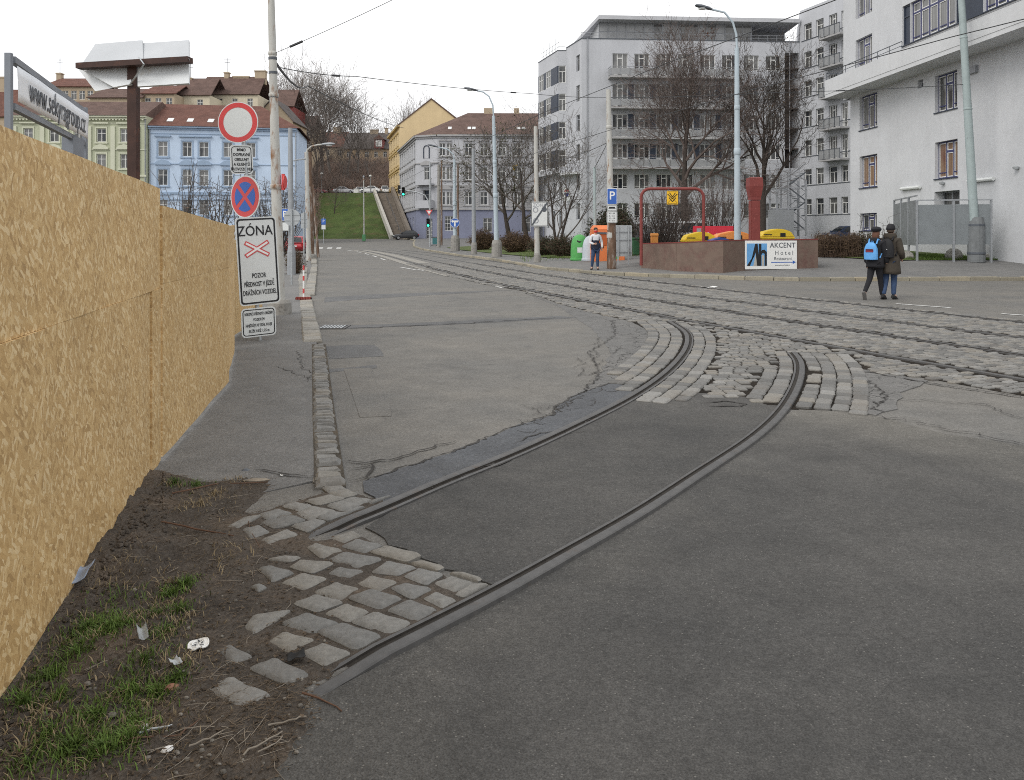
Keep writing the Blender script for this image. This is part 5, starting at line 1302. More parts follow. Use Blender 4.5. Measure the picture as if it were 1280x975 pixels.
rg.build('railing', M['galv'], GB, off=GL)
for (f, u, z1_) in ((mn, .6, Zr), (mn, 22.9, Zr), (wf_ if False else mn, 15.5, 4.6)):
    dp = MB(); dp.tube([f.pt(u,.07,0), f.pt(u,.07,z1_)], .06, 6); dp.build('downpipe', M['frame_grey'], GB, off=GL, smooth=True)
sg = MB(); c = e0.pt(1.0, .35, 5.9); sg.box(c.x-.45, c.x+.45, c.y-.1, c.y+.1, 5.4, 6.9); sgo = sg.build('sign_box', M['sign_white'], GB, off=GL)
bl = Matrix.Translation(Vector((c.x, c.y-.115, 6.2))-GL) @ Matrix.Rotation(R(90), 4, 'X')
def seg(a0, a1, mat, z):
    q = MB(); pts = [(.30*math.cos(R(a0+(a1-a0)*i/10)), .36*math.sin(R(a0+(a1-a0)*i/10))+.12) for i in range(11)]
    q.prism(pts, 0, z, lambda u, v, w: bl @ Vector((u, v, w))); q.build('emblem', mat, sgo)
seg(20, 160, M['sign_red'], .012)
q = MB(); q.prism([(-.27,.06),(.27,.06),(.22,-.12),(.06,-.36),(-.06,-.36),(-.22,-.12)], 0, .013, lambda u, v, w: bl @ Vector((u, v, w))); q.build('emblem', mk('emblem_blue',(.02,.03,.16),.4), sgo)

# the wing joining it towards the white building
WG = thing('side_wing', 'grey seven storey wing with glass balconies between the long building and the white one', 'building', (31.5, 87.6, 1.8)); WL = WG.location.copy()
aW = math.atan2(-1, .34); wf = Facade(WG, (31.5, 87.55), aW, 27, -1, 26.1); b = MB()
wr = [wf.z(.7, y) for y in (31, 66, 102, 139.5, 176, 212, 249)]
bal = []
for r, zt_ in enumerate(wr):
    for (x0, x1) in ((1004.8,1014.5),(1019.8,1029.5),(1036,1046.5),(1051.5,1060)):
        u0, u1 = wf.u(x0), wf.u(x1); isb = r < 5 and x0 > 1030
        wf.win(u0, u1, zt_-(2.4 if isb else 1.72), zt_, 'door3' if isb else 'cas2p', 'frame', 'glass', .2)
    for u0 in (9.5, 12.5, 15.5, 18.5): wf.win(u0, u0+1.4, zt_-1.72, zt_, 'cas2p', 'frame', 'glass', .2)
    if r < 5: bal.append(zt_-2.5)
wf.wall(b)
for (p, q, za, zc) in (((31.5,87.55),(34.5,97),-1,26.1), ((34.5,97),wf.pt(27,-12,0)[:2],-1,26.1), (wf.pt(27,0,0)[:2],wf.pt(27,-12,0)[:2],-1,26.1)): b.add([(*p,za),(*q,za),(*q,zc),(*p,zc)], [(0,1,2,3)])
simple_faces(b, [wf.pt(0,0,26.1), wf.pt(27,0,26.1), wf.pt(27,-12,26.1), (34.5,97,26.1)])
b.build('wall', M['grey_wall'], WG, off=WL, fixn=False); wf.windows()
for zt_ in bal:
    s_ = MB(); u0, u1 = wf.u(1035), wf.u(1062); wf.bx(s_, u0, u1, .003, 1.2, zt_-.16, zt_); bo = s_.build('balcony', M['stone_trim'], WG, off=WL); s_ = MB()
    wf.bx(s_, u0, u1, 1.15, 1.17, zt_+.08, zt_+.95); wf.bx(s_, u0, u0+.02, 0, 1.14, zt_+.08, zt_+.95); s_.build('balustrade', M['balustrade'], bo, off=WL); s_ = MB(); wf.bx(s_, u0-.02, u1, 1.12, 1.2, zt_+.97, zt_+1.03); wf.bx(s_, u0-.02, u0+.04, 0, 1.115, zt_+.97, zt_+1.03)
    for i in range(5): uu = u0+(u1-u0-.05)*i/4; wf.bx(s_, uu, uu+.05, 1.175, 1.215, zt_+.004, zt_+.968)
    s_.build('railing', M['ink_grey'], bo, off=WL)
s_ = MB()
for zt_ in wr: wf.bx(s_, .3, 8.2, 0, .05, zt_-1.80, zt_-1.724)
s_.build('sill', M['ink_grey'], WG, off=WL)

# steel stair tower in the inner corner
ST = thing('stair_tower', 'open steel stair with a mesh cage in the inner corner of the grey buildings', 'stairs', (27.5, 82, 2)); SL = ST.location.copy(); b = MB(); Yt = 82.5
xa, xm, xb = gx(967, Yt), gx(981, Yt), gx(1003, Yt); zt_ = P(0, 211, Yt).z; z0 = 1.5
for x, zz in ((xa, zt_), (xm, zt_-.5), (xb, zt_-1.2)):
    for y in (Yt-1, Yt+1.2): b.box(x-.08, x+.08, y-.08, y+.08, z0, zz)
for zz in (2.2, 4.3, 6.4): b.bar((xa, Yt-1, zz), (xb, Yt-1, zz), .1); b.bar((xa, Yt+1.2, zz), (xb, Yt+1.2, zz), .1); b.bar((xa, Yt-1, zz), (xa, Yt+1.2, zz), .1)
b.bar((xa, Yt-1, zt_), (xb, Yt-1, zt_-1.2), .1); b.build('frame', M['frame_grey'], ST, off=SL)
b = MB()
for k in range(4):
    for i in range(9):
        t = i/8; x = xm+(xb-xm-.2)*(t if k % 2 else 1-t); zz = 2+k*1.5+t*1.4; b.box(x-.14, x+.14, Yt-.9 if k % 2 else Yt+.1, Yt if k % 2 else Yt+1, zz, zz+.06)
b.build('step', M['metal_grey'], ST, off=SL)
b = MB()
for k in range(4): s0 = (xm, xb) if k % 2 == 0 else (xb, xm); b.bar((s0[1], Yt-.95, 3+k*1.5), (s0[0], Yt-.95, 4.4+k*1.5), .045); b.bar((s0[1], Yt-.95, 2.1+k*1.5), (s0[0], Yt-.95, 3.5+k*1.5), .06, .12)
b.build('handrail', M['ink_grey'], ST, off=SL)
cg = MB()
for i in range(12): x = xa+(xm-xa)*i/11; cg.box(x-.015, x+.015, Yt-1.02, Yt-.99, 4.5, zt_-.2)
for i in range(10): zz = 4.5+(zt_-4.7)*i/9; cg.box(xa, xm, Yt-1.03, Yt-1.021, zz, zz+.03)
cg.build('mesh_cage', M['frame_grey'], ST, off=SL)
lb2 = MB(); lb2.box(gx(968,81)-.0, gx(992,81), 80.9, 83, 1.4, P(0,262,81).z); lb2.build('shed', M['frame_grey'], ST, off=SL)

# ---------------------------------------------------------------- corner house (grey and violet)
CH = thing('corner_house', 'grey stuccoed corner house with a violet blue ground floor and brown tiled roof', 'building', (-12, 126, .8)); CL = CH.location.copy(); ZE = 17.25; b = MB(); tr = MB(); vb = MB()
fr0 = Facade(CH, (-11.7, 125), R(1.2), 28, 5.45, ZE); frg = Facade(CH, (-11.7, 125), R(1.2), 28, -2, 5.45)
aC = math.atan2(-1.7, 3.5); ch_ = Facade(CH, (-15.15, 126.6), math.atan2(-1.6, 3.45), 3.803, 5.45, ZE); chg = Facade(CH, (-15.15, 126.6), math.atan2(-1.6, 3.45), 3.803, -2, 5.45)
aL = math.atan2(-23.2, 5.9); lf = Facade(CH, (-21.05, 149.8), aL, 23.94, 5.45, ZE); lfg = Facade(CH, (-21.05, 149.8), aL, 23.94, -2, 5.45)
rows = [(13.95, 15.9), (10.2, 12.2), (6.25, 8.3)]
fcol = [(.55, 1.95, 2), (4.35, 5.45, 1), (6.75, 7.85, 1), (9.6, 10.7, 1), (12.0, 13.1, 1), (15.1, 16.2, 1), (17.6, 18.7, 1), (20.5, 21.6, 1), (23.5, 24.6, 1)]
for (z0, z1) in rows:
    for (u0, u1, n_) in fcol:
        fr0.win(u0, u1, z0, z1, 'cas2', 'frame', 'glass', .14)
        if n_ == 2: fr0.w[-1] = (u0-.15, u0+.72, z0, z1, 'cas2', 'frame', 'glass', .14); fr0.win(u0+.95, u0+1.8, z0, z1, 'cas2', 'frame', 'glass', .14)
        fr0.bx(tr, u0-.35, u1+.35, .003, .16, z0-.22, z0-.06); fr0.bx(tr, u0-.3, u1+.3, .003, .22, z1+.35, z1+.5); fr0.bx(tr, u0-.28, u0-.16, .003, .08, z0-.06, z1+.35); fr0.bx(tr, u1+.16, u1+.28, .003, .08, z0-.06, z1+.35)
        if z0 < 12:
            c = (u0+u1)/2; hw = (u1-u0)/2+.35; tr.prism([(c-hw, z1+.5), (c+hw, z1+.5), (c+hw*.5, z1+.85), (c, z1+.98), (c-hw*.5, z1+.85)], 0.003, .2, lambda u, v, w: fr0.pt(u, w, v))
for (z0, z1) in rows[1:2]: ch_.win(1.45, 2.35, z0, z1, 'cas2', 'frame', 'glass', .14)
ch_.win(1.2, 2.6, 6.0, 8.6, 'one', 'stone_trim', 'glass', .4)
for i in range(8):
    for (z0, z1) in rows: u0 = 1.2+i*2.85; lf.win(u0, u0+1.1, z0, z1, 'cas2', 'frame', 'glass', .14); lf.bx(tr, u0-.25, u0+1.35, .003, .2, z1+.3, z1+.5); lf.bx(tr, u0-.25, u0+1.35, .003, .14, z0-.2, z0-.05)
frg.win(1.2, 2.9, 2.2, 4.5, 'lat4', 'frame', 'glass', .12); frg.win(7.2, 8.6, 2.0, 4.2, 'cas2', 'frame', 'glass', .12); frg.win(13.2, 14.6, 2.0, 4.2, 'cas2', 'frame', 'glass', .12); frg.win(17.5, 18.9, 2.0, 4.2, 'cas2', 'frame', 'glass', .12)
chg.win(1.75, 2.95, .95, 4.1, 'lat5', 'frame', 'glass', .25)
for i in range(6): lfg.win(2+i*3.5, 3.2+i*3.5, 2.6, 4.4, 'cas2', 'frame', 'glass', .15)
for f in (fr0, ch_, lf): f.wall(b)
for f in (frg, chg, lfg): f.wall(vb)
# horizontal rustication and cornices
for f in (fr0, ch_, lf):
    L = f.L
    for (z0, z1, d) in ((ZE-.55,ZE-.3,.18),(ZE-.28,ZE-.02,.42),(12.75,12.95,.16),(9.1,9.35,.18),(5.46,5.7,.22)): f.bx(tr, -.02, L+.02, .003, d, z0, z1)
    if f is not ch_:
        for k in range(7): f.bx(tr, .0, L, .002, .03, 5.95+k*.42, 6.02+k*.42) if False else None
for k in range(8):
    z = 5.9+k*.38
    for (u0, u1) in ((2.9,4.0),(5.8,6.4),(8.2,9.2),(11.1,11.7),(13.5,14.8)): fr0.bx(tr, u0, u1, .003, .05, z, z+.27)
# arched niche window and bay on the chamfer
nm_ = MB(); nw = MB(); arcp = [(.5*math.cos(R(a)), .9+.5*math.sin(R(a))) for a in range(0, 181, 15)]; arcp = [(.5,-.6)]+arcp+[(-.5,-.6)]
for k in range(len(arcp)-1): a_, c_ = arcp[k], arcp[k+1]; nm_.bar(ch_.pt(1.9+a_[0],.06,14.2+a_[1]), ch_.pt(1.9+c_[0],.06,14.2+c_[1]), .16, .1)
nw.prism([(u*.9, v) for u, v in arcp], .01, .03, lambda u, v, w: ch_.pt(1.9+u, w, 14.2+v)); nm_.build('niche_frame', M['panel_blue'], CH, off=CL); nw.build('niche', M['stone_wall'], CH, off=CL)
ch_.bx(tr, .9, 2.9, .003, .25, 12.5, 12.75); tr.prism([(.9,12.75),(2.9,12.75),(2.4,13.1),(1.9,13.25),(1.4,13.1)], .003, .25, lambda u, v, w: ch_.pt(u, w, v))
bb_ = MB(); ch_.bx(bb_, .5, 3.3, .003, 1.05, 5.72, 6.0); ch_.bx(bb_, .5, 3.3, .95, 1.05, 6.0, 6.95); ch_.bx(bb_, .5, .6, .003, .945, 6.0, 6.95); ch_.bx(bb_, 3.2, 3.3, .003, .945, 6.0, 6.95); ch_.bx(bb_, .5, 3.3, .003, 1.05, 9.36, 9.6); ch_.bx(bb_, .5, 3.3, .95, 1.05, 9.6, 10.15)
for u0 in (.52, 3.12): ch_.bx(bb_, u0, u0+.16, .86, 1.02, 6.96, 9.355)
bb_.build('balcony', M['stone_wall'], CH, off=CL)
b.build('wall', M['stone_wall'], CH, off=CL, fixn=False); vb.build('ground_floor', M['violet_wall'], CH, off=CL, fixn=False); tr.build('trim', M['stone_trim'], CH, off=CL, fixn=False)
for f in (fr0, ch_, lf, frg, chg, lfg): f.windows()
e = [lf.pt(0,.45,ZE), lf.pt(23.94,.45,ZE), ch_.pt(0,.5,ZE), ch_.pt(3.8,.5,ZE), fr0.pt(28,.45,ZE)]; zr_ = 21.9; r0, r1, r2 = lf.pt(2,-7.5,zr_), fr0.pt(4.5,-8.5,zr_), fr0.pt(28,-8.5,zr_)
rf = MB(); rf.add([e[0], e[1], r1, r0], [(0,1,2,3)]); rf.add([e[1], e[3], r1], [(0,1,2)]); rf.add([e[3], e[4], r2, r1], [(0,1,2,3)]); rf.add([r0, r1, r2, fr0.pt(28,-16,ZE), fr0.pt(10,-30,ZE)], [(0,1,2,3,4)])
ro = rf.build('roof', M['roof_brown'], CH, off=CL, fixn=False)
def skylight(u, zf, w=.55, h=.9):
    q = MB(); n_ = (zr_-ZE)/8.95; p = lambda uu, t: fr0.pt(uu, .45-8.95*t, ZE+(zr_-ZE)*t+.06)
    t0, t1 = zf, zf+h/9; q.add([p(u,t0), p(u+w,t0), p(u+w,t1), p(u,t1)], [(0,1,2,3)]); o = q.build('skylight', M['sign_white'], ro, off=CL, fixn=False); s2 = o.modifiers.new('s', 'SOLIDIFY'); s2.thickness = .08
for u in (1.6, 4.7, 5.4, 8.6, 12.5, 13.3, 17, 17.8): skylight(u, .22)
for u, w in ((7.2,1.6),(12.2,.9),(16.5,1.4),(20.5,1.2)): q = MB(); c = fr0.pt(u,-8.6,0); q.box(c.x, c.x+w, c.y-.4, c.y+.4, 20.9, 22.7); q.build('chimney', M['tan_wall'], ro, off=CL)

# ---------------------------------------------------------------- yellow house behind it
YH = thing('yellow_house', 'yellow house with a blank gable rising behind the grey corner house', 'building', (-20, 151, 5)); YL = YH.location.copy(); b = MB(); tr = MB()
yl = Facade(YH, (-26.1, 170), aL, 20.4, 2, 22.3)
for i in range(6):
    for (z0, z1) in ((18.6,20.5),(14.9,16.9),(11.2,13.2),(7.6,9.6)): u0 = 1.3+i*3.1; yl.win(u0, u0+1.15, z0, z1, 'cas2', 'frame', 'glass', .14); yl.bx(tr, u0-.3, u0+1.45, .003, .25, z1+.3, z1+.55); yl.bx(tr, u0-.3, u0+1.45, .003, .15, z0-.22, z0-.05)
yl.wall(b)
for (z0, z1, d) in ((21.9,22.28,.5),(17.7,17.95,.2),(14.0,14.25,.2),(10.4,10.65,.2)): yl.bx(tr, 0, 20.4, .003, d, z0, z1)
g0, g1 = yl.pt(20.4,0,0), Vector((-8.8, 152.5, 0)); pk = Vector((-15.2, 151, 0))
b.add([(g0.x,g0.y,2),(g1.x,g1.y,2),(g1.x,g1.y,22.3),(pk.x,pk.y,27.2),(g0.x,g0.y,22.3)], [(0,1,2,3,4)]); b.build('wall', M['yellow_wall'], YH, off=YL, fixn=False); tr.build('trim', M['yellow_trim'], YH, off=YL); yl.windows()
rf = MB(); dvec = Vector((-26.1-g0.x, 170-g0.y, 0)); h0 = Vector((g0.x-.5, g0.y-.15, 22.15)); k0 = Vector((pk.x, pk.y-.15, 27.35)); l0 = Vector((g1.x+.5, g1.y-.15, 22.1))
rf.add([h0, k0, k0+dvec, h0+dvec], [(0,1,2,3)]); rf.add([k0, l0, l0+dvec, k0+dvec], [(0,1,2,3)]); o = rf.build('roof', M['roof_brown'], YH, off=YL, fixn=False); s2 = o.modifiers.new('s', 'SOLIDIFY'); s2.thickness = .2

# ---------------------------------------------------------------- blue and green houses at the left
def stucco_house(nm, label, O, ang, L, ZE, zr_, rows, ucols, wall, trim, roof, setb, ped, hipR=False, dorm=(), extra=None):
    H = thing(nm, label, 'building', (O[0]+L/2, O[1], 0)); HL_ = H.location.copy(); f = Facade(H, O, ang, L, -2, ZE); b = MB(); tr = MB()
    for ri, (z0, z1) in enumerate(rows):
        for u0 in ucols:
            f.win(u0, u0+1.15, z0, z1, 'cas2', 'frame', 'glass_cur' if (ri+int(u0)) % 2 else 'glass', .16)
            f.bx(tr, u0-.28, u0+1.43, .003, .16, z0-.24, z0-.05); f.bx(tr, u0-.2, u0-.05, .003, .07, z0-.05, z1+.25); f.bx(tr, u0+1.2, u0+1.35, .003, .07, z0-.05, z1+.25); f.bx(tr, u0-.2, u0+1.35, .003, .075, z1+.06, z1+.25)
            f.bx(tr, u0-.42, u0+1.57, .003, .28, z1+.62, z1+.80)
            if ped[ri] == 1: c = u0+.575; tr.prism([(c-1, z1+.8), (c+1, z1+.8), (c+.62, z1+1.14), (c, z1+1.3), (c-.62, z1+1.14)], .003, .26, lambda u, v, w: f.pt(u, w, v))
            if ped[ri] == 2: c = u0+.575; tr.prism([(c-1, z1+.8), (c+1, z1+.8), (c, z1+1.35)], .003, .26, lambda u, v, w: f.pt(u, w, v))
    f.wall(b)
    e1, e0_ = f.pt(L,0,0), f.pt(0,0,0); k1, k0_ = f.pt(L,-13,0), f.pt(0,-13,0)
    for p, q in ((e1, k1), (k1, k0_), (k0_, e0_)): b.add([(p.x,p.y,-2),(q.x,q.y,-2),(q.x,q.y,ZE),(p.x,p.y,ZE)], [(0,1,2,3)])
    for (z0, z1, d) in ((ZE-.42,ZE-.22,.25),(ZE-.2,ZE,.5),(ZE-1.0,ZE-.9,.1),(rows[1][0]-1.1,rows[1][0]-.85,.16),(rows[1][0]-1.9,rows[1][0]-1.75,.14),(rows[0][0]-1.05,rows[0][0]-.95,.08)): f.bx(tr, 0, L, .003, d, z0, z1)
    for u in (.12, L-.15): dp = MB(); dp.tube([f.pt(u,.09,0), f.pt(u,.09,ZE-.3)], .07, 6); dp.build('downpipe', M['metal_grey'], H, off=HL_, smooth=True)
    if extra: extra(f, b, tr)
    b.build('wall', wall, H, off=HL_, fixn=False); tr.build('trim', trim, H, off=HL_, fixn=False); f.windows()
    rf = MB(); a, c = f.pt(-.0,.6,ZE+.0), f.pt(L+(.5 if hipR else 0),.6,ZE); d, g = f.pt(0,-setb,zr_), f.pt(L-(setb*.9 if hipR else 0),-setb,zr_); h, k = f.pt(0,-14,ZE), f.pt(L+(.5 if hipR else 0),-14,ZE)
    rf.add([a, c, g, d, h, k], [(0,1,2,3),(3,2,5,4),(1,5,2)]); ro = rf.build('roof', roof, H, off=HL_, fixn=False)
    for (u, t, w, hh) in dorm:
        p = lambda uu, tt: f.pt(uu, .6-(setb+.6)*tt, ZE+(zr_-ZE)*tt+.08); q = MB(); q.add([p(u,t), p(u+w,t), p(u+w,t+hh), p(u,t+hh)], [(0,1,2,3)]); o = q.build('skylight', M['sign_white'], ro, off=HL_, fixn=False); s2 = o.modifiers.new('s', 'SOLIDIFY'); s2.thickness = .1
    return H, f
aB = math.atan2(2.8, 18.4); fB_ = None
def rust(f, b, tr):
    for k in range(11): f.bx(tr, 0, f.L, .003, .05, -1.5+k*.62, -1.5+k*.62+.5) if k < 9 else None
    for u in (14.9, 16.0, 17.2, 18.3): f.bx(tr, u, u+.38, .003, .12, 8.3, 14.6); f.bx(tr, u-.1, u+.48, .003, .2, 14.2, 14.6)
stucco_house('blue_house', 'sky blue stuccoed house with a red tiled roof behind the signs', (-47.2, 104), aB, 18.7, 15.75, 19.6, [(11.85,13.75),(8.05,10.1),(4.2,6.2)], [1.15, 4.15, 6.25, 9.3, 12.2], M['blue_wall'], M['blue_wall'] if False else M['blue_trim'], M['roof_red'], 6.2, (0,1,0), True, [(2.0,.18,.75,.14),(4.5,.18,.75,.14),(7.1,.18,.75,.14)])
stucco_house('green_house', 'pale green stuccoed house with a brown roof beside the blue one', (-64.5, 103), R(1.5), 17.25, 16.95, 19.6, [(13.6,15.3),(10.2,12.0),(6.5,8.5)], [1.6, 4.9, 8.0, 10.9, 13.9], M['green_wall'], M['green_trim'], M['roof_brown'], 5, (0,1,0), False, (),
    lambda f, b, tr: [f.bx(tr, u, u+.55, .003, .14, 9.0, 15.6) for u in (.2, 3.7, 6.8, 9.7, 12.7, 15.9)]+[f.bx(tr, i*.42, i*.42+.2, .14, .42, 16.35, 16.5) for i in range(41)])

# houses on the hill behind them, seen as roofs, gables and chimneys
def hill_house(nm, label, px0, px1, y, py_e, py_r, wall, roof, cols=0, rows=1, gable=False, wp=None, setb=5, chim=(), z0=4, depth=10):
    x0, x1 = gx(px0, y), gx(px1, y); ze, zr_ = P(0, py_e, y).z, P(0, py_r, y+setb).z; L = x1-x0
    H = thing(nm, label, 'building', ((x0+x1)/2, y, z0)); hl = H.location.copy(); f = Facade(H, (x0, y), 0, L, z0, ze); b = MB()
    for r in range(rows):
        for c in range(cols): u = L*(c+.5)/cols-.5; f.win(u, u+1.0, ze-2.3-r*3.2, ze-.75-r*3.2, 'cas2', 'frame', 'glass', .12)
    f.wall(b)
    for (p, q) in (((x1,y),(x1,y+depth)),((x0,y),(x0,y+depth)),((x0,y+depth),(x1,y+depth))): b.add([(*p,z0),(*q,z0),(*q,ze),(*p,ze)], [(0,1,2,3)])
    if gable: b.add([(x0,y,ze),(x1,y,ze),((x0+x1)/2,y,zr_)], [(0,1,2)])
    b.build('wall', wall, H, off=hl, fixn=False); f.windows(); rf = MB(); o_ = .4
    if gable: xm_ = (x0+x1)/2; rf.add([(x0-o_,y-o_,ze-.1),(xm_,y-o_,zr_+.1),(xm_,y+depth,zr_+.1),(x0-o_,y+depth,ze-.1),(x1+o_,y-o_,ze-.1),(x1+o_,y+depth,ze-.1)], [(0,1,2,3),(1,4,5,2)])
    else: rf.add([(x0-o_,y-o_,ze),(x1+o_,y-o_,ze),(x1,y+setb,zr_),(x0,y+setb,zr_),(x1+o_,y+depth+o_,ze),(x0-o_,y+depth+o_,ze)], [(0,1,2,3),(3,2,4,5)])
    ro = rf.build('roof', roof, H, off=hl, fixn=False); s2 = ro.modifiers.new('s', 'SOLIDIFY'); s2.thickness = .15
    for (cx_, w, py_t) in chim:
        q = MB(); x = gx(cx_, y+setb); zt_ = P(0, py_t, y+setb).z; q.box(x-w/2, x+w/2, y+setb-.5, y+setb+.5, zr_-1.5, zt_); q.box(x-w/2-.1, x+w/2+.1, y+setb-.6, y+setb+.6, zt_, zt_+.2); q.build('chimney', M['tan_wall'], ro, off=hl)
        if w < .9:
            q = MB(); q.tube([(x,y+setb,zt_), (x,y+setb,zt_+3)], .05, 4); q.bar((x-.7,y+setb,zt_+2.6),(x+.7,y+setb,zt_+2.6), .06); q.bar((x-.5,y+setb,zt_+2.1),(x+.5,y+setb,zt_+2.1), .06); q.build('aerial', M['ink_grey'], ro, off=hl)
    return H
hill_house('hill_house', 'brick red roofed house seen above the left end of the banner', -60, 21, 128, 146, 112, M['tan_wall'], M['roof_red'], 4, 2, chim=((3,1.6,98),))
hill_house('hill_house', 'long tan house with a red roof and white windows behind the banner', 56, 118, 140, 108, 98, M['tan_wall'], M['roof_red'], 6, 2, chim=((75,.8,93),), z0=8)
hill_house('hill_house', 'low tan house just below the arrow shaped board', 112, 176, 135, 122, 111, M['tan_wall'], M['roof_brown'], 5, 1, z0=8)
hill_house('hill_house', 'tan house with a white dormer between the board post and the blue roof', 178, 218, 136, 117, 107, M['tan_wall'], M['roof_red'], 3, 2, z0=8)
hill_house('hill_house', 'cream house with a brown hipped roof left of the round red sign', 214, 262, 140, 119, 98, M['cream_wall'], M['roof_brown'], 2, 2, z0=8, chim=((238,.8,99),))
hill_house('hill_house', 'dark brown roofed house with tall chimneys above the round red sign', 246, 322, 146, 118, 96, M['cream_wall'], M['roof_brown'], 4, 2, z0=8, chim=((284,.8,92),(302,3.0,97),(326,2.0,90)))
hill_house('hill_house', 'tan gabled house behind the tall rusty tram pole', 316, 366, 150, 152, 128, M['tan_wall'], M['roof_grey'], 0, 0, True, z0=8)
hill_house('hill_house', 'dark roofed house with white framed dormers right of the rusty pole', 328, 366, 165, 133, 112, M['red_paint'], M['roof_brown'], 3, 1, z0=10)
hill_house('hill_house', 'red roofed house half hidden by the tallest bare hill trees', 372, 432, 222, 184, 165, M['tan_wall'], M['roof_red'], 4, 2, z0=11, chim=((422,2.2,160),))
oh = hill_house('hill_house', 'ochre house with a long dark roof and red dormer at the top of the hill', 430, 510, 215, 186, 166, mk('ochre_wall', (.36,.27,.175), .9, .2), M['roof_grey'], 7, 2, z0=11, chim=((468,2.2,163),(483,.8,161)))
hill_house('hill_house', 'brown house showing through the trees at the left of the hill', 368, 392, 200, 158, 145, M['tan_wall'], M['roof_brown'], 2, 3, z0=16)
dl = oh.location.copy()
b = MB(); xx = gx(473.5, 214); zz0, zz1 = P(0,183,214).z, P(0,174,214).z; b.box(xx-1.2, xx+1.2, 214.2, 219, zz0-.5, zz1); dm = b.build('dormer', M['red_paint'], oh, off=dl); b = MB(); b.box(xx-.85, xx+.85, 214.05, 214.15, zz0, zz1-.25); q = b.build('window', M['frame'], dm, off=dl)
b = MB(); b.prism([(-1.6,zz1),(1.6,zz1),(0,zz1+1.2)], 213.8, 220, lambda u, v, w: (xx+u, w, v)); b.build('roof', M['roof_red'], dm, off=dl)

# ---------------------------------------------------------------- the public stairs
sb_ = MB(); n_ = 34; pL0, pR0 = Vector((-19.0,128.2,.75)), Vector((-16.6,128.2,.75)); pL1, pR1 = Vector((-26.9,157.8,9.75)), Vector((-23.9,157.8,9.75))
for i in range(n_):
    t0, t1 = i/n_, (i+1)/n_; a, c = pL0.lerp(pL1, t0), pR0.lerp(pR1, t0); e, f = pL0.lerp(pL1, t1), pR0.lerp(pR1, t1); z = a.z+(pL1.z-pL0.z)/n_; zb = a.z-1.5
    sb_.add([(a.x,a.y,zb),(c.x,c.y,zb),(c.x,c.y,z),(a.x,a.y,z),(e.x,e.y,z),(f.x,f.y,z)], [(0,1,2,3),(3,2,5,4)])
sa = thing('public_stairs', 'long stone stairway climbing the grass bank beside the yellow house', 'stairs', (-19, 128, .8)); so_ = sa.location.copy()
sb_.build('step', M['step'], sa, off=so_, fixn=False); b = MB(); b.bar(pL0+Vector((-.25,0,.25)), pL1+Vector((-.25,0,.25)), .45, 1.1); b.build('parapet', M['parapet'], sa, off=so_)
b = MB(); b.bar(pR0+Vector((.3,0,.5)), pR1+Vector((.3,0,.5)), .5, 1.6); b.build('side_wall', M['step'], sa, off=so_)
b = MB(); m0, m1 = pL0.lerp(pR0,.55)+Vector((0,0,.95)), pL1.lerp(pR1,.55)+Vector((0,0,.95)); b.tube([m0, m1], .03, 5)
for i in range(14): q = m0.lerp(m1, i/13); b.tube([q, q-Vector((0,0,1))], .025, 4)
b.build('handrail', M['ink_grey'], sa, off=so_)
# ================================================================ STREET FURNITURE
def gpole(name, px, py, top_py, r0, r1, mat, label, cat, lean=0, base=None, right=True, y=None, group=None, bands=()):
    if y is None: x, y = GR(px, py)
    z = gr(gx(px, y), y) if right else gh(gx(px, y), y)
    return pole(name, px, py, y, top_py, r0, r1, mat, label, cat, lean, base, group, 12, bands, zb=z)
def lamp_arm(t, top, pts, mat, head, hl=.75, hr=0.0):
    """curved arm and a lamp head at its end (points relative to the pole top)"""
    o = top-t.location; b = MB(); b.tube([o+Vector(p) for p in pts], .05, 8); b.build('arm', mat, t, smooth=True)
    e = o+Vector(pts[-1]); d = (Vector(pts[-1])-Vector(pts[-2])).normalized(); b = MB(); n_ = 10
    rings = [[e+d*(hl*f)+Vector((-d.y*w*math.cos(2*PI*k/n_), d.x*w*math.cos(2*PI*k/n_), (h if math.sin(2*PI*k/n_) > 0 else h*.5)*math.sin(2*PI*k/n_))) for k in range(n_)] for f, w, h in ((-.05,.06,.06),(.15,.12,.10),(.6,.16,.12),(.92,.12,.08),(1,.05,.03))]
    b.loft(rings); ho = b.build('lamp_head', head, t, smooth=True); b = MB(); q = e+d*hl*.55+Vector((0,0,-.05)); b.lathe([(.06,-.07),(.13,-.03),(.13,0)], 10, q, 1.5 if abs(d.x) > .5 else 1, 1.5 if abs(d.y) > .5 else 1); b.build('lens', M['sign_white'], ho, smooth=True)

# tall pale blue street lamps and tram poles along the far pavement
t, tp = gpole('street_lamp', 922, 300, 60, .16, .10, M['pole_blue'], 'tall pale blue street lamp behind the brown planter, arm reaching left', 'street lamp', -1, (.28,.6,M['concrete']), y=36.0, bands=((.50,.155,.3),(.71,.135,.2)))
lamp_arm(t, tp, [(0,0,-.05),(-.02,0,.6),(-.18,0,1.15),(-.55,0,1.6),(-1.15,0,1.74)], M['pole_blue'], M['ink_grey'], .75)
t, tp = gpole('street_lamp', 621, 321.5, 145, .17, .10, M['pole_blue'], 'tall pale blue street lamp on a concrete base near the middle of the road', 'street lamp', -4, (.36,1.15,M['concrete']), bands=((.42,.17,.3),(.66,.14,.25)))
lamp_arm(t, tp, [(0,0,-.05),(-.05,0,.7),(-.3,0,1.3),(-.7,0,1.6),(-1.1,0,1.68)], M['pole_blue'], M['ink_grey'], .9)
t, tp = gpole('street_lamp', 569, 314, 200, .18, .10, M['pole_blue'], 'pale blue lamp pole carrying a round blue arrow sign', 'street lamp', -1, (.42,1.4,M['concrete']), bands=((.5,.18,.3),))
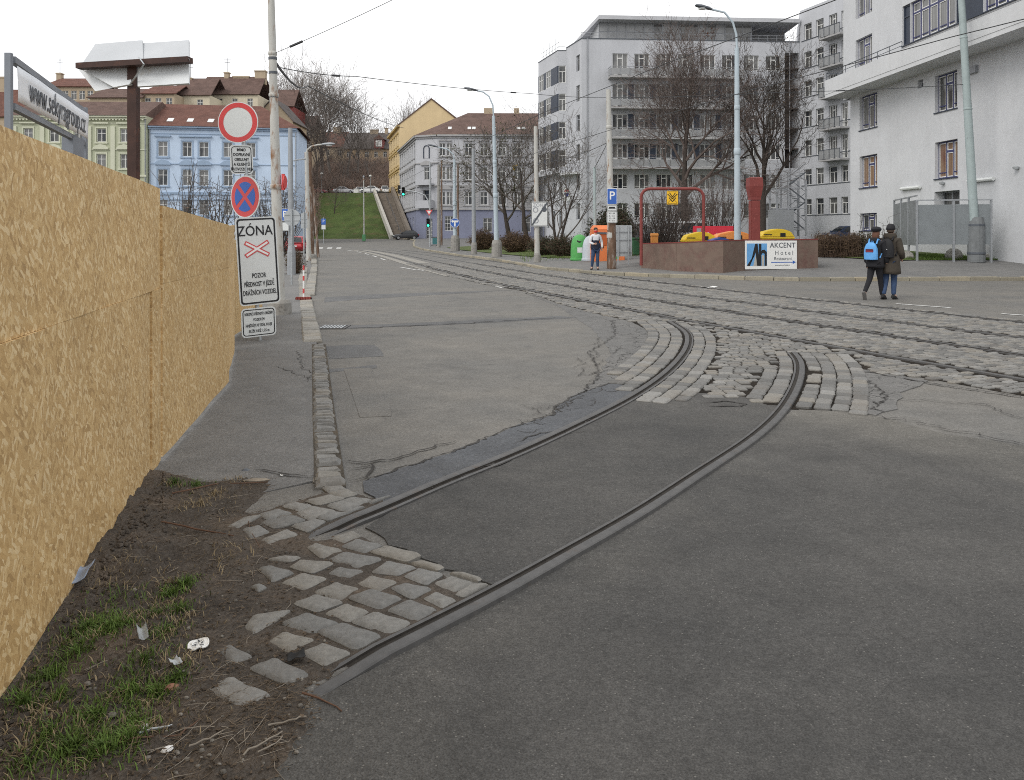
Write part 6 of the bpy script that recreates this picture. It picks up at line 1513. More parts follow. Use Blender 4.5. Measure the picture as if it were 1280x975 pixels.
lamp_arm(t, tp, [(0,0,-.05),(-.1,0,.5),(-.6,0,.95),(-1.5,0,1.15)], M['pole_blue'], M['ink_grey'], .9)
yq = t.location.y-.25; F = Matrix.Translation(P(568.5,278.5,yq)-t.location) @ Matrix.Rotation(R(90), 4, 'X'); b = MB(); disc(b, F, .42, -.02, .01); q = b.build('blue_sign', M['sign_blue'], t)
ringm(F, .385, .41, .01, .014, M['paper'], q, 'ring', 24)
b = MB(); b.prism([(-.07,-.32),(.07,-.32),(.07,.06),(.17,.06),(.17,-.02),(.31,.13),(.17,.28),(.17,.2),(-.17,.2),(-.17,.28),(-.31,.13),(-.17,-.02),(-.17,.06),(-.07,.06)], .01, .016, lambda u, v, w: F @ Vector((u, v, w))); b.build('arrow', M['paper'], q)
gpole('tram_pole', 592.5, 318, 186, .17, .12, M['metal_grey'], 'plain grey tram pole between two pale blue street lamps', 'tram pole', -1, (.24,.9,M['concrete']))
gpole('tram_pole', 548.5, 309.5, 206, .2, .15, M['concrete'], 'grey concrete tram pole next to the traffic light', 'tram pole', 0)
gpole('tram_pole', 552, 306.5, 200, .13, .09, M['pole_rust'], 'thin rusty tram pole right beside the grey concrete one', 'tram pole', 0)
gpole('tram_pole', 572.5, 304, 205, .15, .10, M['pole_rust'], 'rusty tram pole just behind the pole with the blue arrow sign', 'tram pole', 0)
t, tp = gpole('tram_pole', 671.5, 328, 158, .15, .10, M['pole_white'], 'white tram pole carrying the crossed out zone sign', 'tram pole', -2, (.2,.5,M['concrete']))
y = t.location.y-.2; F = Matrix.Translation(P(674.5,267.5,y)-t.location) @ Matrix.Rotation(R(90), 4, 'X'); q = plate(F, .92, 1.34, t, True, 'sign_white', 'zone_end_sign', .03)
text('ZÓNA', .26, M['frame_grey'], q, F @ Matrix.Translation((0,.47,.008)), sx=.95)
for (x, yy) in ((-.22,.22),(-.2,-.36)): ringm(F @ Matrix.Translation((x,yy,0)), .10, .15, .004, .009, M['frame_grey'], q, 'ring', 20)
b = MB(); disc(b, F @ Matrix.Translation((.25,.25,0)), .14, .004, .010, 20); b.build('grey_disc', M['ink_grey'], q); b = MB(); b.box(-.72, .72, -.045, .045, .009, .014, F @ Matrix.Rotation(R(56), 4, 'Z')); b.build('stroke', M['ink_grey'], q)
t, tp = gpole('tram_pole', 764.5, 335.8, 112, .17, .10, M['pole_white'], 'white tram pole with a blue parking sign, rusty at its foot', 'tram pole', -4, bands=((.17,.19,.25),(.40,.15,.1),(.78,.14,.15)))
b = MB(); b.lathe([(.21,0),(.205,.5),(.2,1.0),(.185,1.7),(.178,2.2)], 12); b.build('rust_coat', M['pole_rust'], t, smooth=True)
y = t.location.y-.26; F = Matrix.Translation(P(765,245.5,y)-t.location) @ Matrix.Rotation(R(90), 4, 'X'); q = plate(F, .44, .70, t, False, 'paper', 'parking_sign'); b = MB(); b.prism(rrect(.40,.66,.03), .004, .008, lambda u, v, w: F @ Vector((u, v, w))); b.build('blue_field', M['sign_blue'], q)
text('P', .50, M['paper'], q, F @ Matrix.Translation((0,.02,.010)), bold=.006)
F2 = Matrix.Translation(P(765,260,y)-t.location) @ Matrix.Rotation(R(90), 4, 'X'); q = plate(F2, .44, .27, t, True, 'sign_white', 'lorry_plate', .012); b = MB(); b.box(-.13,.13,.0,.05,.004,.009,F2); b.box(-.15,.15,-.03,-.005,.004,.0085,F2); b.build('symbol', M['ink'], q)
F2 = Matrix.Translation(P(765,271.5,y)-t.location) @ Matrix.Rotation(R(90), 4, 'X'); q = plate(F2, .46, .50, t, True, 'sign_white', 'hours_plate', .012)
for i, s in enumerate(('PO - PÁ', '8 - 18 h', 'SO - NE', '9 - 16 h')): text(s, .085, M['ink'], q, F2 @ Matrix.Translation((0,.16-.105*i,.008)), sx=.9)
t, tp = gpole('lamp_post', 744, 326, 209, .09, .07, M['pole_green'], 'thin grey green post behind the man with the red mask', 'post', -1, y=42.5)
t, tp = pole('tram_pole', 1220.5, 325, 35.6, -60, .20, .13, M['pole_green'], 'grey green tram pole leaning left before the white building, on a thick dark base', 'tram pole', -22, (.36,2.0,M['concrete_dk']), zb=gr(gx(1220.5,35.6),35.6), bands=((.49,.185,.1),(.72,.165,.1)))
b = MB()
for z in (.35, 1.6): b.lathe([(.365,z),(.375,z+.02),(.37,z+.09),(.36,z+.1)] if z < 1 else [(.335,z),(.345,z+.02),(.34,z+.09),(.33,z+.1)], 14)
b.build('band', M['ink_grey'], t)

# traffic light with its mast arm
x, y = GR(504.5+4, 305); y = 92.0
t, tp = gpole('traffic_light', 537.5, 308, 203, .09, .08, M['galv'], 'traffic light mast with a curved arm, both lamps green', 'traffic light', 0, y=92.0)
TL = t.location.copy(); arm = [P(537,262,y), P(536,252,y), P(531,244,y), P(520,240,y), P(507,238,y), P(499,237,y)]
b = MB(); b.tube([p-TL for p in arm], .07, 8); b.build('arm', M['galv'], t, smooth=True)
def signal(px, py, lit):
    c = P(px, py, y)-TL; b = MB(); b.box(c.x-.17, c.x+.17, c.y-.25, c.y+.02, c.z-.5, c.z+.5); h = b.build('signal_head', M['rubber'], t, bevel=.03)
    for k, mt in enumerate(('lens_red', 'lens_amber', 'lens_green')):
        q = MB(); disc(q, Matrix.Translation((c.x, c.y-.252, c.z+.31-.31*k)) @ Matrix.Rotation(R(90), 4, 'X'), .125, -.01, .015, 16); on = lit and k == 2
        q.build('lens', M['lit_green'] if on else M['rubber'], h)
        q = MB(); q.lathe([(.14,0),(.145,0),(.145,.2),(.14,.2)], 14) ; 
        v = MB(); 
        for a in range(0, 181, 20):
            a0, a1 = R(a), R(a+20)
            if a < 180: v.add([(c.x+.14*math.cos(a0), c.y-.25, c.z+.31-.31*k+.14*math.sin(a0)), (c.x+.14*math.cos(a1), c.y-.25, c.z+.31-.31*k+.14*math.sin(a1)), (c.x+.14*math.cos(a1), c.y-.46, c.z+.31-.31*k+.14*math.sin(a1)), (c.x+.14*math.cos(a0), c.y-.46, c.z+.31-.31*k+.14*math.sin(a0))], [(0,1,2,3)])
        v.build('visor', M['rubber'], h, fixn=False)
M['lit_green'] = emis('green_signal_light', (.03, .9, .48), 2.4)
signal(504.5, 239.5, True); signal(535.5, 278.5, True)
b = MB(); c = P(498.8, 237, y)-TL; b.box(c.x-.15, c.x+.15, c.y-.05, c.y+.2, c.z-.45, c.z+.5); b.build('signal_head', M['rubber'], t, bevel=.03)
c = P(536.5, 265, y)-TL; F = Matrix.Translation(c+Vector((0,-.15,0))) @ Matrix.Rotation(R(90), 4, 'X'); tri = lambda s: [(s*math.cos(R(a)), s*math.sin(R(a))) for a in (30, 150, 270)]
b = MB(); b.prism(tri(.46), -.01, .01, lambda u, v, w: F @ Vector((u, v, w))); q = b.build('give_way_sign', M['sign_red'], t); b = MB(); b.prism(tri(.27), .01, .014, lambda u, v, w: F @ Vector((u, v, w))); b.build('white_field', M['paper'], q)
# litter bin by the traffic light
x, y2 = gx(543, 96), 96; t = thing('litter_bin', 'teal and grey litter bin at the foot of the traffic light', 'bin', (x, y2, gr(x, y2))); b = MB(); b.box(-.42,.42,-.3,.3,.12,1.0); b.build('body', M['galv'], t, bevel=.04); b = MB(); b.box(-.2,.46,-.33,-.302,.2,.95); b.build('door', M['teal'], t); b = MB(); b.box(-.46,.46,-.35,.35,1.0,1.08); b.build('lid', M['ink_grey'], t); b = MB(); [b.box(sx-.04,sx+.04,-.2,.2,0,.12) for sx in (-.3,.3)]; b.build('base', M['ink_grey'], t)

# left footway posts
t, tp = pole('street_lamp', 364.3, 350, 33, 160, .13, .09, M['metal_grey'], 'slim grey street lamp post left of the leaning rusty pole, short arm to the right', 'street lamp', -1.5, (.18,1.2,M['metal_grey']), zb=0)
c = tp-t.location; F = P(367, 201, 33)-t.location; b = MB(); b.tube([F, F+Vector((.2,0,.05)), F+Vector((.5,0,.07))], .03, 6); b.build('arm', M['metal_grey'], t, smooth=True)
F = Matrix.Translation(P(355.5,268.5,32.7)-t.location) @ Matrix.Rotation(R(90), 4, 'X'); q = plate(F, .34, .5, t, False, 'paper', 'parking_sign'); b = MB(); b.prism(rrect(.31,.47,.03), .004, .008, lambda u, v, w: F @ Vector((u, v, w))); b.build('blue_field', M['sign_blue'], q); text('P', .36, M['paper'], q, F @ Matrix.Translation((.02,.02,.010)), bold=.005)
F = Matrix.Translation(P(355.5,283,32.7)-t.location) @ Matrix.Rotation(R(90), 4, 'X'); plate(F, .36, .36, t, True, 'sign_white', 'plate', .01)
t, tp = pole('street_lamp', 386, 326, 50.5, 190, .16, .12, M['pole_white'], 'pale lamp post with an arm curving right over the road, on the left footway', 'street lamp', -3, zb=0)
lamp_arm(t, tp, [(0,0,-.1),(.06,0,.15),(.3,0,.35),(.75,0,.46),(1.0,0,.47)], M['pole_white'], M['metal_grey'], .8)
pole('tram_pole', 389.5, 326, 51.5, 190, .19, .13, M['pole_rust'], 'rust streaked tram pole touching the pale lamp post on the left footway', 'tram pole', -2.5, (.32,.4,M['concrete']), zb=0)
pole('leaning_strut', 398, 303.5, 58, 231, .10, .08, M['pole_rust'], 'rusty strut leaning against the tram pole on the left footway', 'strut', -7, zb=0)
def backsign(nm, px, y, ptop, label, rad=None, wh=None, cpy=0, zb=.02):
    x = gx(px, y); t = thing(nm, label, 'road sign', (x, y, zb)); b = MB(); b.tube([(0,0,0),(0,0,P(0,ptop,y).z-zb)], .032, 8); b.build('post', M['galv'], t, smooth=True)
    F = Matrix.Translation(Vector((0,.05,P(0,cpy,y).z-zb))) @ Matrix.Rotation(R(90), 4, 'X'); b = MB()
    if rad: disc(b, F, rad, -.012, .012, 32)
    else: b.prism(rrect(wh[0], wh[1], .04), -.012, .012, lambda u, v, w: F @ Vector((u, v, w)))
    q = b.build('sign_back', M['sign_grey'], t); b = MB()
    for dz in (-.09, .09): b.box(-.9*(rad or wh[0]/2), .9*(rad or wh[0]/2), dz-.015, dz+.015, .013, .03, F)
    b.build('rail', M['galv'], q); return t
backsign('round_sign', 364.5, 26.6, 262, 'round traffic sign seen from its grey back beside the rusty pole', rad=.275, cpy=272)
backsign('square_sign', 380, 38, 265, 'rectangular traffic sign seen from its grey back, above the striped marker', wh=(.30,.72), cpy=276)
t = thing('marker_post', 'slim red and white striped marker post on rubber blocks by the kerb', 'marker post', (gx(379.5,20.1), 20.1, .05)); b = MB(); b.tube([(0,0,.04),(0,0,.86)], .022, 10); b.build('post', M['paper'], t, smooth=True)
for z in (.16, .48, .74): b = MB(); b.lathe([(.0235,z),(.0235,z+.12)], 10); b.build('red_band', M['sign_red'], t, smooth=True)
b = MB()
for i in range(6): b.box(-.19+i*.064, -.132+i*.064, -.06, .06, 0, .07)
bo = b.build('base', M['rubber_red'], t, bevel=.008); b = MB(); b.box(-.2,.2,-.04,.04,.005,.05); b.build('base_core', M['rubber'], t)
# drain grate in the gutter
t = thing('drain_grate', 'cast iron drain grate in the road beside the left kerb', 'drain', (gx(417,14.55), 14.55, 0)); b = MB()
b.box(-.22,.22,-.25,.25,.002,.006); b.build('pit', M['dark'], t); b = MB()
for i in range(7): b.box(-.205+i*.06, -.17+i*.06, -.24, .24, .006, .02)
b.build('bar', M['galv'], t); b = MB(); [b.box(*q) for q in ((-.26,-.22,-.29,.29,.0,.018),(.22,.26,-.29,.29,.0,.018),(-.219,.219,-.29,-.25,.0,.018),(-.219,.219,.25,.29,.0,.018))]; b.build('frame', M['rail'], t)
# parking sign before the bank, and the white lamp post
t = thing('parking_sign', 'blue and white parking sign on a thin post at the foot of the grass bank', 'road sign', (gx(404.5,108), 108, gh(-25,108))); b = MB(); b.tube([(0,0,0),(0,0,3.6)], .04, 6); b.build('post', M['galv'], t); F = Matrix.Translation((0,-.06,2.95)) @ Matrix.Rotation(R(90), 4, 'X')
q = plate(F, .58, .8, t, False, 'sign_blue', 'blue_plate'); text('P', .5, M['paper'], q, F @ Matrix.Translation((0,.05,.006)), bold=.006); F = Matrix.Translation((0,-.06,2.2)) @ Matrix.Rotation(R(90), 4, 'X'); plate(F, .58, .62, t, True, 'sign_white', 'plate', .02)
t, tp = pole('street_lamp', 455, 303, 116, 222, .12, .07, M['pole_white'], 'slim white lamp post with a green box, before the grass bank', 'street lamp', -.5, zb=gh(-21,116)); b = MB(); b.box(-.22,.22,-.3,.2,.05,1.0); b.build('cable_box', mk('box_green',(.10,.28,.13),.6), t, bevel=.03); b = MB(); b.lathe([(.08,0),(.14,.1),(.1,.3)], 8, tp-t.location); b.build('lamp_head', M['metal_grey'], t)
for px, yy in ((402,160),(463,159.5)):
    t, tp = pole('street_lamp', px, 240, yy, 218 if px < 410 else 221, .09, .06, M['metal_grey'], 'short grey lamp post on the hill road '+('near the red car' if px < 410 else 'near the white cars'), 'street lamp', 0, zb=bankh(gx(px,yy),yy)); b = MB(); b.lathe([(.06,0),(.3,.1),(.25,.3),(.05,.4)], 8, tp-t.location); b.build('lamp_head', M['sign_white'], t)

# ---------------------------------------------------------------- planter wall with hotel sign
pts = [GR(801,334.5), GR(846,339.2), GR(904,341.2), GR(930.5,338.4), GR(1022.5,335.3)]
tops_ = [305, 304, 301.2, 300.8, 299.6]; pz = [P(0, t_, p[1]).z for t_, p in zip(tops_, pts)]
PL = thing('planter_wall', 'low red brown panelled enclosure wall on the pavement holding the hotel sign', 'wall', (pts[2][0], pts[2][1], gr(*pts[2]))); PO = PL.location.copy()
bkp = [(pts[-1][0]+.4, pts[-1][1]+2.6), (pts[0][0]+.7, pts[0][1]+3.6)]
allp = pts+bkp; allz = pz+[pz[-1]-.1, pz[0]-.05]; n_ = len(allp)
for i in range(n_):
    a, c = Vector((*allp[i],0)), Vector((*allp[(i+1) % n_],0)); d = (c-a).normalized(); nn = Vector((-d.y, d.x, 0))*.12; b = MB(); za, zc = allz[i], allz[(i+1) % n_]; z0 = min(gr(*allp[i]), gr(*allp[(i+1) % n_]))-.1
    c = c-d*.012; q = [a, c, c+nn, a+nn]; b.add([(v.x,v.y,z0) for v in q]+[(q[0].x,q[0].y,za),(q[1].x,q[1].y,zc),(q[2].x,q[2].y,zc),(q[3].x,q[3].y,za)], [(3,2,1,0),(4,5,6,7),(0,1,5,4),(1,2,6,5),(2,3,7,6),(3,0,4,7)]); b.build('panel', M['planter'], PL, off=PO)
    b = MB(); e = -nn*.12; q = [a+e, c+e, c+nn*1.12, a+nn*1.12]; b.add([(q[0].x,q[0].y,za+.002),(q[1].x,q[1].y,zc+.002),(q[2].x,q[2].y,zc+.002),(q[3].x,q[3].y,za+.002),(q[0].x,q[0].y,za+.04),(q[1].x,q[1].y,zc+.04),(q[2].x,q[2].y,zc+.04),(q[3].x,q[3].y,za+.04)], [(3,2,1,0),(4,5,6,7),(0,1,5,4),(1,2,6,5),(2,3,7,6),(3,0,4,7)]); b.build('coping', M['red_paint'], PL, off=PO)
a, c = Vector((*pts[3],0)), Vector((*pts[4],0)); d = (c-a).normalized(); wl = (994.8-930.5)/(1022.5-930.5)*(c-a).length; mid = a+d*(wl/2+.01); zt_ = pz[3]+.0; zb_ = P(0,336.3,mid.y).z; Hs = zt_-zb_
S = Matrix(((d.x,0,d.y,mid.x),(d.y,0,-d.x,mid.y),(0,1,0,(zt_+zb_)/2),(0,0,0,1))); S = S @ Matrix.Translation((0,0,.03))
HS = thing('hotel_sign', 'white hotel and restaurant signboard with a blue emblem on the planter wall', 'sign', (mid.x, mid.y, zb_)); S = Matrix.Translation(-HS.location) @ S
b = MB(); b.box(-wl/2, wl/2, -Hs/2, Hs/2, -.015, .006, S); b.build('board', M['paper'], HS)
k = wl/2.2; text('AKCENT', .275*k, M['ink_grey'], HS, S @ Matrix.Translation((.49*k,.36*k,.009)), sx=1.02, bold=.003); text('H o t e l', .23*k, M['ink_grey'], HS, S @ Matrix.Translation((.55*k,.07*k,.009)), sx=1.0); text('Restaurant', .19*k, M['ink_grey'], HS, S @ Matrix.Translation((.5*k,-.15*k,.009)), sx=.92)
text('www.akcent-hotel.cz', .075*k, M['ink_grey'], HS, S @ Matrix.Translation((.48*k,-.40*k,.009)))
b = MB(); b.box(.0*k,.92*k,-.305*k,-.275*k,.006,.010,S); b.prism([(.92*k,-.36*k),(1.06*k,-.29*k),(.92*k,-.22*k)], .006, .010, lambda u, v, w: S @ Vector((u,v,w))); b.build('arrow', M['sign_blue'], HS)
b = MB(); b.box(-1.03*k,-.18*k,-.42*k,.44*k,.006,.009,S); em = b.build('emblem', mk('emblem_sky',(.14,.36,.66),.5), HS)
b = MB(); b.box(-1.02*k,-.80*k,-.41*k,.43*k,.0092,.0098,S) if False else None
b = MB(); b.prism([(-1.03,-.42),(-.9,-.42),(-.68,.43),(-.58,.43),(-.47,-.42),(-.6,-.42),(-.66,.1),(-.74,-.1),(-.8,-.1)], .009, .014, lambda u, v, w: S @ Vector((u*k,v*k,w))); b.prism([(-.52,-.42),(-.42,-.42),(-.42,.0),(-.36,.08),(-.28,.04),(-.28,-.42),(-.19,-.42),(-.19,.1),(-.28,.2),(-.38,.19),(-.42,.14),(-.42,.43),(-.52,.43)], .009, .0142, lambda u, v, w: S @ Vector((u*k,v*k,w))); b.build('letter_shape', M['ink'], em)
b = MB(); b.prism([(-.76,-.42),(-.58,-.42),(-.66,.0)], .009, .012, lambda u, v, w: S @ Vector((u*k,v*k,w))); b.prism([(-.40,-.42),(-.30,-.42),(-.30,-.02),(-.40,-.02)], .009, .0121, lambda u, v, w: S @ Vector((u*k,v*k,w))); b.build('pale_field', M['parapet'], em)
# red tubular frame, yellow sign, red vent pipe
yF = pts[1][1]+.6; x0, x1 = gx(801.5, yF), gx(879.5, yF); zt_ = P(0,236,yF).z; FRM = thing('red_arch', 'red painted tube arch standing over the planter wall', 'arch', (x0, yF, 1)); b = MB(); rr_ = .35
b.tube([(0,0,-.6),(0,0,zt_-1-rr_)]+[(rr_-rr_*math.cos(R(a)),0,zt_-1-rr_+rr_*math.sin(R(a))) for a in (20,45,70,90)]+[(x1-x0-rr_+rr_*math.sin(R(a)),0,zt_-1-rr_+rr_*math.cos(R(a))) for a in (0,20,45,70,90)]+[(x1-x0,0,-.6)], .065, 10); b.build('tube', M['red_paint'], FRM, smooth=True)
F = Matrix.Translation(P(840.5,247,yF-.1)) @ Matrix.Rotation(R(90), 4, 'X'); YS_ = thing('yellow_sign', 'small yellow warning sign with a black emblem, hanging under the red arch', 'sign', F.translation); F = Matrix.Translation((0,0,0)) @ Matrix.Rotation(R(90), 4, 'X'); hh = .5
b = MB(); b.prism(rrect(.46,.56,.03), -.01, .01, lambda u, v, w: F @ Vector((u,v,w))); q = b.build('plate', M['sign_yellow'], YS_); b = MB()
for (p, r) in (((-.2,.15),(0,-.05)),((.2,.15),(0,-.05)),((-.12,.2),(0,.02)),((.12,.2),(0,.02)),((-.2,-.22),(0,-.02)),((.2,-.22),(0,-.02)),((-.14,.0),(0,-.17)),((.14,.0),(0,-.17)),((-.2,.24),(.2,.24)),((-.2,-.25),(.2,-.25))): b.bar(F @ Vector((*p,.012)), F @ Vector((*r,.012)), .035 if abs(p[1]) < .23 and p[1] > -.2 else .014, .004, up=(0,-1,0))
b.build('mark', M['ink'], q); b = MB(); [b.tube([(sx,0.02,.2),(sx,.02,P(0,236,yF).z-P(0,247,yF).z)], .012, 5) for sx in (-.15,.15)]; b.build('hanger', M['ink_grey'], YS_)
yV = 34.6; xV = gx(943, yV); V = thing('vent_pipe', 'square red vent chimney with a flared hood rising behind the hotel sign', 'vent', (xV, yV, gr(xV,yV))); z = lambda py: P(0,py,yV).z-V.location.z; w = lambda px: px*yV/FPX/2
b = MB(); rg_ = lambda hw, zz: [(-hw,-hw,zz),(hw,-hw,zz),(hw,hw,zz),(-hw,hw,zz)]; b.loft([rg_(w(11.5),0), rg_(w(11.5),z(250.5))]); b.build('pipe', M['red_paint'], V, bevel=.02)
b = MB(); b.loft([rg_(w(12.5),z(250)), rg_(w(12.5),z(246.5))]); b.loft([rg_(w(13),z(246.4)), rg_(w(17),z(233)), rg_(w(16),z(222.5)), rg_(w(10),z(221.6))]); b.build('hood', M['red_paint'], V)

# ---------------------------------------------------------------- containers
def igloo(px0, px1, py_t, y, mat, label, hole=0):
    x = (gx(px0,y)+gx(px1,y))/2; r = (px1-px0)*y/FPX/2; zb = gr(x,y); h = P(0,py_t,y).z-zb; t = thing('bottle_bank', label, 'recycling bin', (x,y,zb)); b = MB()
    prof = [(r*1.06,0),(r*1.06,h*.07),(r*.98,h*.09),(r*.97,h*.35),(r*.93,h*.6),(r*.82,h*.78),(r*.62,h*.91),(r*.33,h*.98),(r*.1,h)]; b.lathe(prof, 28); b.build('body', mat, t, smooth=True)
    b = MB(); c = Vector((r*.25*hole-.05,-r*.72,h*.76)); disc(b, Matrix.Translation(c) @ Matrix.Rotation(R(52), 4, 'X'), .13, -.08, .03, 18); b.build('opening', M['rubber'], t); b = MB(); b.tube([(-.15,0,h-.02),(-.1,0,h+.1),(.1,0,h+.1),(.15,0,h-.02)], .02, 6); b.build('lifting_eye', M['galv'], t)
    b = MB(); b.box(-.16,.1,-r*.985,-r*.93,h*.3,h*.5); b.build('sticker', M['sign_white'], t); return t
igloo(713, 736, 293, 43.4, M['green_plastic'], 'green domed bottle bank at the left of the container row'); igloo(727.5, 752, 294, 42.4, M['grey_plastic'], 'pale grey domed bottle bank between the green and orange containers', 1)
y = 41.0; x0, x1 = gx(740,y), gx(781,y); t = thing('clothes_container', 'orange clothes collection container behind the white tram pole', 'container', ((x0+x1)/2,y,gr(x0,y))); W = x1-x0; h = P(0,287,y).z-t.location.z; ht = P(0,281.5,y).z-t.location.z
b = MB(); b.box(-W/2,W/2,0,1.15,0,h); b.loft([[(-W/2,0,h),(W/2,0,h),(W/2,1.15,h),(-W/2,1.15,h)], [(-W/2+.12,.3,ht),(W/2-.12,.3,ht),(W/2-.12,1.0,ht),(-W/2+.12,1.0,ht)]]); b.build('body', M['orange_metal'], t, bevel=.02)
b = MB(); b.box(-W/2+.1,-W/2+.78,-.035,-.002,h*.52,h*.92); q = b.build('hatch', mk('orange_dark',(.42,.10,.03),.5), t); b = MB(); b.box(-W/2+.14,-W/2+.74,-.06,-.036,h*.86,h*.92); b.build('handle', M['ink_grey'], q); b = MB(); b.box(-W/2+.12,-W/2+.6,-.012,-.002,h*.42,h*.48); b.build('slot', M['dark'], t); b = MB(); b.box(.25,.55,-.012,-.002,.14,.3); b.build('sticker', M['green_plastic'], t)
y = 37.0; x0, x1 = gx(766.5,y), gx(790,y); t = thing('notice_board', 'grey back of a notice board on two posts beside the orange container', 'board', ((x0+x1)/2,y,gr(x0,y))); W = x1-x0; z = lambda py: P(0,py,y).z-t.location.z; F = Matrix.Translation((0,.02,(z(281.5)+z(320.5))/2)) @ Matrix.Rotation(R(90),4,'X')
b = MB(); b.prism(rrect(W,z(281.5)-z(320.5),.06), -.02, .02, lambda u,v,w: F @ Vector((u,v,w))); b.build('panel', M['sign_grey'], t)
for sx in (-.22,.26): b = MB(); b.box(sx-.03,sx+.03,-.08,-.02,0,z(282)); b.build('post', M['galv'], t)
for py in (290,300,315): b = MB(); b.box(-W/2+.03,W/2-.03,-.045,-.0205,z(py)-.02,z(py)+.02); b.build('batten', M['metal_grey'], t)
def bin_box(nm, px0, px1, py_t, y, mat, label, lidmat, dz=0, h=None):
    x = (gx(px0,y)+gx(px1,y))/2; W = (px1-px0)*y/FPX; zb = gr(x,y); h = P(0,py_t,y).z-zb; t = thing(nm, label, 'bin', (x,y,zb)); b = MB(); rg_ = lambda s, zz: [(-W/2*s,-.25*s,zz),(W/2*s,-.25*s,zz),(W/2*s,.3*s,zz),(-W/2*s,.3*s,zz)]
    b.loft([rg_(.78,.08), rg_(.95,h*.9)]); b.build('body', mat, t, bevel=.02); b = MB(); b.loft([rg_(1.0,h*.9+.003), rg_(1.03,h*.95), rg_(.9,h)]); b.build('lid', lidmat, t, bevel=.01)
    b = MB()
    for sx in (-.3,.3): b.lathe([(.02,-.03),(.1,-.03),(.1,.03),(.02,.03)], 12, (sx*W,.28,.1))
    b.build('wheel', M['rubber'], t); return t
bin_box('wheelie_bin', 790.5, 800.5, 297, 45, M['green_dk'], 'dark green wheelie bin beside the planter wall', M['green_dk'])
bin_box('small_bin', 814, 822, 291.5, 37.5, mk('orange_bin',(.50,.21,.05),.55), 'small orange bin on a post behind the left end of the planter', mk('orange_bin',(.50,.21,.05),.55))
def skip(px0, px1, py_t, y, mat, lidmat, label, red=False):
    x = (gx(px0,y)+gx(px1,y))/2; W = (px1-px0)*y/FPX; zb = gr(x,y); h = P(0,py_t,y).z-zb; t = thing('waste_container', label, 'waste container', (x,y,zb)); b = MB(); hb = h*.70; rg_ = lambda s, zz: [(-W/2*s,-.5*s,zz),(W/2*s,-.5*s,zz),(W/2*s,.5*s,zz),(-W/2*s,.5*s,zz)]
    b.loft([rg_(.84,.18), rg_(.97,hb-.06), rg_(1.02,hb-.055), rg_(1.02,hb)]); b.build('body', mat, t, bevel=.02)
    b = MB(); prof = [(-.5+1.0*i/10, hb+.005+(h-hb)*math.sin(PI*(.12+.86*i/10))**.7) for i in range(11)]; prof[0] = (-.52, hb+.005); prof[-1] = (.5, hb+.005)
    b.prism([(-W/2*1.0+W*i/10, hb+.006+(h-hb)*(0 if i in (0,10) else (math.sin(PI*i/10)**.45 if i > 5 else .45+.55*(i/5)**.8))) for i in range(11)], -.5, .5, lambda u,v,w: (u,w,v)); lo_ = b.build('lid', lidmat, t, bevel=.03)
    b = MB(); b.box(-W/2+.1,-W/2+.5,-.515,-.502,hb+.1,hb+.14); b.box(.1,.35,-.52,-.502,hb+.02,hb+.2); b.build('hinge', M['rubber'], lo_)
    b = MB(); [b.lathe([(.02,-.04),(.1,-.04),(.1,.04),(.02,.04)], 10, (sx,sy,.1)) for sx in (-W*.35,W*.35) for sy in (-.35,.35)]; b.build('wheel', M['rubber'], t); return t
skip(948, 989, 286.2, 39, M['yellow_plastic'], M['yellow_plastic'], 'yellow waste container with a domed lid right of the red vent')
skip(853, 893, 290, 38.2, M['yellow_plastic'], M['yellow_plastic'], 'yellow waste container partly hidden behind the right post of the red arch')
skip(891, 938, 289, 37.8, M['rubber'], M['orange_plastic'], 'dark waste container with an orange lid behind the pale blue street lamp')
y = 40.5; x0, x1 = gx(871,y), gx(917,y); t = thing('red_container', 'red sheet metal container with white stickers behind the planter', 'container', ((x0+x1)/2,y,gr(x0,y))); W = x1-x0; h = P(0,282.5,y).z-t.location.z; b = MB(); b.box(-W/2,W/2,0,.9,.1,h); b.build('body', M['red_box'], t, bevel=.02); b = MB(); b.box(-W/2-.004,-W/2+.22,-.02,-.002,h-.75,h-.12); b.build('hatch', M['frame_grey'], t)
b = MB(); [b.box(q,q+.14,-.012,-.002,h-w_,h-w_+.12) for q, w_ in ((-.45,.45),(-.5,.7),(-.2,.62),(.05,.5),(-.38,.88))]; b.build('sticker', M['sign_white'], t)
skip(884, 912, 297, 37.0, M['blue_plastic'], M['blue_plastic'], 'low blue container in front of the red one')

# steel fence before the white building's door
SC = thing('steel_screen', 'galvanised sheet steel screen in front of the white building', 'screen', (20, 38.5, 1)); SO_ = SC.location.copy()
def screen(p, q, z0, z1, n_, mat):
    p, q = Vector((*p,0)), Vector((*q,0)); b = MB(); b.bar(p+Vector((0,0,(z0+z1)/2)), q+Vector((0,0,(z0+z1)/2)), .03, z1-z0); b.build('panel', mat, SC, off=SO_)
    for i in range(n_+(1 if mat is M['mesh_steel'] else 0)): b = MB(); c = p.lerp(q, i/n_); b.box(c.x-.04,c.x+.04,c.y-.06,c.y+.02,.4,z1+.22); b.build('post', M['metal_grey'], SC, off=SO_)
    b = MB(); b.bar(p+Vector((0,-.04,z1+.2)), q+Vector((0,-.04,z1+.2)), .06); b.build('rail', M['metal_grey'], SC, off=SO_)
ysn = 36.2; n0 = (gx(1146,ysn), ysn); n1 = (gx(1238.5,35.4), 35.4); w0 = (gx(1117.5,41.5), 41.5)
M['mesh_steel'] = mk('perforated_steel', (.215,.235,.245), .55, .1, 2, .5, 120, .01, metal=.3)
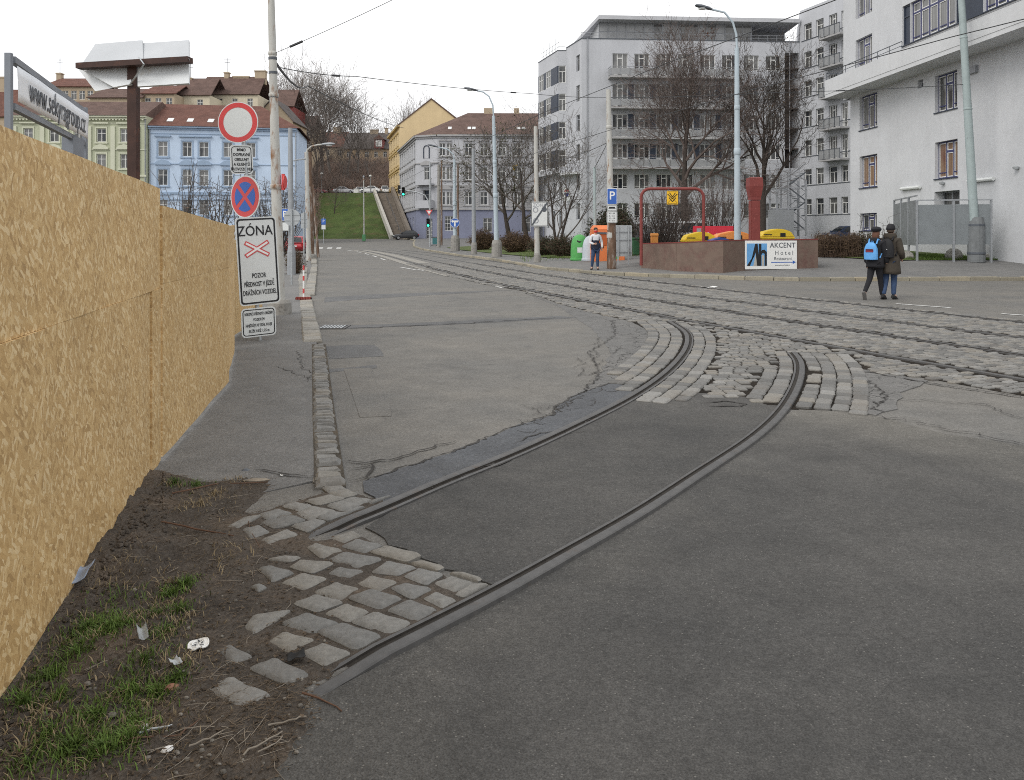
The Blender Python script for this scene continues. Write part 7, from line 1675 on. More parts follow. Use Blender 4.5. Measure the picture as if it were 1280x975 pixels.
screen(n0, n1, P(0,305.5,ysn).z, P(0,256,ysn).z, 2, M['mesh_steel']); screen(w0, n0, P(0,306,39).z, P(0,253,39).z, 3, mk('side_steel', (.23,.245,.25), .5, .2, 3, .1, metal=.3))
rr = random.Random(5)
for px, py, w_, lb in ((1134,312,16,'large pale boulder in the grass beside the couple'),(1192,307,22,'grey brown boulder at the foot of the steel screen'),(1268,310,24,'mossy boulder at the right edge of the lawn'),(1236,308,11,'small dark boulder right of the leaning pole base')):
    x, y = gx(px,37.2), 37.2; r = w_*y/FPX/2; b = MB(); n_ = 11; rings = []
    for f, z in ((.95,-.1),(1.0,.25),(.8,.6),(.4,.8)): rings.append([(r*f*math.cos(2*PI*k/n_)*rr.uniform(.82,1.15), r*.8*f*math.sin(2*PI*k/n_)*rr.uniform(.82,1.15), r*1.4*z*rr.uniform(.9,1.1)) for k in range(n_)])
    b.loft(rings); o = b.build('boulder', M['stone'], bevel=.03); o.location = (x,y,gr(x,y)+.04); tag(o, lb, 'boulder')
# ================================================================ TREES
def branch(b, p, d, L, r, lvl, maxl, rr, cfg):
    n_ = 4 if lvl < 2 else (3 if lvl < maxl-1 else 2); pts = [p]; rad = [r]; dd = d.copy()
    for i in range(n_):
        wob = cfg['wob']*(1+.25*lvl); dd = (dd+Vector((rr.gauss(0,wob),rr.gauss(0,wob),rr.gauss(0,wob)+cfg['up']*(.10 if lvl else .02)))).normalized()
        pts.append(pts[-1]+dd*L/n_); rad.append(r*(1-(1-cfg['tip'])*(i+1)/n_))
    b.tube(pts, rad, 8 if lvl == 0 else (5 if lvl < 3 else 3), False)
    if lvl >= maxl: return
    k = cfg['kids'][min(lvl, len(cfg['kids'])-1)]
    for j in range(k):
        t = 1.0 if j == 0 else rr.uniform(.3, .98); f = t*n_; i = min(n_-1, int(f)); q = pts[i].lerp(pts[i+1], f-i); ax = (pts[i+1]-pts[i]).normalized()
        ang = R(rr.uniform(*(cfg['a0'] if j else (5, 22)))); o = ax.orthogonal().normalized(); o.rotate(Matrix.Rotation(rr.uniform(0, 2*PI), 3, ax)); nd = (ax*math.cos(ang)+o*math.sin(ang)).normalized()
        rb = max(cfg['rmin'], (rad[i]+(rad[i+1]-rad[i])*(f-i))*(rr.uniform(.6,.8) if j else .92)); branch(b, q, nd, L*rr.uniform(*cfg['ls'])*(1 if j else 1.05), rb, lvl+1, maxl, rr, cfg)
def bare_tree(nm, label, loc, H, seed, r=.25, trunk=.22, levels=5, limbs=7, spread=(25,60), cfg=None, group=None, bark='bark', twig='bark', rz=0, ls=(.6,.85), leaves=None, lean=(0,0), trunks=1):
    rr = random.Random(seed); c = dict(wob=.10, up=1.0, tip=.45, kids=(4,4,4,3,3,2), a0=(22,58), ls=ls, rmin=.012); c.update(cfg or {})
    t = thing(nm, label, 'tree', loc, rz, group); tb, cb = MB(), MB()
    for tr_ in range(trunks):
        hT = H*trunk; pts = [Vector((0,0,-.2))]; dd = Vector((lean[0]+(tr_*.25-.12 if trunks > 1 else 0), lean[1], 1)).normalized(); n_ = 5
        top = 8
        for i in range(top): dd = (dd+Vector((rr.gauss(0,.035),rr.gauss(0,.035),.03))).normalized(); pts.append(pts[-1]+dd*(H*.62)/top)
        rad = [r*(1.25 if i == 0 else 1)*(1-.78*i/top) for i in range(top+1)]; tb.tube(pts, rad, 10, False)
        for k in range(limbs):
            f = (trunk/.62)+(1-trunk/.62)*(k/(limbs-1))**.9; f = min(.999, f)*top; i = int(f); q = pts[i].lerp(pts[i+1], f-i); a = k*2.4+rr.uniform(-.4,.4); el = R(rr.uniform(*spread))*(1-.55*k/limbs)
            nd = Vector((math.cos(a)*math.sin(el), math.sin(a)*math.sin(el), math.cos(el))); branch(cb, q, nd, H*.30*rr.uniform(.8,1.1)*(1-.25*k/limbs), rad[i]*.62, 1, levels, rr, c)
    tb.build('trunk', M[bark], t, smooth=True, fixn=False); co = cb.build('crown', M[twig], t, fixn=False)
    if leaves:
        lb = MB(); vs = cb.v
        for k in range(leaves[1]): v = Vector(rr.choice(vs)); s = rr.uniform(*leaves[2]); leafq(lb, v+Vector((rr.gauss(0,.15),rr.gauss(0,.15),rr.gauss(0,.1))), s, rr)
        lb.build('leaf', M[leaves[0]], t, fixn=False)['kind'] = 'stuff'
    return t
def leafq(b, p, s, rr):
    d = Vector((rr.gauss(0,1),rr.gauss(0,1),rr.gauss(0,1))).normalized(); o = d.orthogonal().normalized()*s; q = d.cross(o).normalized()*s*.55
    b.add([p-o, p+q, p+o, p-q], [(0,1,2,3)])
yA = 66; bare_tree('bare_tree', 'biggest bare tree before the grey building, trunk under the red arch', (gx(857,yA), yA, gr(gx(857,yA),yA)), 15.6, 3, r=.42, trunk=.27, levels=6, limbs=11, spread=(30,66), bark='bark', twig='twig_red', cfg=dict(rmin=.0135, kids=(5,5,4,4,3,2), wob=.10, up=.9), ls=(.55,.78), group='bare trees before the grey building')
yB_ = 64; bare_tree('bare_tree', 'bare tree behind the red vent pipe, narrower than its neighbour', (gx(953,yB_), yB_, gr(gx(953,yB_),yB_)), 15.4, 8, r=.36, trunk=.25, levels=6, limbs=10, spread=(25,55), bark='bark', twig='bark', cfg=dict(rmin=.013, kids=(5,4,4,4,3,2), wob=.10), ls=(.50,.72), group='bare trees before the grey building', leaves=('leaf_brown', 500, (.05,.09)))
# street trees on the far pavement
yT = 72; bare_tree('street_tree', 'leaning bare street tree between the two lamp posts, knotty dark branches', (gx(640,yT), yT, gr(gx(640,yT),yT)), 11.2, 21, r=.26, trunk=.24, levels=5, limbs=8, spread=(38,72), cfg=dict(rmin=.014, kids=(4,4,4,3,2), wob=.14, up=.5), lean=(-.22,0), group='bare street trees', twig='bark_grey', leaves=('leaf_olive', 1500, (.06,.11)))
bare_tree('street_tree', 'bare street tree just left of the white pole with the zone sign', (gx(662,66), 66, gr(gx(662,66),66)), 10.6, 25, r=.24, trunk=.26, levels=5, limbs=8, spread=(35,70), cfg=dict(rmin=.014, kids=(4,4,4,3,2), wob=.14, up=.5), lean=(-.16,0), group='bare street trees', twig='bark_grey')
bare_tree('street_tree', 'thin bare tree with several stems before the slanted end of the grey building', (gx(697,52), 52, gr(gx(697,52),52)), 8.0, 31, r=.12, trunk=.12, levels=5, limbs=7, spread=(20,50), cfg=dict(rmin=.009, kids=(4,3,3,3,2), wob=.12), trunks=2, group='bare street trees', twig='bark_grey')
yl_ = P(643, 208, 70); lb = MB(); rr = random.Random(2)
for k in range(7): leafq(lb, Vector((rr.gauss(0,.08), rr.gauss(0,.08), rr.gauss(0,.25))), .16, rr)
o = lb.build('yellow_leaves', M['leaf_yellow'], fixn=False); o.location = yl_; tag(o, 'small bunch of yellow leaves left on a bare street tree', 'leaves')
# hill trees: two grown, the others copies
hc = dict(rmin=.03, kids=(4,4,4,3,2), wob=.10, up=.9)
def hz(px, y): return (gx(px,y), y, bankh(gx(px,y),y)-.3)
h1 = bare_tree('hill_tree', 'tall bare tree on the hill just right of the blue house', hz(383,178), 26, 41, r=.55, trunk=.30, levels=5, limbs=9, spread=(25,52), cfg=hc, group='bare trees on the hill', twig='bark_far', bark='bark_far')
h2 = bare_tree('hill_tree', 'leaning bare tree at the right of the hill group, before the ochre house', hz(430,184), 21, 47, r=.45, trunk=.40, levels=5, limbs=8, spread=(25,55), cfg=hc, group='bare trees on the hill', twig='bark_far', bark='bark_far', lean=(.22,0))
dup(h1, hz(404,182), 2.1, 'tall forked bare tree in the middle of the hill group', 'bare trees on the hill'); dup(h2, hz(415,190), 2.6, 'bare tree in the hill group right of the forked one', 'bare trees on the hill'); dup(h1, hz(370,196), 4.0, 'bare tree standing farthest left, behind the blue house roof', 'bare trees on the hill')
dup(h1, (gx(512,232), 232, 12.5), 1.2, 'bare tree crown showing behind the yellow gable', 'bare trees on the hill'); dup(h2, (gx(540,235), 235, 16), .6, 'bare tree top peeping over the peak of the yellow gable', 'bare trees on the hill'); 
for px_, y_, rz_, k_, lb_ in ((447,188,3.3,.72,'smaller bare tree on the hill before the dark roofed house'),(395,174,5.1,.66,'short bare tree low on the hill under the tall ones'),(462,180,1.9,.55,'small bare tree on the hill near the stair head'),(425,176,.4,.5,'small bare tree among scrub above the silver car')):
    q = dup(h1 if k_ > .6 else h2, hz(px_,y_), rz_, lb_, 'bare trees on the hill'); q.scale = (k_,)*3
s1 = bare_tree('hill_sapling', 'small bare tree low on the grass bank', hz(418,146), 7.5, 51, r=.12, trunk=.2, levels=4, limbs=8, spread=(20,50), cfg=dict(rmin=.02, kids=(4,4,3,3), wob=.1), group='saplings on the bank', twig='twig_red')
dup(s1, hz(396,150), 1.0, 'small bare tree at the far left of the grass bank', 'saplings on the bank')
# tangled brush over the hillside
def brush(nm, label, px0, px1, y0, y1, hmin, hmax, n_, seed, mat):
    rr = random.Random(seed); b = MB()
    for k in range(n_):
        y = rr.uniform(y0,y1); x = rr.uniform(gx(px0,y), gx(px1,y)); p = Vector((x,y,bankh(x,y)-.1)); h = rr.uniform(hmin,hmax)
        for j in range(5):
            d = Vector((rr.gauss(0,.3),rr.gauss(0,.3),1)).normalized(); q = p+d*h*rr.uniform(.7,1); b.tube([p,(p+q)/2+Vector((rr.gauss(0,.12),rr.gauss(0,.12),0))*h*.3,q], [.05,.035,.015], 3, False)
            for i in range(4): s = p.lerp(q, rr.uniform(.35,.95)); e = s+Vector((rr.gauss(0,.5),rr.gauss(0,.5),rr.uniform(.2,.9)))*h*.3; b.tube([s,e], [.025,.012], 3, False)
    o = b.build(nm, mat, fixn=False); struct(o,'stuff'); tag(o, label, 'undergrowth'); return o
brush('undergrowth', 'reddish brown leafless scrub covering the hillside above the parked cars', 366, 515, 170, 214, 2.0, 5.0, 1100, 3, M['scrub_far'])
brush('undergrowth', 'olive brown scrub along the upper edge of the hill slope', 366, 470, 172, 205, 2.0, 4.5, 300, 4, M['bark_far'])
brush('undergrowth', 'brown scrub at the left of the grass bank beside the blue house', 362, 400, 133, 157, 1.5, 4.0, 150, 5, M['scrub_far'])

def bush(nm, label, loc, rx, ry, h, n_, seed, tmat, lmat=None, nl=0, ls=(.03,.06), cat='bush', shape='round', group=None, tr=.008):
    rr = random.Random(seed); t = thing(nm, label, cat, loc, 0, group); b = MB(); lb = MB()
    for k in range(n_):
        a = rr.uniform(0,2*PI); u = math.sqrt(rr.random()); x, y = rx*u*math.cos(a), ry*u*math.sin(a); 
        if shape == 'round': top = h*math.sqrt(max(.08, 1-.8*u*u))*rr.uniform(.75,1.08); sx, sy = x*.35, y*.35
        elif shape == 'cone': top = h*(1-u*.9)*rr.uniform(.8,1.05); sx, sy = x*.7, y*.7
        elif shape == 'fan': top = h*rr.uniform(.6,1.05); sx, sy = x*.25, y*.25
        else: x, y = rr.uniform(-rx,rx), rr.uniform(-ry,ry); top = h*rr.uniform(.65,1.1); sx, sy = x, y
        p, q = Vector((sx,sy,0)), Vector((x+rr.gauss(0,.06),y+rr.gauss(0,.06),top)); m = (p+q)/2+Vector((rr.gauss(0,.07),rr.gauss(0,.07),0))*h; b.tube([p,m,q], [tr*1.6,tr*1.2,tr*.6], 3, False)
        for j in range(5 if nl or shape != 'fan' else 4):
            s = (p.lerp(m,rr.random()) if rr.random() < .3 else m.lerp(q,rr.random())); e = s+Vector((rr.gauss(0,1),rr.gauss(0,1),rr.uniform(-.2,1.2)))*h*.13; b.tube([s,e], [tr*.8,tr*.5], 3, False)
            for i in range(nl): leafq(lb, s.lerp(e,rr.random())+Vector((rr.gauss(0,.03),rr.gauss(0,.03),rr.gauss(0,.03))), rr.uniform(*ls), rr)
    if lmat and lb.f: b.build('stem', tmat, t, fixn=False); lb.build('leaf', lmat, t, fixn=False)['kind'] = 'stuff'
    else: b.build('stem', tmat, t, fixn=False)
    return t
def bl(px, y): x = gx(px,y); return (x,y,gr(x,y))
bush('round_bush', 'rounded brown bush right of the grey tram pole', bl(603,71), 1.25, 1.0, 1.9, 420, 1, M['twig_brown'], M['leaf_brown'], 2, (.03,.07))
bush('round_bush', 'broad brown bush behind the pale blue street lamp', bl(645,60), 1.5, 1.0, 1.55, 460, 2, M['twig_brown'], M['leaf_brown'], 2, (.03,.07))
bush('round_bush', 'dark brown bush behind the zone sign', bl(684,52), 1.4, .9, 1.25, 420, 3, M['twig_brown'], M['leaf_dark'], 2, (.03,.06))
bush('round_bush', 'low spreading dark bush left of the green bottle bank', bl(706,49), 1.3, .9, 1.3, 340, 4, M['twig_brown'], M['leaf_dark'], 2, (.03,.06))
bush('evergreen_shrub', 'dark evergreen shrub behind the orange clothes container', bl(770,50), 1.35, 1.0, 3.0, 420, 5, M['twig_brown'], M['leaf_dark'], 4, (.04,.08))
bush('evergreen_shrub', 'dark evergreen shrub left of the orange clothes container', bl(748,51), .9, .8, 2.2, 260, 6, M['twig_brown'], M['leaf_dark'], 3, (.04,.08))
bush('bare_shrub', 'tall thicket of bare reddish stems under the biggest tree', bl(842,50), 2.6, 1.2, 4.6, 110, 7, M['twig_red'], shape='fan', tr=.012)
bush('bare_shrub', 'thicket of bare reddish stems left of the street lamp', bl(898,54), 2.6, 1.3, 5.0, 130, 8, M['twig_red'], shape='fan', tr=.012)
bush('bare_shrub', 'bare arching shrub behind the left part of the planter', bl(820,44), 1.8, .8, 3.2, 90, 9, M['bark'], shape='fan', tr=.014)
t = bush('brown_hedge', 'clipped brown hedge between the planter and the white building', (gx(1046,38.5),38.5,gr(gx(1046,38.5),38.5)), .95, .55, 1.05, 520, 10, M['twig_brown'], M['leaf_brown'], 2, (.02,.045), 'hedge', 'box')
bush('yellow_hedge', 'yellowish end of the hedge behind the couple', (gx(1076,38.8),38.8,gr(gx(1076,38.8),38.8)), .6, .5, 1.1, 180, 11, M['twig_brown'], M['leaf_olive'], 2, (.03,.05), 'hedge', 'box')
for px, hh, sd in ((1083,2.0,1),(1107,1.6,2),(1116,1.9,3)):
    bush('bare_sapling', ('thin bare sapling behind the woman','bare sapling stems behind the man','bare sapling stems by the steel screen')[sd-1], (gx(px,39.2),39.2,gr(gx(px,39.2),39.2)), .3, .3, hh, 5, 60+sd, M['bark'], shape='fan', tr=.012, cat='sapling')
bush('conifer', 'small dark pointed conifer behind the board fence', (gx(233,19),19,0), .28, .28, P(0,247,19).z, 260, 12, M['twig_brown'], M['leaf_dark'], 4, (.02,.04), 'conifer', 'cone')
bush('bare_shrub', 'bare garden shrub behind the fence before the blue house', (gx(235,40),40,0), 1.6, 1, 5.2, 26, 13, M['bark_grey'], shape='fan', tr=.016); bush('bare_shrub', 'bare garden shrub with knotty twigs near the no entry signs', (gx(275,38),38,0), 1.3, 1, 4.6, 26, 14, M['bark_grey'], shape='fan', tr=.016)
bush('bare_shrub', 'grey thicket behind the rusty tram pole', (gx(345,60),60,0), 2.6, 2, 5.6, 120, 15, M['bark_grey'], shape='fan', tr=.016)
bush('bare_shrub', 'low weedy shrub on the left footway by the round sign', (gx(369,34),34,0), .35, .5, 1.1, 120, 18, M['twig_brown'], M['leaf_olive'], 1, (.02,.04))
bush('terrace_plant', 'dark green potted bush on the roof terrace', (gx(839.5,84.2),84.2+4,22.7), .95, .7, 2.0, 160, 16, M['twig_brown'], M['leaf_dark'], 4, (.06,.11), 'plant'); bush('terrace_plant', 'rust red potted bush on the roof terrace', (gx(895,84.2),84.2+4.3,22.7), 1.05, .7, 2.0, 170, 17, M['twig_brown'], M['leaf_red'], 4, (.06,.11), 'plant')
# tufts of grass on the pavement verge
rr = random.Random(8); b = MB()
for k in range(9000):
    if rr.random() < .75: y = rr.uniform(36.4,39.5); x = rr.uniform(17.4, 28)
    else: y = rr.uniform(44,66); x = rr.uniform(.5,7); 
    if rr.random() < .75 or not (y > 36.3 and pldist(x,y,KERB) < 5.5): 
        h = rr.uniform(.05,.16); z = gr(x,y)+.03; dx, dy = rr.gauss(0,.04), rr.gauss(0,.04); b.add([(x-.012,y,z),(x+.012,y,z),(x+dx,y+dy,z+h)], [(0,1,2)])
struct(b.build('grass', M['grass'], fixn=False), 'stuff')

# ================================================================ CARS
def car(label, loc, rz, paintm, L=4.3, W=1.76, H=1.45, kind='hatch', group=None):
    t = thing('parked_car', label, 'car', loc, rz, group); hl = L/2; g = .22; suv = kind == 'suv'; bh = .95 if not suv else 1.05
    st = [(-hl,.62,.70,.78),(-hl+.12,.42,.86,.93),(-hl+.6,g,bh,1),(-hl+1.2,g,bh,1),(0,g,bh-.02,1),(hl-1.35,g,bh-.06,1),(hl-.6,g,bh-.14,.98),(hl-.15,.34,bh-.25,.9),(hl,.45,.62,.78)]
    b = MB(); rings = []
    for x, z0, z1, w in st:
        h = W/2*w; rings.append([(x,-h*.88,z0),(x,-h,z0+.16*(z1-z0)),(x,-h*1.0,z0+.62*(z1-z0)),(x,-h*.95,z1-.05),(x,-h*.84,z1),(x,h*.84,z1),(x,h*.95,z1-.05),(x,h,z0+.62*(z1-z0)),(x,h,z0+.16*(z1-z0)),(x,h*.88,z0)])
    b.loft(rings); xb0, xb1 = (-hl+.18 if kind != 'sedan' else -hl+.75), hl-1.15; xr0, xr1 = xb0+(.35 if suv else .55), xb1-.95; zb, zr = bh-.04, H; wb, wr = W/2*.86, W/2*.66
    base = [(xb0,-wb,zb),(xb1,-wb*.93,zb-.03),(xb1,wb*.93,zb-.03),(xb0,wb,zb)]; top = [(xr0,-wr,zr-.04),(xr1,-wr,zr-.03),(xr1,wr,zr-.03),(xr0,wr,zr-.04)]
    b.loft([base, [tuple(Vector(p).lerp(Vector(q),.5)+Vector((0,(.03 if p[1] > 0 else -.03),.02))) for p, q in zip(base,top)], top, [((p[0]*.9+.0),p[1]*.8,zr) for p in top]]); body = b.build('body', paintm, t, smooth=True, bevel=.025)
    def glass(i, j, s0, s1, lo=.10, hi=.90, out=.018):
        a, c, e, f = Vector(base[i]), Vector(base[j]), Vector(top[j]), Vector(top[i]); p = lambda u, v: (a.lerp(c,u)).lerp(f.lerp(e,u), v); q = [p(s0,lo),p(s1,lo),p(s1,hi),p(s0,hi)]; mid = [p(s0,.5),p(s1,.5)]; n_ = (q[1]-q[0]).cross(q[3]-q[0]).normalized()
        cen = Vector((0,0,1)); n_ = n_ if n_.dot(q[0]+q[2]-cen*2) > 0 else -n_
        bb = MB(); bow = .035; qq = [q[0],q[1],q[2],q[3]]; m0, m1 = p(s1,.5)+n_*bow, p(s0,.5)+n_*bow; o = n_*out
        bb.add([q[0]+o,q[1]+o,m0+o,q[2]+o,q[3]+o,m1+o,q[0]-o,q[1]-o,m0-o,q[2]-o,q[3]-o,m1-o], [(0,1,2,5),(5,2,3,4),(6,11,8,7),(11,10,9,8),(0,6,7,1),(1,7,8,2),(2,8,9,3),(3,9,10,4),(4,10,11,5),(5,11,6,0)]); bb.build('window', M['car_glass'], t)
    for side in ((0,1),(3,2)): glass(*side, .07, .44); glass(*side, .48, .90)
    glass(1, 2, .06, .94); glass(0, 3, .06, .94)
    wx = hl-.82
    for sx in (-wx, wx*.98):
        for sy in (-1, 1):
            w = MB(); yy = sy*(W/2-.10); T = Matrix.Translation((sx,yy,.32)) @ Matrix.Rotation(R(90),4,'X'); prof = [(.18,-.10),(.29,-.11),(.32,-.08),(.32,.08),(.29,.11),(.18,.10)]; m = MB(); m.lathe(prof, 22); w.add([T @ Vector(v) for v in m.v], m.f); wo = w.build('wheel', M['rubber'], t, smooth=True)
            m = MB(); m.lathe([(.19,-.112),(.19,.112)], 16); r_ = MB(); r_.add([T @ Vector(v) for v in m.v], m.f); r_.build('rim', M['chrome'], wo)
            ar = MB(); m = MB(); m.lathe([(.36,-.105),(.36,.115)], 20); ar.add([T @ Vector(v) for v in m.v], m.f)
    for sy in (-1, 1):
        h = MB(); h.box(hl-.24,hl-.06,sy*W*.36-.18,sy*W*.36+.18,bh-.40,bh-.24); h.build('headlight', M['sign_white'], t, bevel=.03); h = MB(); h.box(-hl+.02,-hl+.2,sy*W*.40-.10,sy*W*.40+.10,bh-.32,bh-.1); h.build('tail_light', M['tail'], t, bevel=.02)
        h = MB(); h.box(xb1-.35,xb1-.2,sy*(W/2+.02)-.09,sy*(W/2+.02)+.09,bh-.02,bh+.10); h.build('mirror', paintm, t, bevel=.03)
    h = MB(); h.box(hl-.06,hl+.012,-.26,.26,.38,.48); h.build('number_plate', M['paper'], t); h = MB(); h.box(-hl-.012,-hl+.06,-.26,.26,.62,.72); h.build('number_plate', M['paper'], t); h = MB(); h.box(hl-.1,hl-.01,-.55,.55,.50,.60); h.build('grille', M['rubber'], t)
    return t
M['car_glass'] = mk('car_glass', (.02,.024,.028), .06, .1, 3, 0, spec=.6); M['tail'] = mk('tail_lamp', (.35,.015,.012), .3, .1, 4, 0, spec=.5)
G_ = 'parked cars'
car('small black hatchback parked at the foot of the public stairs', (gx(507,124.5),124.5,gh(-16.6,124.5)), PI+.25, paint('black',(.018,.019,.022)), 4.1, 1.7, 1.45, 'hatch', G_)
car('red car seen from behind past the left footway posts', (gx(372.5,70),70,0.0), R(95), paint('red',(.42,.03,.04)), 4.2, 1.75, 1.5, 'hatch', G_)
def hc_(px, y): x = gx(px,y); return (x,y,bankh(x,y)+.05)
car('dark red car at the left of the row on the hill road', hc_(395.5,163), .1, paint('wine',(.24,.03,.04)), 4.3, 1.75, 1.45, 'sedan', G_); car('silver car in the middle of the row on the hill road', hc_(430,161.5), .05, paint('silver',(.50,.51,.53)), 4.5, 1.76, 1.42, 'sedan', G_)
car('white sedan on the hill road nearest the stair head', hc_(463,160.5), PI-.1, paint('white',(.72,.73,.73)), 4.6, 1.78, 1.48, 'sedan', G_); car('white estate car behind the white sedan on the hill road', hc_(456.5,166), .1, paint('white',(.72,.73,.73)), 4.5, 1.8, 1.6, 'suv', G_); car('white van like car at the very top of the stairs', hc_(481,164), -R(80), paint('white',(.72,.73,.73)), 4.2, 1.8, 1.75, 'suv', G_)
car('white off road car behind the planter and thicket', (gx(851,57),57,gr(gx(851,57),57)), R(205), paint('white',(.72,.73,.73)), 4.7, 1.9, 1.85, 'suv', G_); car('dark grey off road car behind the notice board', (gx(797,53),53,gr(gx(797,53),53)), R(-55), paint('graphite',(.06,.065,.075)), 4.5, 1.85, 1.75, 'suv', G_)
car('dark blue car half hidden by the corner of the white building', (gx(1056,76),76,gr(gx(1056,76),76)), R(195), paint('navy',(.022,.035,.075)), 4.6, 1.8, 1.48, 'sedan', G_)
t = thing('pale_box', 'small white box standing between the cars on the hill road', 'box', hc_(445.5,158.8)); b = MB(); b.box(-.5,.5,-.4,.4,0,.75); b.build('body', M['paper'], t, bevel=.05); b = MB(); b.box(-.54,.54,-.44,.44,.76,.85); b.build('lid', M['sign_white'], t, bevel=.03)

# ================================================================ PEOPLE
def skin(nm, J, E, root, mat, parent, inflate=0, sub=2, flat=1.0):
    ks = [k for k in J if any(k in e for e in E)]; ix = {k: i for i, k in enumerate(ks)}; me = bpy.data.meshes.new(nm); me.from_pydata([J[k][0] for k in ks], [(ix[a], ix[c]) for a, c in E], []); bm = bmesh.new(); bm.from_mesh(me); ly = bm.verts.layers.skin.verify(); bm.verts.ensure_lookup_table()
    for k in ks: r = J[k][1]; rx, ry = (r if hasattr(r,'__len__') else (r,r)); v = bm.verts[ix[k]][ly]; v.radius = (rx+inflate, ry+inflate); v.use_root = (k == root)
    bm.to_mesh(me); bm.free(); o = bpy.data.objects.new(nm, me); C.objects.link(o); m = o.modifiers.new('s','SKIN'); m.use_smooth_shade = True; s = o.modifiers.new('u','SUBSURF'); s.levels = s.render_levels = sub
    dg = bpy.context.evaluated_depsgraph_get(); dg.update(); m2 = bpy.data.meshes.new_from_object(o.evaluated_get(dg)); bpy.data.objects.remove(o); m2.materials.clear(); m2.materials.append(mat); m2.name = nm
    o = bpy.data.objects.new(nm, m2); C.objects.link(o); o.parent = parent; m2.polygons.foreach_set('use_smooth', [True]*len(m2.polygons)); return o
M['skin'] = mk('skin', (.50,.31,.23), .55, .06, 6, .05); M['hair_red'] = mk('auburn_hair', (.105,.045,.026), .6, .3, 40, .4, 80, stretch=(6,6,.6)); M['hair_dark'] = mk('dark_hair', (.05,.035,.025), .6, .3, 40, .4, 80)
M['black_cloth'] = mk('black_cloth', (.017,.017,.020), .85, .25, 6, .35, 40, .01); M['brown_cloth'] = mk('brown_coat', (.056,.047,.037), .85, .25, 5, .35, 30, .012); M['jeans'] = mk('jeans', (.040,.068,.135), .85, .25, 7, .3, 60); M['shoe_grey'] = mk('grey_shoes', (.11,.105,.10), .8, .2, 10, .2); M['navy_cloth'] = mk('navy_vest', (.020,.024,.042), .8, .2, 6, .3, 30, .01); M['white_cloth'] = mk('white_sleeve', (.62,.63,.65), .85, .08, 6, .3, 30, .008); M['scarf_red'] = mk('red_mask', (.50,.03,.03), .8, .15, 8, .2); M['pack_blue'] = mk('light_blue_pack', (.115,.34,.68), .7, .15, 7, .35, 25, .015); M['pack_black'] = mk('black_pack', (.015,.015,.017), .7, .2, 7, .3, 25, .01); M['olive_cloth'] = mk('olive_trousers', (.055,.047,.037), .85, .2, 6, .3, 30, .01)
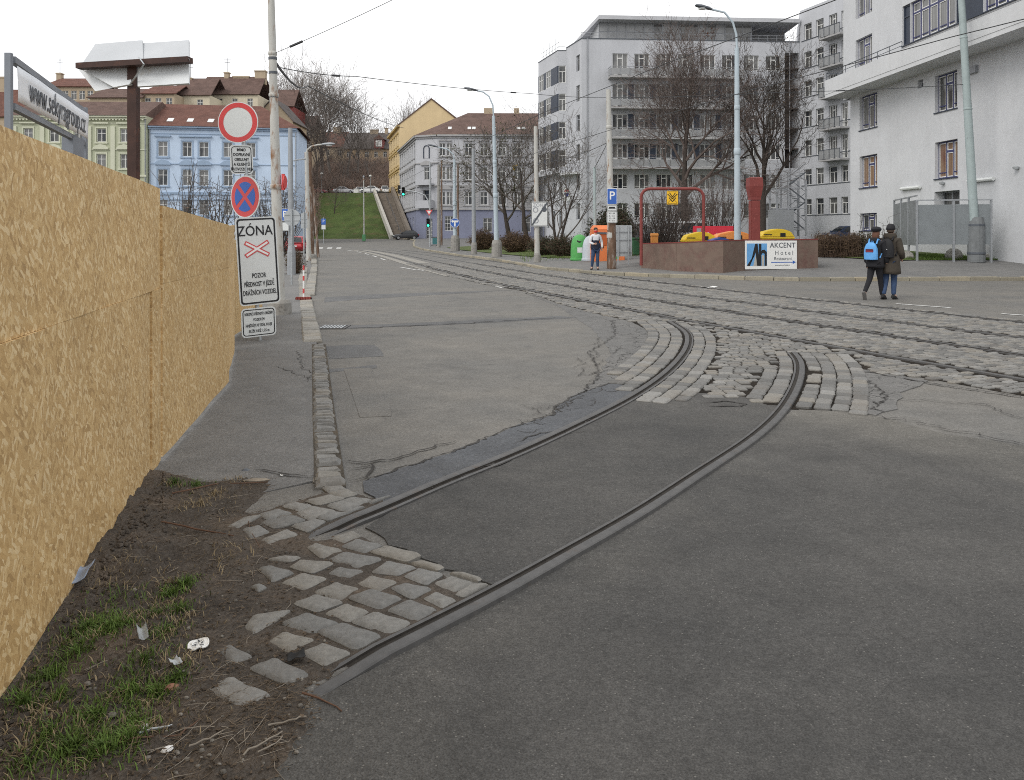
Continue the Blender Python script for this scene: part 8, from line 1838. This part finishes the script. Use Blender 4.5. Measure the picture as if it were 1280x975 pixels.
def person(label, loc, rz, s, legL, legR, armL, armR, lean=0.03, head=0.0):
    """legs/arms: (knee/elbow, ankle/wrist, toe/hand tip) offsets in metres, y forwards"""
    t = thing('person', label, 'person', loc, rz, None); t.scale = (s,s,s); V = Vector; J = {}
    J['pel'] = (V((0,0,.94)), (.155,.115)); J['bel'] = (V((0,lean*.4,1.10)), (.14,.105)); J['che'] = (V((0,lean*.8,1.30)), (.165,.115)); J['nb'] = (V((0,lean,1.455)), (.085,.075)); J['nk'] = (V((0,lean+.01,1.52)), .052); J['hd'] = (V((0,lean+.025,1.60)), (.068,.082)); J['hc'] = (V((0,lean+.025,1.68)), (.072,.088)); J['ht'] = (V((0,lean+.01,1.745)), (.05,.06))
    E = [('pel','bel'),('bel','che'),('che','nb'),('nb','nk'),('nk','hd'),('hd','hc'),('hc','ht')]
    for sd, leg, arm, q in (('L',legL,armL,-1),('R',legR,armR,1)):
        J['hip'+sd] = (V((q*.085,0,.86)), .098); J['kn'+sd] = (V((q*.09+leg[0][0],leg[0][1],leg[0][2])), .062); J['an'+sd] = (V((q*.09+leg[1][0],leg[1][1],leg[1][2])), .042); J['to'+sd] = (V((q*.10+leg[2][0],leg[2][1],leg[2][2])), .036)
        J['sh'+sd] = (V((q*.175,lean,1.415)), .062); J['el'+sd] = (V((q*.22+arm[0][0],lean+arm[0][1],arm[0][2])), .043); J['wr'+sd] = (V((q*.22+arm[1][0],lean+arm[1][1],arm[1][2])), .031); J['ha'+sd] = (V((q*.22+arm[2][0],lean+arm[2][1],arm[2][2])), (.034,.022))
        E += [('pel','hip'+sd),('hip'+sd,'kn'+sd),('kn'+sd,'an'+sd),('an'+sd,'to'+sd),('nb','sh'+sd),('sh'+sd,'el'+sd),('el'+sd,'wr'+sd),('wr'+sd,'ha'+sd)]
    body = skin('body', J, E, 'pel', M['skin'], t)
    bm = MB(); me = body.data      # fingers and face grown onto the same mesh
    for sd, q in (('L',-1),('R',1)):
        w, h = J['wr'+sd][0], J['ha'+sd][0]; d = (h-w).normalized(); o = d.cross(V((0,1,0))) if abs(d.y) < .8 else d.cross(V((0,0,1))); o.normalize(); fw = d.cross(o)
        for k, Lf in enumerate((.062,.074,.078,.070)): a = h+o*(-.027+.018*k)-d*.01; m_ = a+d*Lf*.55+fw*.006; e = a+d*Lf*.95+fw*.024*-1; bm.tube([a,m_,e], [.0105,.0095,.007], 6)
        a = h-d*.035+o*.028; bm.tube([a,a+o*.025+d*.022,a+o*.028+d*.055], [.012,.011,.008], 6)
    hc0 = J['hc'][0]; f = V((0,1,0)); bm.loft([[hc0+V((x,.080,z)) for x,z in ((-.014,-.04),(.014,-.04),(.006,.02),(-.006,.02))],[hc0+V((x,y,z)) for x,y,z in ((-.008,.112,-.038),(.008,.112,-.038),(.004,.092,.018),(-.004,.092,.018))]])
    for q in (-1,1): bm.lathe([(.004,-.03),(.016,-.02),(.018,.012),(.006,.028)], 7, hc0+V((q*.078,-.005,-.02)), .5, 1.0)
    bo = bm.build('tmp', M['skin'], None); ob = bmesh.new(); ob.from_mesh(me); ob.from_mesh(bo.data); ob.to_mesh(me); ob.free(); bpy.data.objects.remove(bo); me.polygons.foreach_set('use_smooth', [True]*len(me.polygons))
    for q in (-1,1): e = MB(); e.lathe([(.002,-.008),(.011,0),(.002,.008)], 8, hc0+V((q*.032,.083,.008)), 1, .5); e.build('eye', M['ink'], t)
    e = MB(); e.box(-.022,.022,hc0.y+.079,hc0.y+.087,hc0.z-.068,hc0.z-.060); e.build('mouth', M['sign_red'], t)
    return t, J
def limbs(*ss): return [e for e in ss]
def hat(t, J, mat, kind):
    c = J['hc'][0]; b = MB()
    if kind == 'beret': b.lathe([(.096,.02),(.105,.035),(.122,.06),(.125,.09),(.10,.125),(.05,.145),(.01,.15)], 20, (c.x,c.y-.015,c.z), 1, 1.08)
    else: b.lathe([(.098,-.01),(.104,.0),(.104,.035),(.100,.05),(.092,.09),(.065,.125),(.02,.142)], 20, (c.x,c.y-.01,c.z), .98, 1.12)
    return b.build('hat', mat, t, smooth=True)
def shoe(t, J, sd, mat):
    a, to = J['an'+sd][0], J['to'+sd][0]; d = (to-a); d.z = d.z*1.0; L = d.length; b = MB(); f = V3(d); up = Vector((0,0,1)); sidev = f.cross(up).normalized(); upv = sidev.cross(f).normalized(); h0 = a-f*.055-upv*.0
    rings = []
    for k, (u, w, lo, hi) in enumerate(((-.06,.030,-.085,-.01),(-.03,.042,-.09,.03),(.06,.045,-.09,.035),(.14,.050,-.09,-.01),(.20,.045,-.088,-.03),(.235,.020,-.08,-.05))):
        c = a+f*u; rings.append([c+sidev*w*math.cos(2*PI*i/10)+upv*((lo+hi)/2+(hi-lo)/2*math.sin(2*PI*i/10)) for i in range(10)])
    b.loft(rings); return b.build('shoe', mat, t, smooth=True)
def V3(v): return Vector(v).normalized()
def pack(label, par, J, mat, w, h, d, z, pocket=None, straps=None, marks=()):
    """a rucksack worn on the back: its own thing, standing against the coat"""
    t = thing('backpack', label, 'backpack', par.matrix_world @ Vector((0,0,0)), par.rotation_euler.z); t.location = par.location; t.scale = par.scale; y0 = J['che'][0].y-.155; b = MB(); rings = []; n_ = 16
    for zz, k, dd in ((0,.80,.85),(.03,.95,1.0),(.35,1.0,1.0),(.65,.92,.9),(.88,.70,.68),(1.0,.35,.3)):
        rings.append([(w/2*k*max(-1,min(1,1.15*math.cos(2*PI*i/n_))), y0-d/2-d/2*dd*max(-1,min(1,1.1*math.sin(2*PI*i/n_))) , z+h*zz) for i in range(n_)])
    b.loft(rings); b.build('bag', mat, t, smooth=True)
    b = MB(); b.tube([(-.03,y0-.02,z+h*.97),(-.025,y0-.03,z+h*1.07),(.025,y0-.03,z+h*1.07),(.03,y0-.02,z+h*.97)], .009, 5); b.build('loop', straps or mat, t, smooth=True)
    for q in (-1,1): b = MB(); b.tube([(q*w*.3,y0-.01,z+h*.9),(q*.11,y0+.05,1.505),(q*.125,J['che'][0].y+.11,1.44),(q*.14,J['che'][0].y+.14,1.3),(q*w*.5,y0+.03,z+.05)], .02, 6); b.build('strap', straps or mat, t, smooth=True)
    if pocket: b = MB(); rg_ = lambda s,yy: [(-w*.30*s,yy,z+h*.42),(w*.30*s,yy,z+h*.42),(w*.30*s,yy,z+h*.62),(-w*.30*s,yy,z+h*.62)]; b.loft([rg_(1,y0-d*.75),rg_(1,y0-d*1.03)]); b.build('pocket', pocket[0], t, bevel=.01); b = MB(); b.box(-w*.28,w*.28,y0-d*1.06,y0-d*1.035,z+h*.555,z+h*.60); b.build('label_stripe', pocket[1], t)
    for (mx, mz, mw, mh) in marks: b = MB(); b.box(mx-mw/2,mx+mw/2,y0-d*1.04,y0-d*.96,z+h*mz,z+h*mz+mh); b.build('mark', M['paper'], t)
    return t
def body_edges(arms=True): return [('pel','bel'),('bel','che'),('che','nb')]+([('nb','shL'),('shL','elL'),('elL','wrL'),('nb','shR'),('shR','elR'),('elR','wrR')] if arms else [('nb','shL'),('nb','shR')])
def coat_mesh(t, J, mat, hem, nm='coat', infl=.030, flare=.02, arms=True):
    o = skin(nm, J, body_edges(arms), 'pel', mat, t, infl); b = MB(); rings = []; n_ = 24; top = 1.12; rr = random.Random(3)
    for i in range(7):
        f = i/6; z = top+(hem-top)*f; rx, ry = .165+infl*.6+flare*f+.025*min(1, f*3), .125+infl*.6+flare*f+.045*min(1, f*3); rings.append([((rx+.006*math.sin(5*a+i))*math.cos(a), (ry+.006*math.cos(4*a+i))*math.sin(a)+.012*(1-f), z+(.012*math.sin(3*a) if i == 6 else 0)) for a in (2*PI*k/n_ for k in range(n_))])
    b.loft(rings); q = b.build('tmp', mat, None); ob = bmesh.new(); ob.from_mesh(o.data); ob.from_mesh(q.data); ob.to_mesh(o.data); ob.free(); bpy.data.objects.remove(q); o.data.polygons.foreach_set('use_smooth', [True]*len(o.data.polygons)); return o
def trousers(t, J, mat, infl=.014, nm='trousers'): return skin(nm, J, [('pel','hipL'),('hipL','knL'),('knL','anL'),('pel','hipR'),('hipR','knR'),('knR','anR')], 'pel', mat, t, infl)
# the couple walking away
yW = 20.75
wom, J = person('woman walking away in a black jacket and leggings, auburn hair and black knit hat', (gx(1094,yW), yW, .012), R(-52), 1.03, ((.0,-.10,.50),(.0,-.36,.17),(.0,-.29,.045)), ((-.02,.12,.50),(-.02,.20,.085),(-.02,.34,.045)), ((-.03,-.04,1.13),(-.02,.02,.88),(-.02,.05,.80)), ((.02,.03,1.13),(.0,.12,.90),(.0,.16,.83)), .04)
trousers(wom, J, M['black_cloth'], .010, 'leggings'); coat_mesh(wom, J, M['black_cloth'], .80, 'jacket', .034, .01); hat(wom, J, M['black_cloth'], 'beret'); shoe(wom, J, 'L', M['shoe_grey']); shoe(wom, J, 'R', M['shoe_grey'])
hd_ = J['hc'][0]; b = MB(); rings = []
for zz, w, y in ((.02,.085,-.02),(-.04,.098,-.03),(-.10,.09,-.045),(-.16,.075,-.05),(-.22,.05,-.05),(-.26,.02,-.04)): rings.append([(hd_.x+w*math.cos(2*PI*i/14), hd_.y+y+w*.72*math.sin(2*PI*i/14), hd_.z+zz) for i in range(14)])
b.loft(rings); b.build('hair', M['hair_red'], wom, smooth=True); K = dict(J); b = MB(); b.lathe([(.07,-.05),(.12,-.03),(.125,.03),(.10,.07),(.06,.05)], 16, (0,J['nb'][0].y-.04,1.48), 1.1, .8); b.build('hood', M['black_cloth'], wom, smooth=True)
pack('light blue backpack with a red pocket, worn by the woman in black', wom, J, M['pack_blue'], .33, .44, .17, .99, (mk('red_pocket',(.20,.03,.05),.7), M['pack_black']))
man, J = person('man walking away in a dark brown hooded coat, dark cap and blue jeans', (gx(1112.5,yW+.05), yW+.05, .012), R(-48), 1.075, ((.0,-.02,.48),(.0,-.16,.10),(.0,-.03,.045)), ((-.02,.06,.48),(-.02,.03,.085),(-.02,.17,.045)), ((-.02,-.03,1.13),(.0,.05,.90),(.0,.08,.82)), ((.03,.0,1.13),(.0,.16,.98),(-.06,.22,.95)), .03)
trousers(man, J, M['jeans'], .013); coat_mesh(man, J, M['brown_cloth'], .61, 'coat', .040, .03); hat(man, J, M['pack_black'], 'cap'); shoe(man, J, 'L', M['rubber']); shoe(man, J, 'R', M['rubber'])
b = MB(); b.lathe([(.08,-.06),(.135,-.04),(.145,.03),(.125,.09),(.08,.09)], 16, (0,J['nb'][0].y-.03,1.50), 1.1, .85); b.build('hood', M['brown_cloth'], man, smooth=True); hd_ = J['hc'][0]; b = MB(); b.lathe([(.05,-.09),(.088,-.06),(.095,.0),(.085,.05)], 14, (0,hd_.y-.022,hd_.z), .93, .95); b.build('hair', M['hair_dark'], man, smooth=True)
pack('black backpack with small white marks, worn by the man in the brown coat', man, J, M['pack_black'], .36, .46, .18, 1.0, None, None, ((-.08,.72,.04,.018),(-.06,.42,.03,.03),(.03,.43,.07,.012)))
# man with the red mask at the kerb
xm_, ym_ = gx(744.5,34.75), 34.75
mm, J = person('man with a red face mask, navy vest, white sleeves and jeans standing at the kerb', (xm_, ym_, gr(xm_,ym_)+.01), R(188), 1.02, ((.02,.05,.48),(.0,.0,.085),(.03,.13,.045)), ((.04,.02,.48),(.06,-.06,.085),(.10,.06,.045)), ((-.06,-.03,1.14),(-.04,.08,.92),(-.02,.11,.84)), ((.03,.02,1.14),(-.10,.20,1.08),(-.16,.24,1.10)), .0)
trousers(mm, J, M['jeans'], .016); o = skin('shirt', J, body_edges(), 'pel', M['white_cloth'], mm, .016); coat_mesh(mm, J, M['navy_cloth'], .86, 'vest', .034, .0, False); shoe(mm, J, 'L', M['rubber']); shoe(mm, J, 'R', M['rubber'])
hd_ = J['hc'][0]; b = MB(); b.lathe([(.04,-.05),(.086,.0),(.09,.05),(.07,.085),(.02,.10)], 14, (0,hd_.y-.02,hd_.z+.01), .95, 1.0); b.build('hair', M['hair_dark'], mm, smooth=True); b = MB(); b.lathe([(.05,-.06),(.078,-.04),(.08,.01),(.072,.03)], 14, (0,hd_.y+.008,hd_.z-.055), 1, 1.12); b.build('mask', M['scarf_red'], mm, smooth=True)

# ================================================================ WIRES
def wire(label, pts, sag=.0, r=.012, ins=()):
    pts = [Vector(p) for p in pts]; fine = []
    for a, c in zip(pts[:-1], pts[1:]):
        for i in range(14): t = i/14; q = a.lerp(c,t); q.z -= sag*4*t*(1-t); fine.append(q)
    fine.append(pts[-1]); off_ = fine[0].copy(); b = MB(); b.tube(fine, r, 5, False)
    for f in ins: q = fine[int(f*(len(fine)-1))]; q2 = fine[min(len(fine)-1,int(f*(len(fine)-1))+1)]; d = (q2-q).normalized(); b.tube([q-d*.22,q-d*.2,q+d*.2,q+d*.22], [r,.028,.028,r], 6)
    o = b.build('overhead_wire', M['wire'], smooth=True, off=off_, fixn=False); o.location = off_; tag(o, label, 'overhead wire', 'overhead tram wires'); return o
top1y = 16.8; A1, A2, A3 = P(342,67,top1y), P(343,83,top1y), P(343,76,top1y)
wire('wire running from the leaning rusty pole up over the sky to the right', [A1, P(490,0,14.5), P(640,-70,12.5)], .02, .006, (.12,))
wire('long span wire from the leaning rusty pole to the white parking sign pole', [A2, P(445,95.5,21), P(664,117,31), P(763,122,35.4)], .05, .010, (.26,.64))
wire('thin wire dropping from the leaning rusty pole towards the yellow gable', [A3, P(384,107,40), P(505,160,118)], .3, .03)
def mid(f, g_): return lambda y: (f(y)+g_(y))/2
ra = mid(fD, lambda y: fD(y)+.5*(fB(y)-fD(y))); rb2 = mid(fB, fA)
wire('tram wire over the nearer track crossing the upper right of the view', [(ra(y), y, 5.55) for y in (9,13,18,25,36,50,70,85)], .01, .009)
wire('tram wire over the farther track, running to the right edge', [(rb2(y), y, 5.5) for y in (11,15.4,21,28,36,50,70,85)], .01, .010)
wire('span wire from the white parking sign pole towards the leaning grey green pole', [P(763,122,35.4), P(960,116,35.5), P(1213,105,35.6)], .05, .014, (.7,))
wire('diagonal wire between the white parking sign pole and the thin grey green post', [P(760,177,35.4), P(743,210,42.4)], .02, .014)
wire('lower slack wire from the white parking sign pole to the white zone sign pole', [P(762,177,35.4), P(671,204,43.6)], .2, .014)
wire('upper wire from the white zone sign pole to the nearest pale blue lamp', [P(671,165,43.6), P(617,170,54)], .15, .014)

# ================================================================ LIGHT, SKY, CAMERA
w = bpy.data.worlds.new('World'); bpy.context.scene.world = w; w.use_nodes = True; nt = w.node_tree; bg = nt.nodes['Background']
sky = nt.nodes.new('ShaderNodeTexSky'); sky.sky_type = 'NISHITA'; sky.sun_disc = False; SEL, SAZ = R(42), R(-58); sky.sun_elevation = SEL; sky.sun_rotation = SAZ; sky.dust_density = 6; sky.air_density = 1.2
hs = nt.nodes.new('ShaderNodeHueSaturation'); hs.inputs['Saturation'].default_value = .15; nt.links.new(sky.outputs[0], hs.inputs['Color'])
mx = nt.nodes.new('ShaderNodeMix'); mx.data_type = 'RGBA'; mx.inputs[0].default_value = .90; nt.links.new(hs.outputs[0], mx.inputs[6]); 
geo = nt.nodes.new('ShaderNodeTexCoord'); cn = nt.nodes.new('ShaderNodeTexNoise'); cn.inputs['Scale'].default_value = 2.2; cn.inputs['Detail'].default_value = 5
mp = nt.nodes.new('ShaderNodeMapping'); mp.inputs['Scale'].default_value = (1,1,3); nt.links.new(geo.outputs['Generated'], mp.inputs['Vector']); nt.links.new(mp.outputs[0], cn.inputs['Vector'])
cr_ = nt.nodes.new('ShaderNodeValToRGB'); cr_.color_ramp.elements[0].color = (8.6,8.7,8.9,1); cr_.color_ramp.elements[1].color = (10.2,10.2,10.2,1); cr_.color_ramp.elements[0].position = .3; cr_.color_ramp.elements[1].position = .7; nt.links.new(cn.outputs['Fac'], cr_.inputs['Fac']); nt.links.new(cr_.outputs[0], mx.inputs[7]); nt.links.new(mx.outputs[2], bg.inputs['Color']); bg.inputs['Strength'].default_value = .105
sl = bpy.data.lights.new('Sun', 'SUN'); sl.energy = .9; sl.angle = R(25); sl.color = (1,.96,.90); so = bpy.data.objects.new('Sun', sl); C.objects.link(so)
sd = Vector((math.sin(SAZ)*math.cos(SEL), math.cos(SAZ)*math.cos(SEL)*-1, math.sin(SEL))); sd = Vector((-.55,-.50,.67)); so.rotation_euler = sd.to_track_quat('Z','Y').to_euler(); so.location = (0,0,40)
sky.sun_elevation = math.asin(sd.normalized().z); sky.sun_rotation = math.atan2(sd.x, sd.y)
cam = bpy.data.cameras.new('Camera'); co = bpy.data.objects.new('Camera', cam); C.objects.link(co); co.location = (0,0,CAMH); co.rotation_euler = (R(90),0,0)
cam.sensor_fit = 'HORIZONTAL'; cam.sensor_width = 36; cam.lens = 36*FPX/1280; cam.shift_x = 0; cam.shift_y = -(975/2-HY)/1280; cam.clip_start = .05; cam.clip_end = 5000
S_ = bpy.context.scene; S_.camera = co; S_.view_settings.view_transform = 'Standard'; S_.view_settings.look = 'None'; S_.view_settings.gamma = 1; S_.view_settings.exposure = .42; S_.view_settings.use_curve_mapping = False
S_.cycles.max_bounces = 6; S_.cycles.use_denoising = False; S_.cycles.filter_width = 1.0
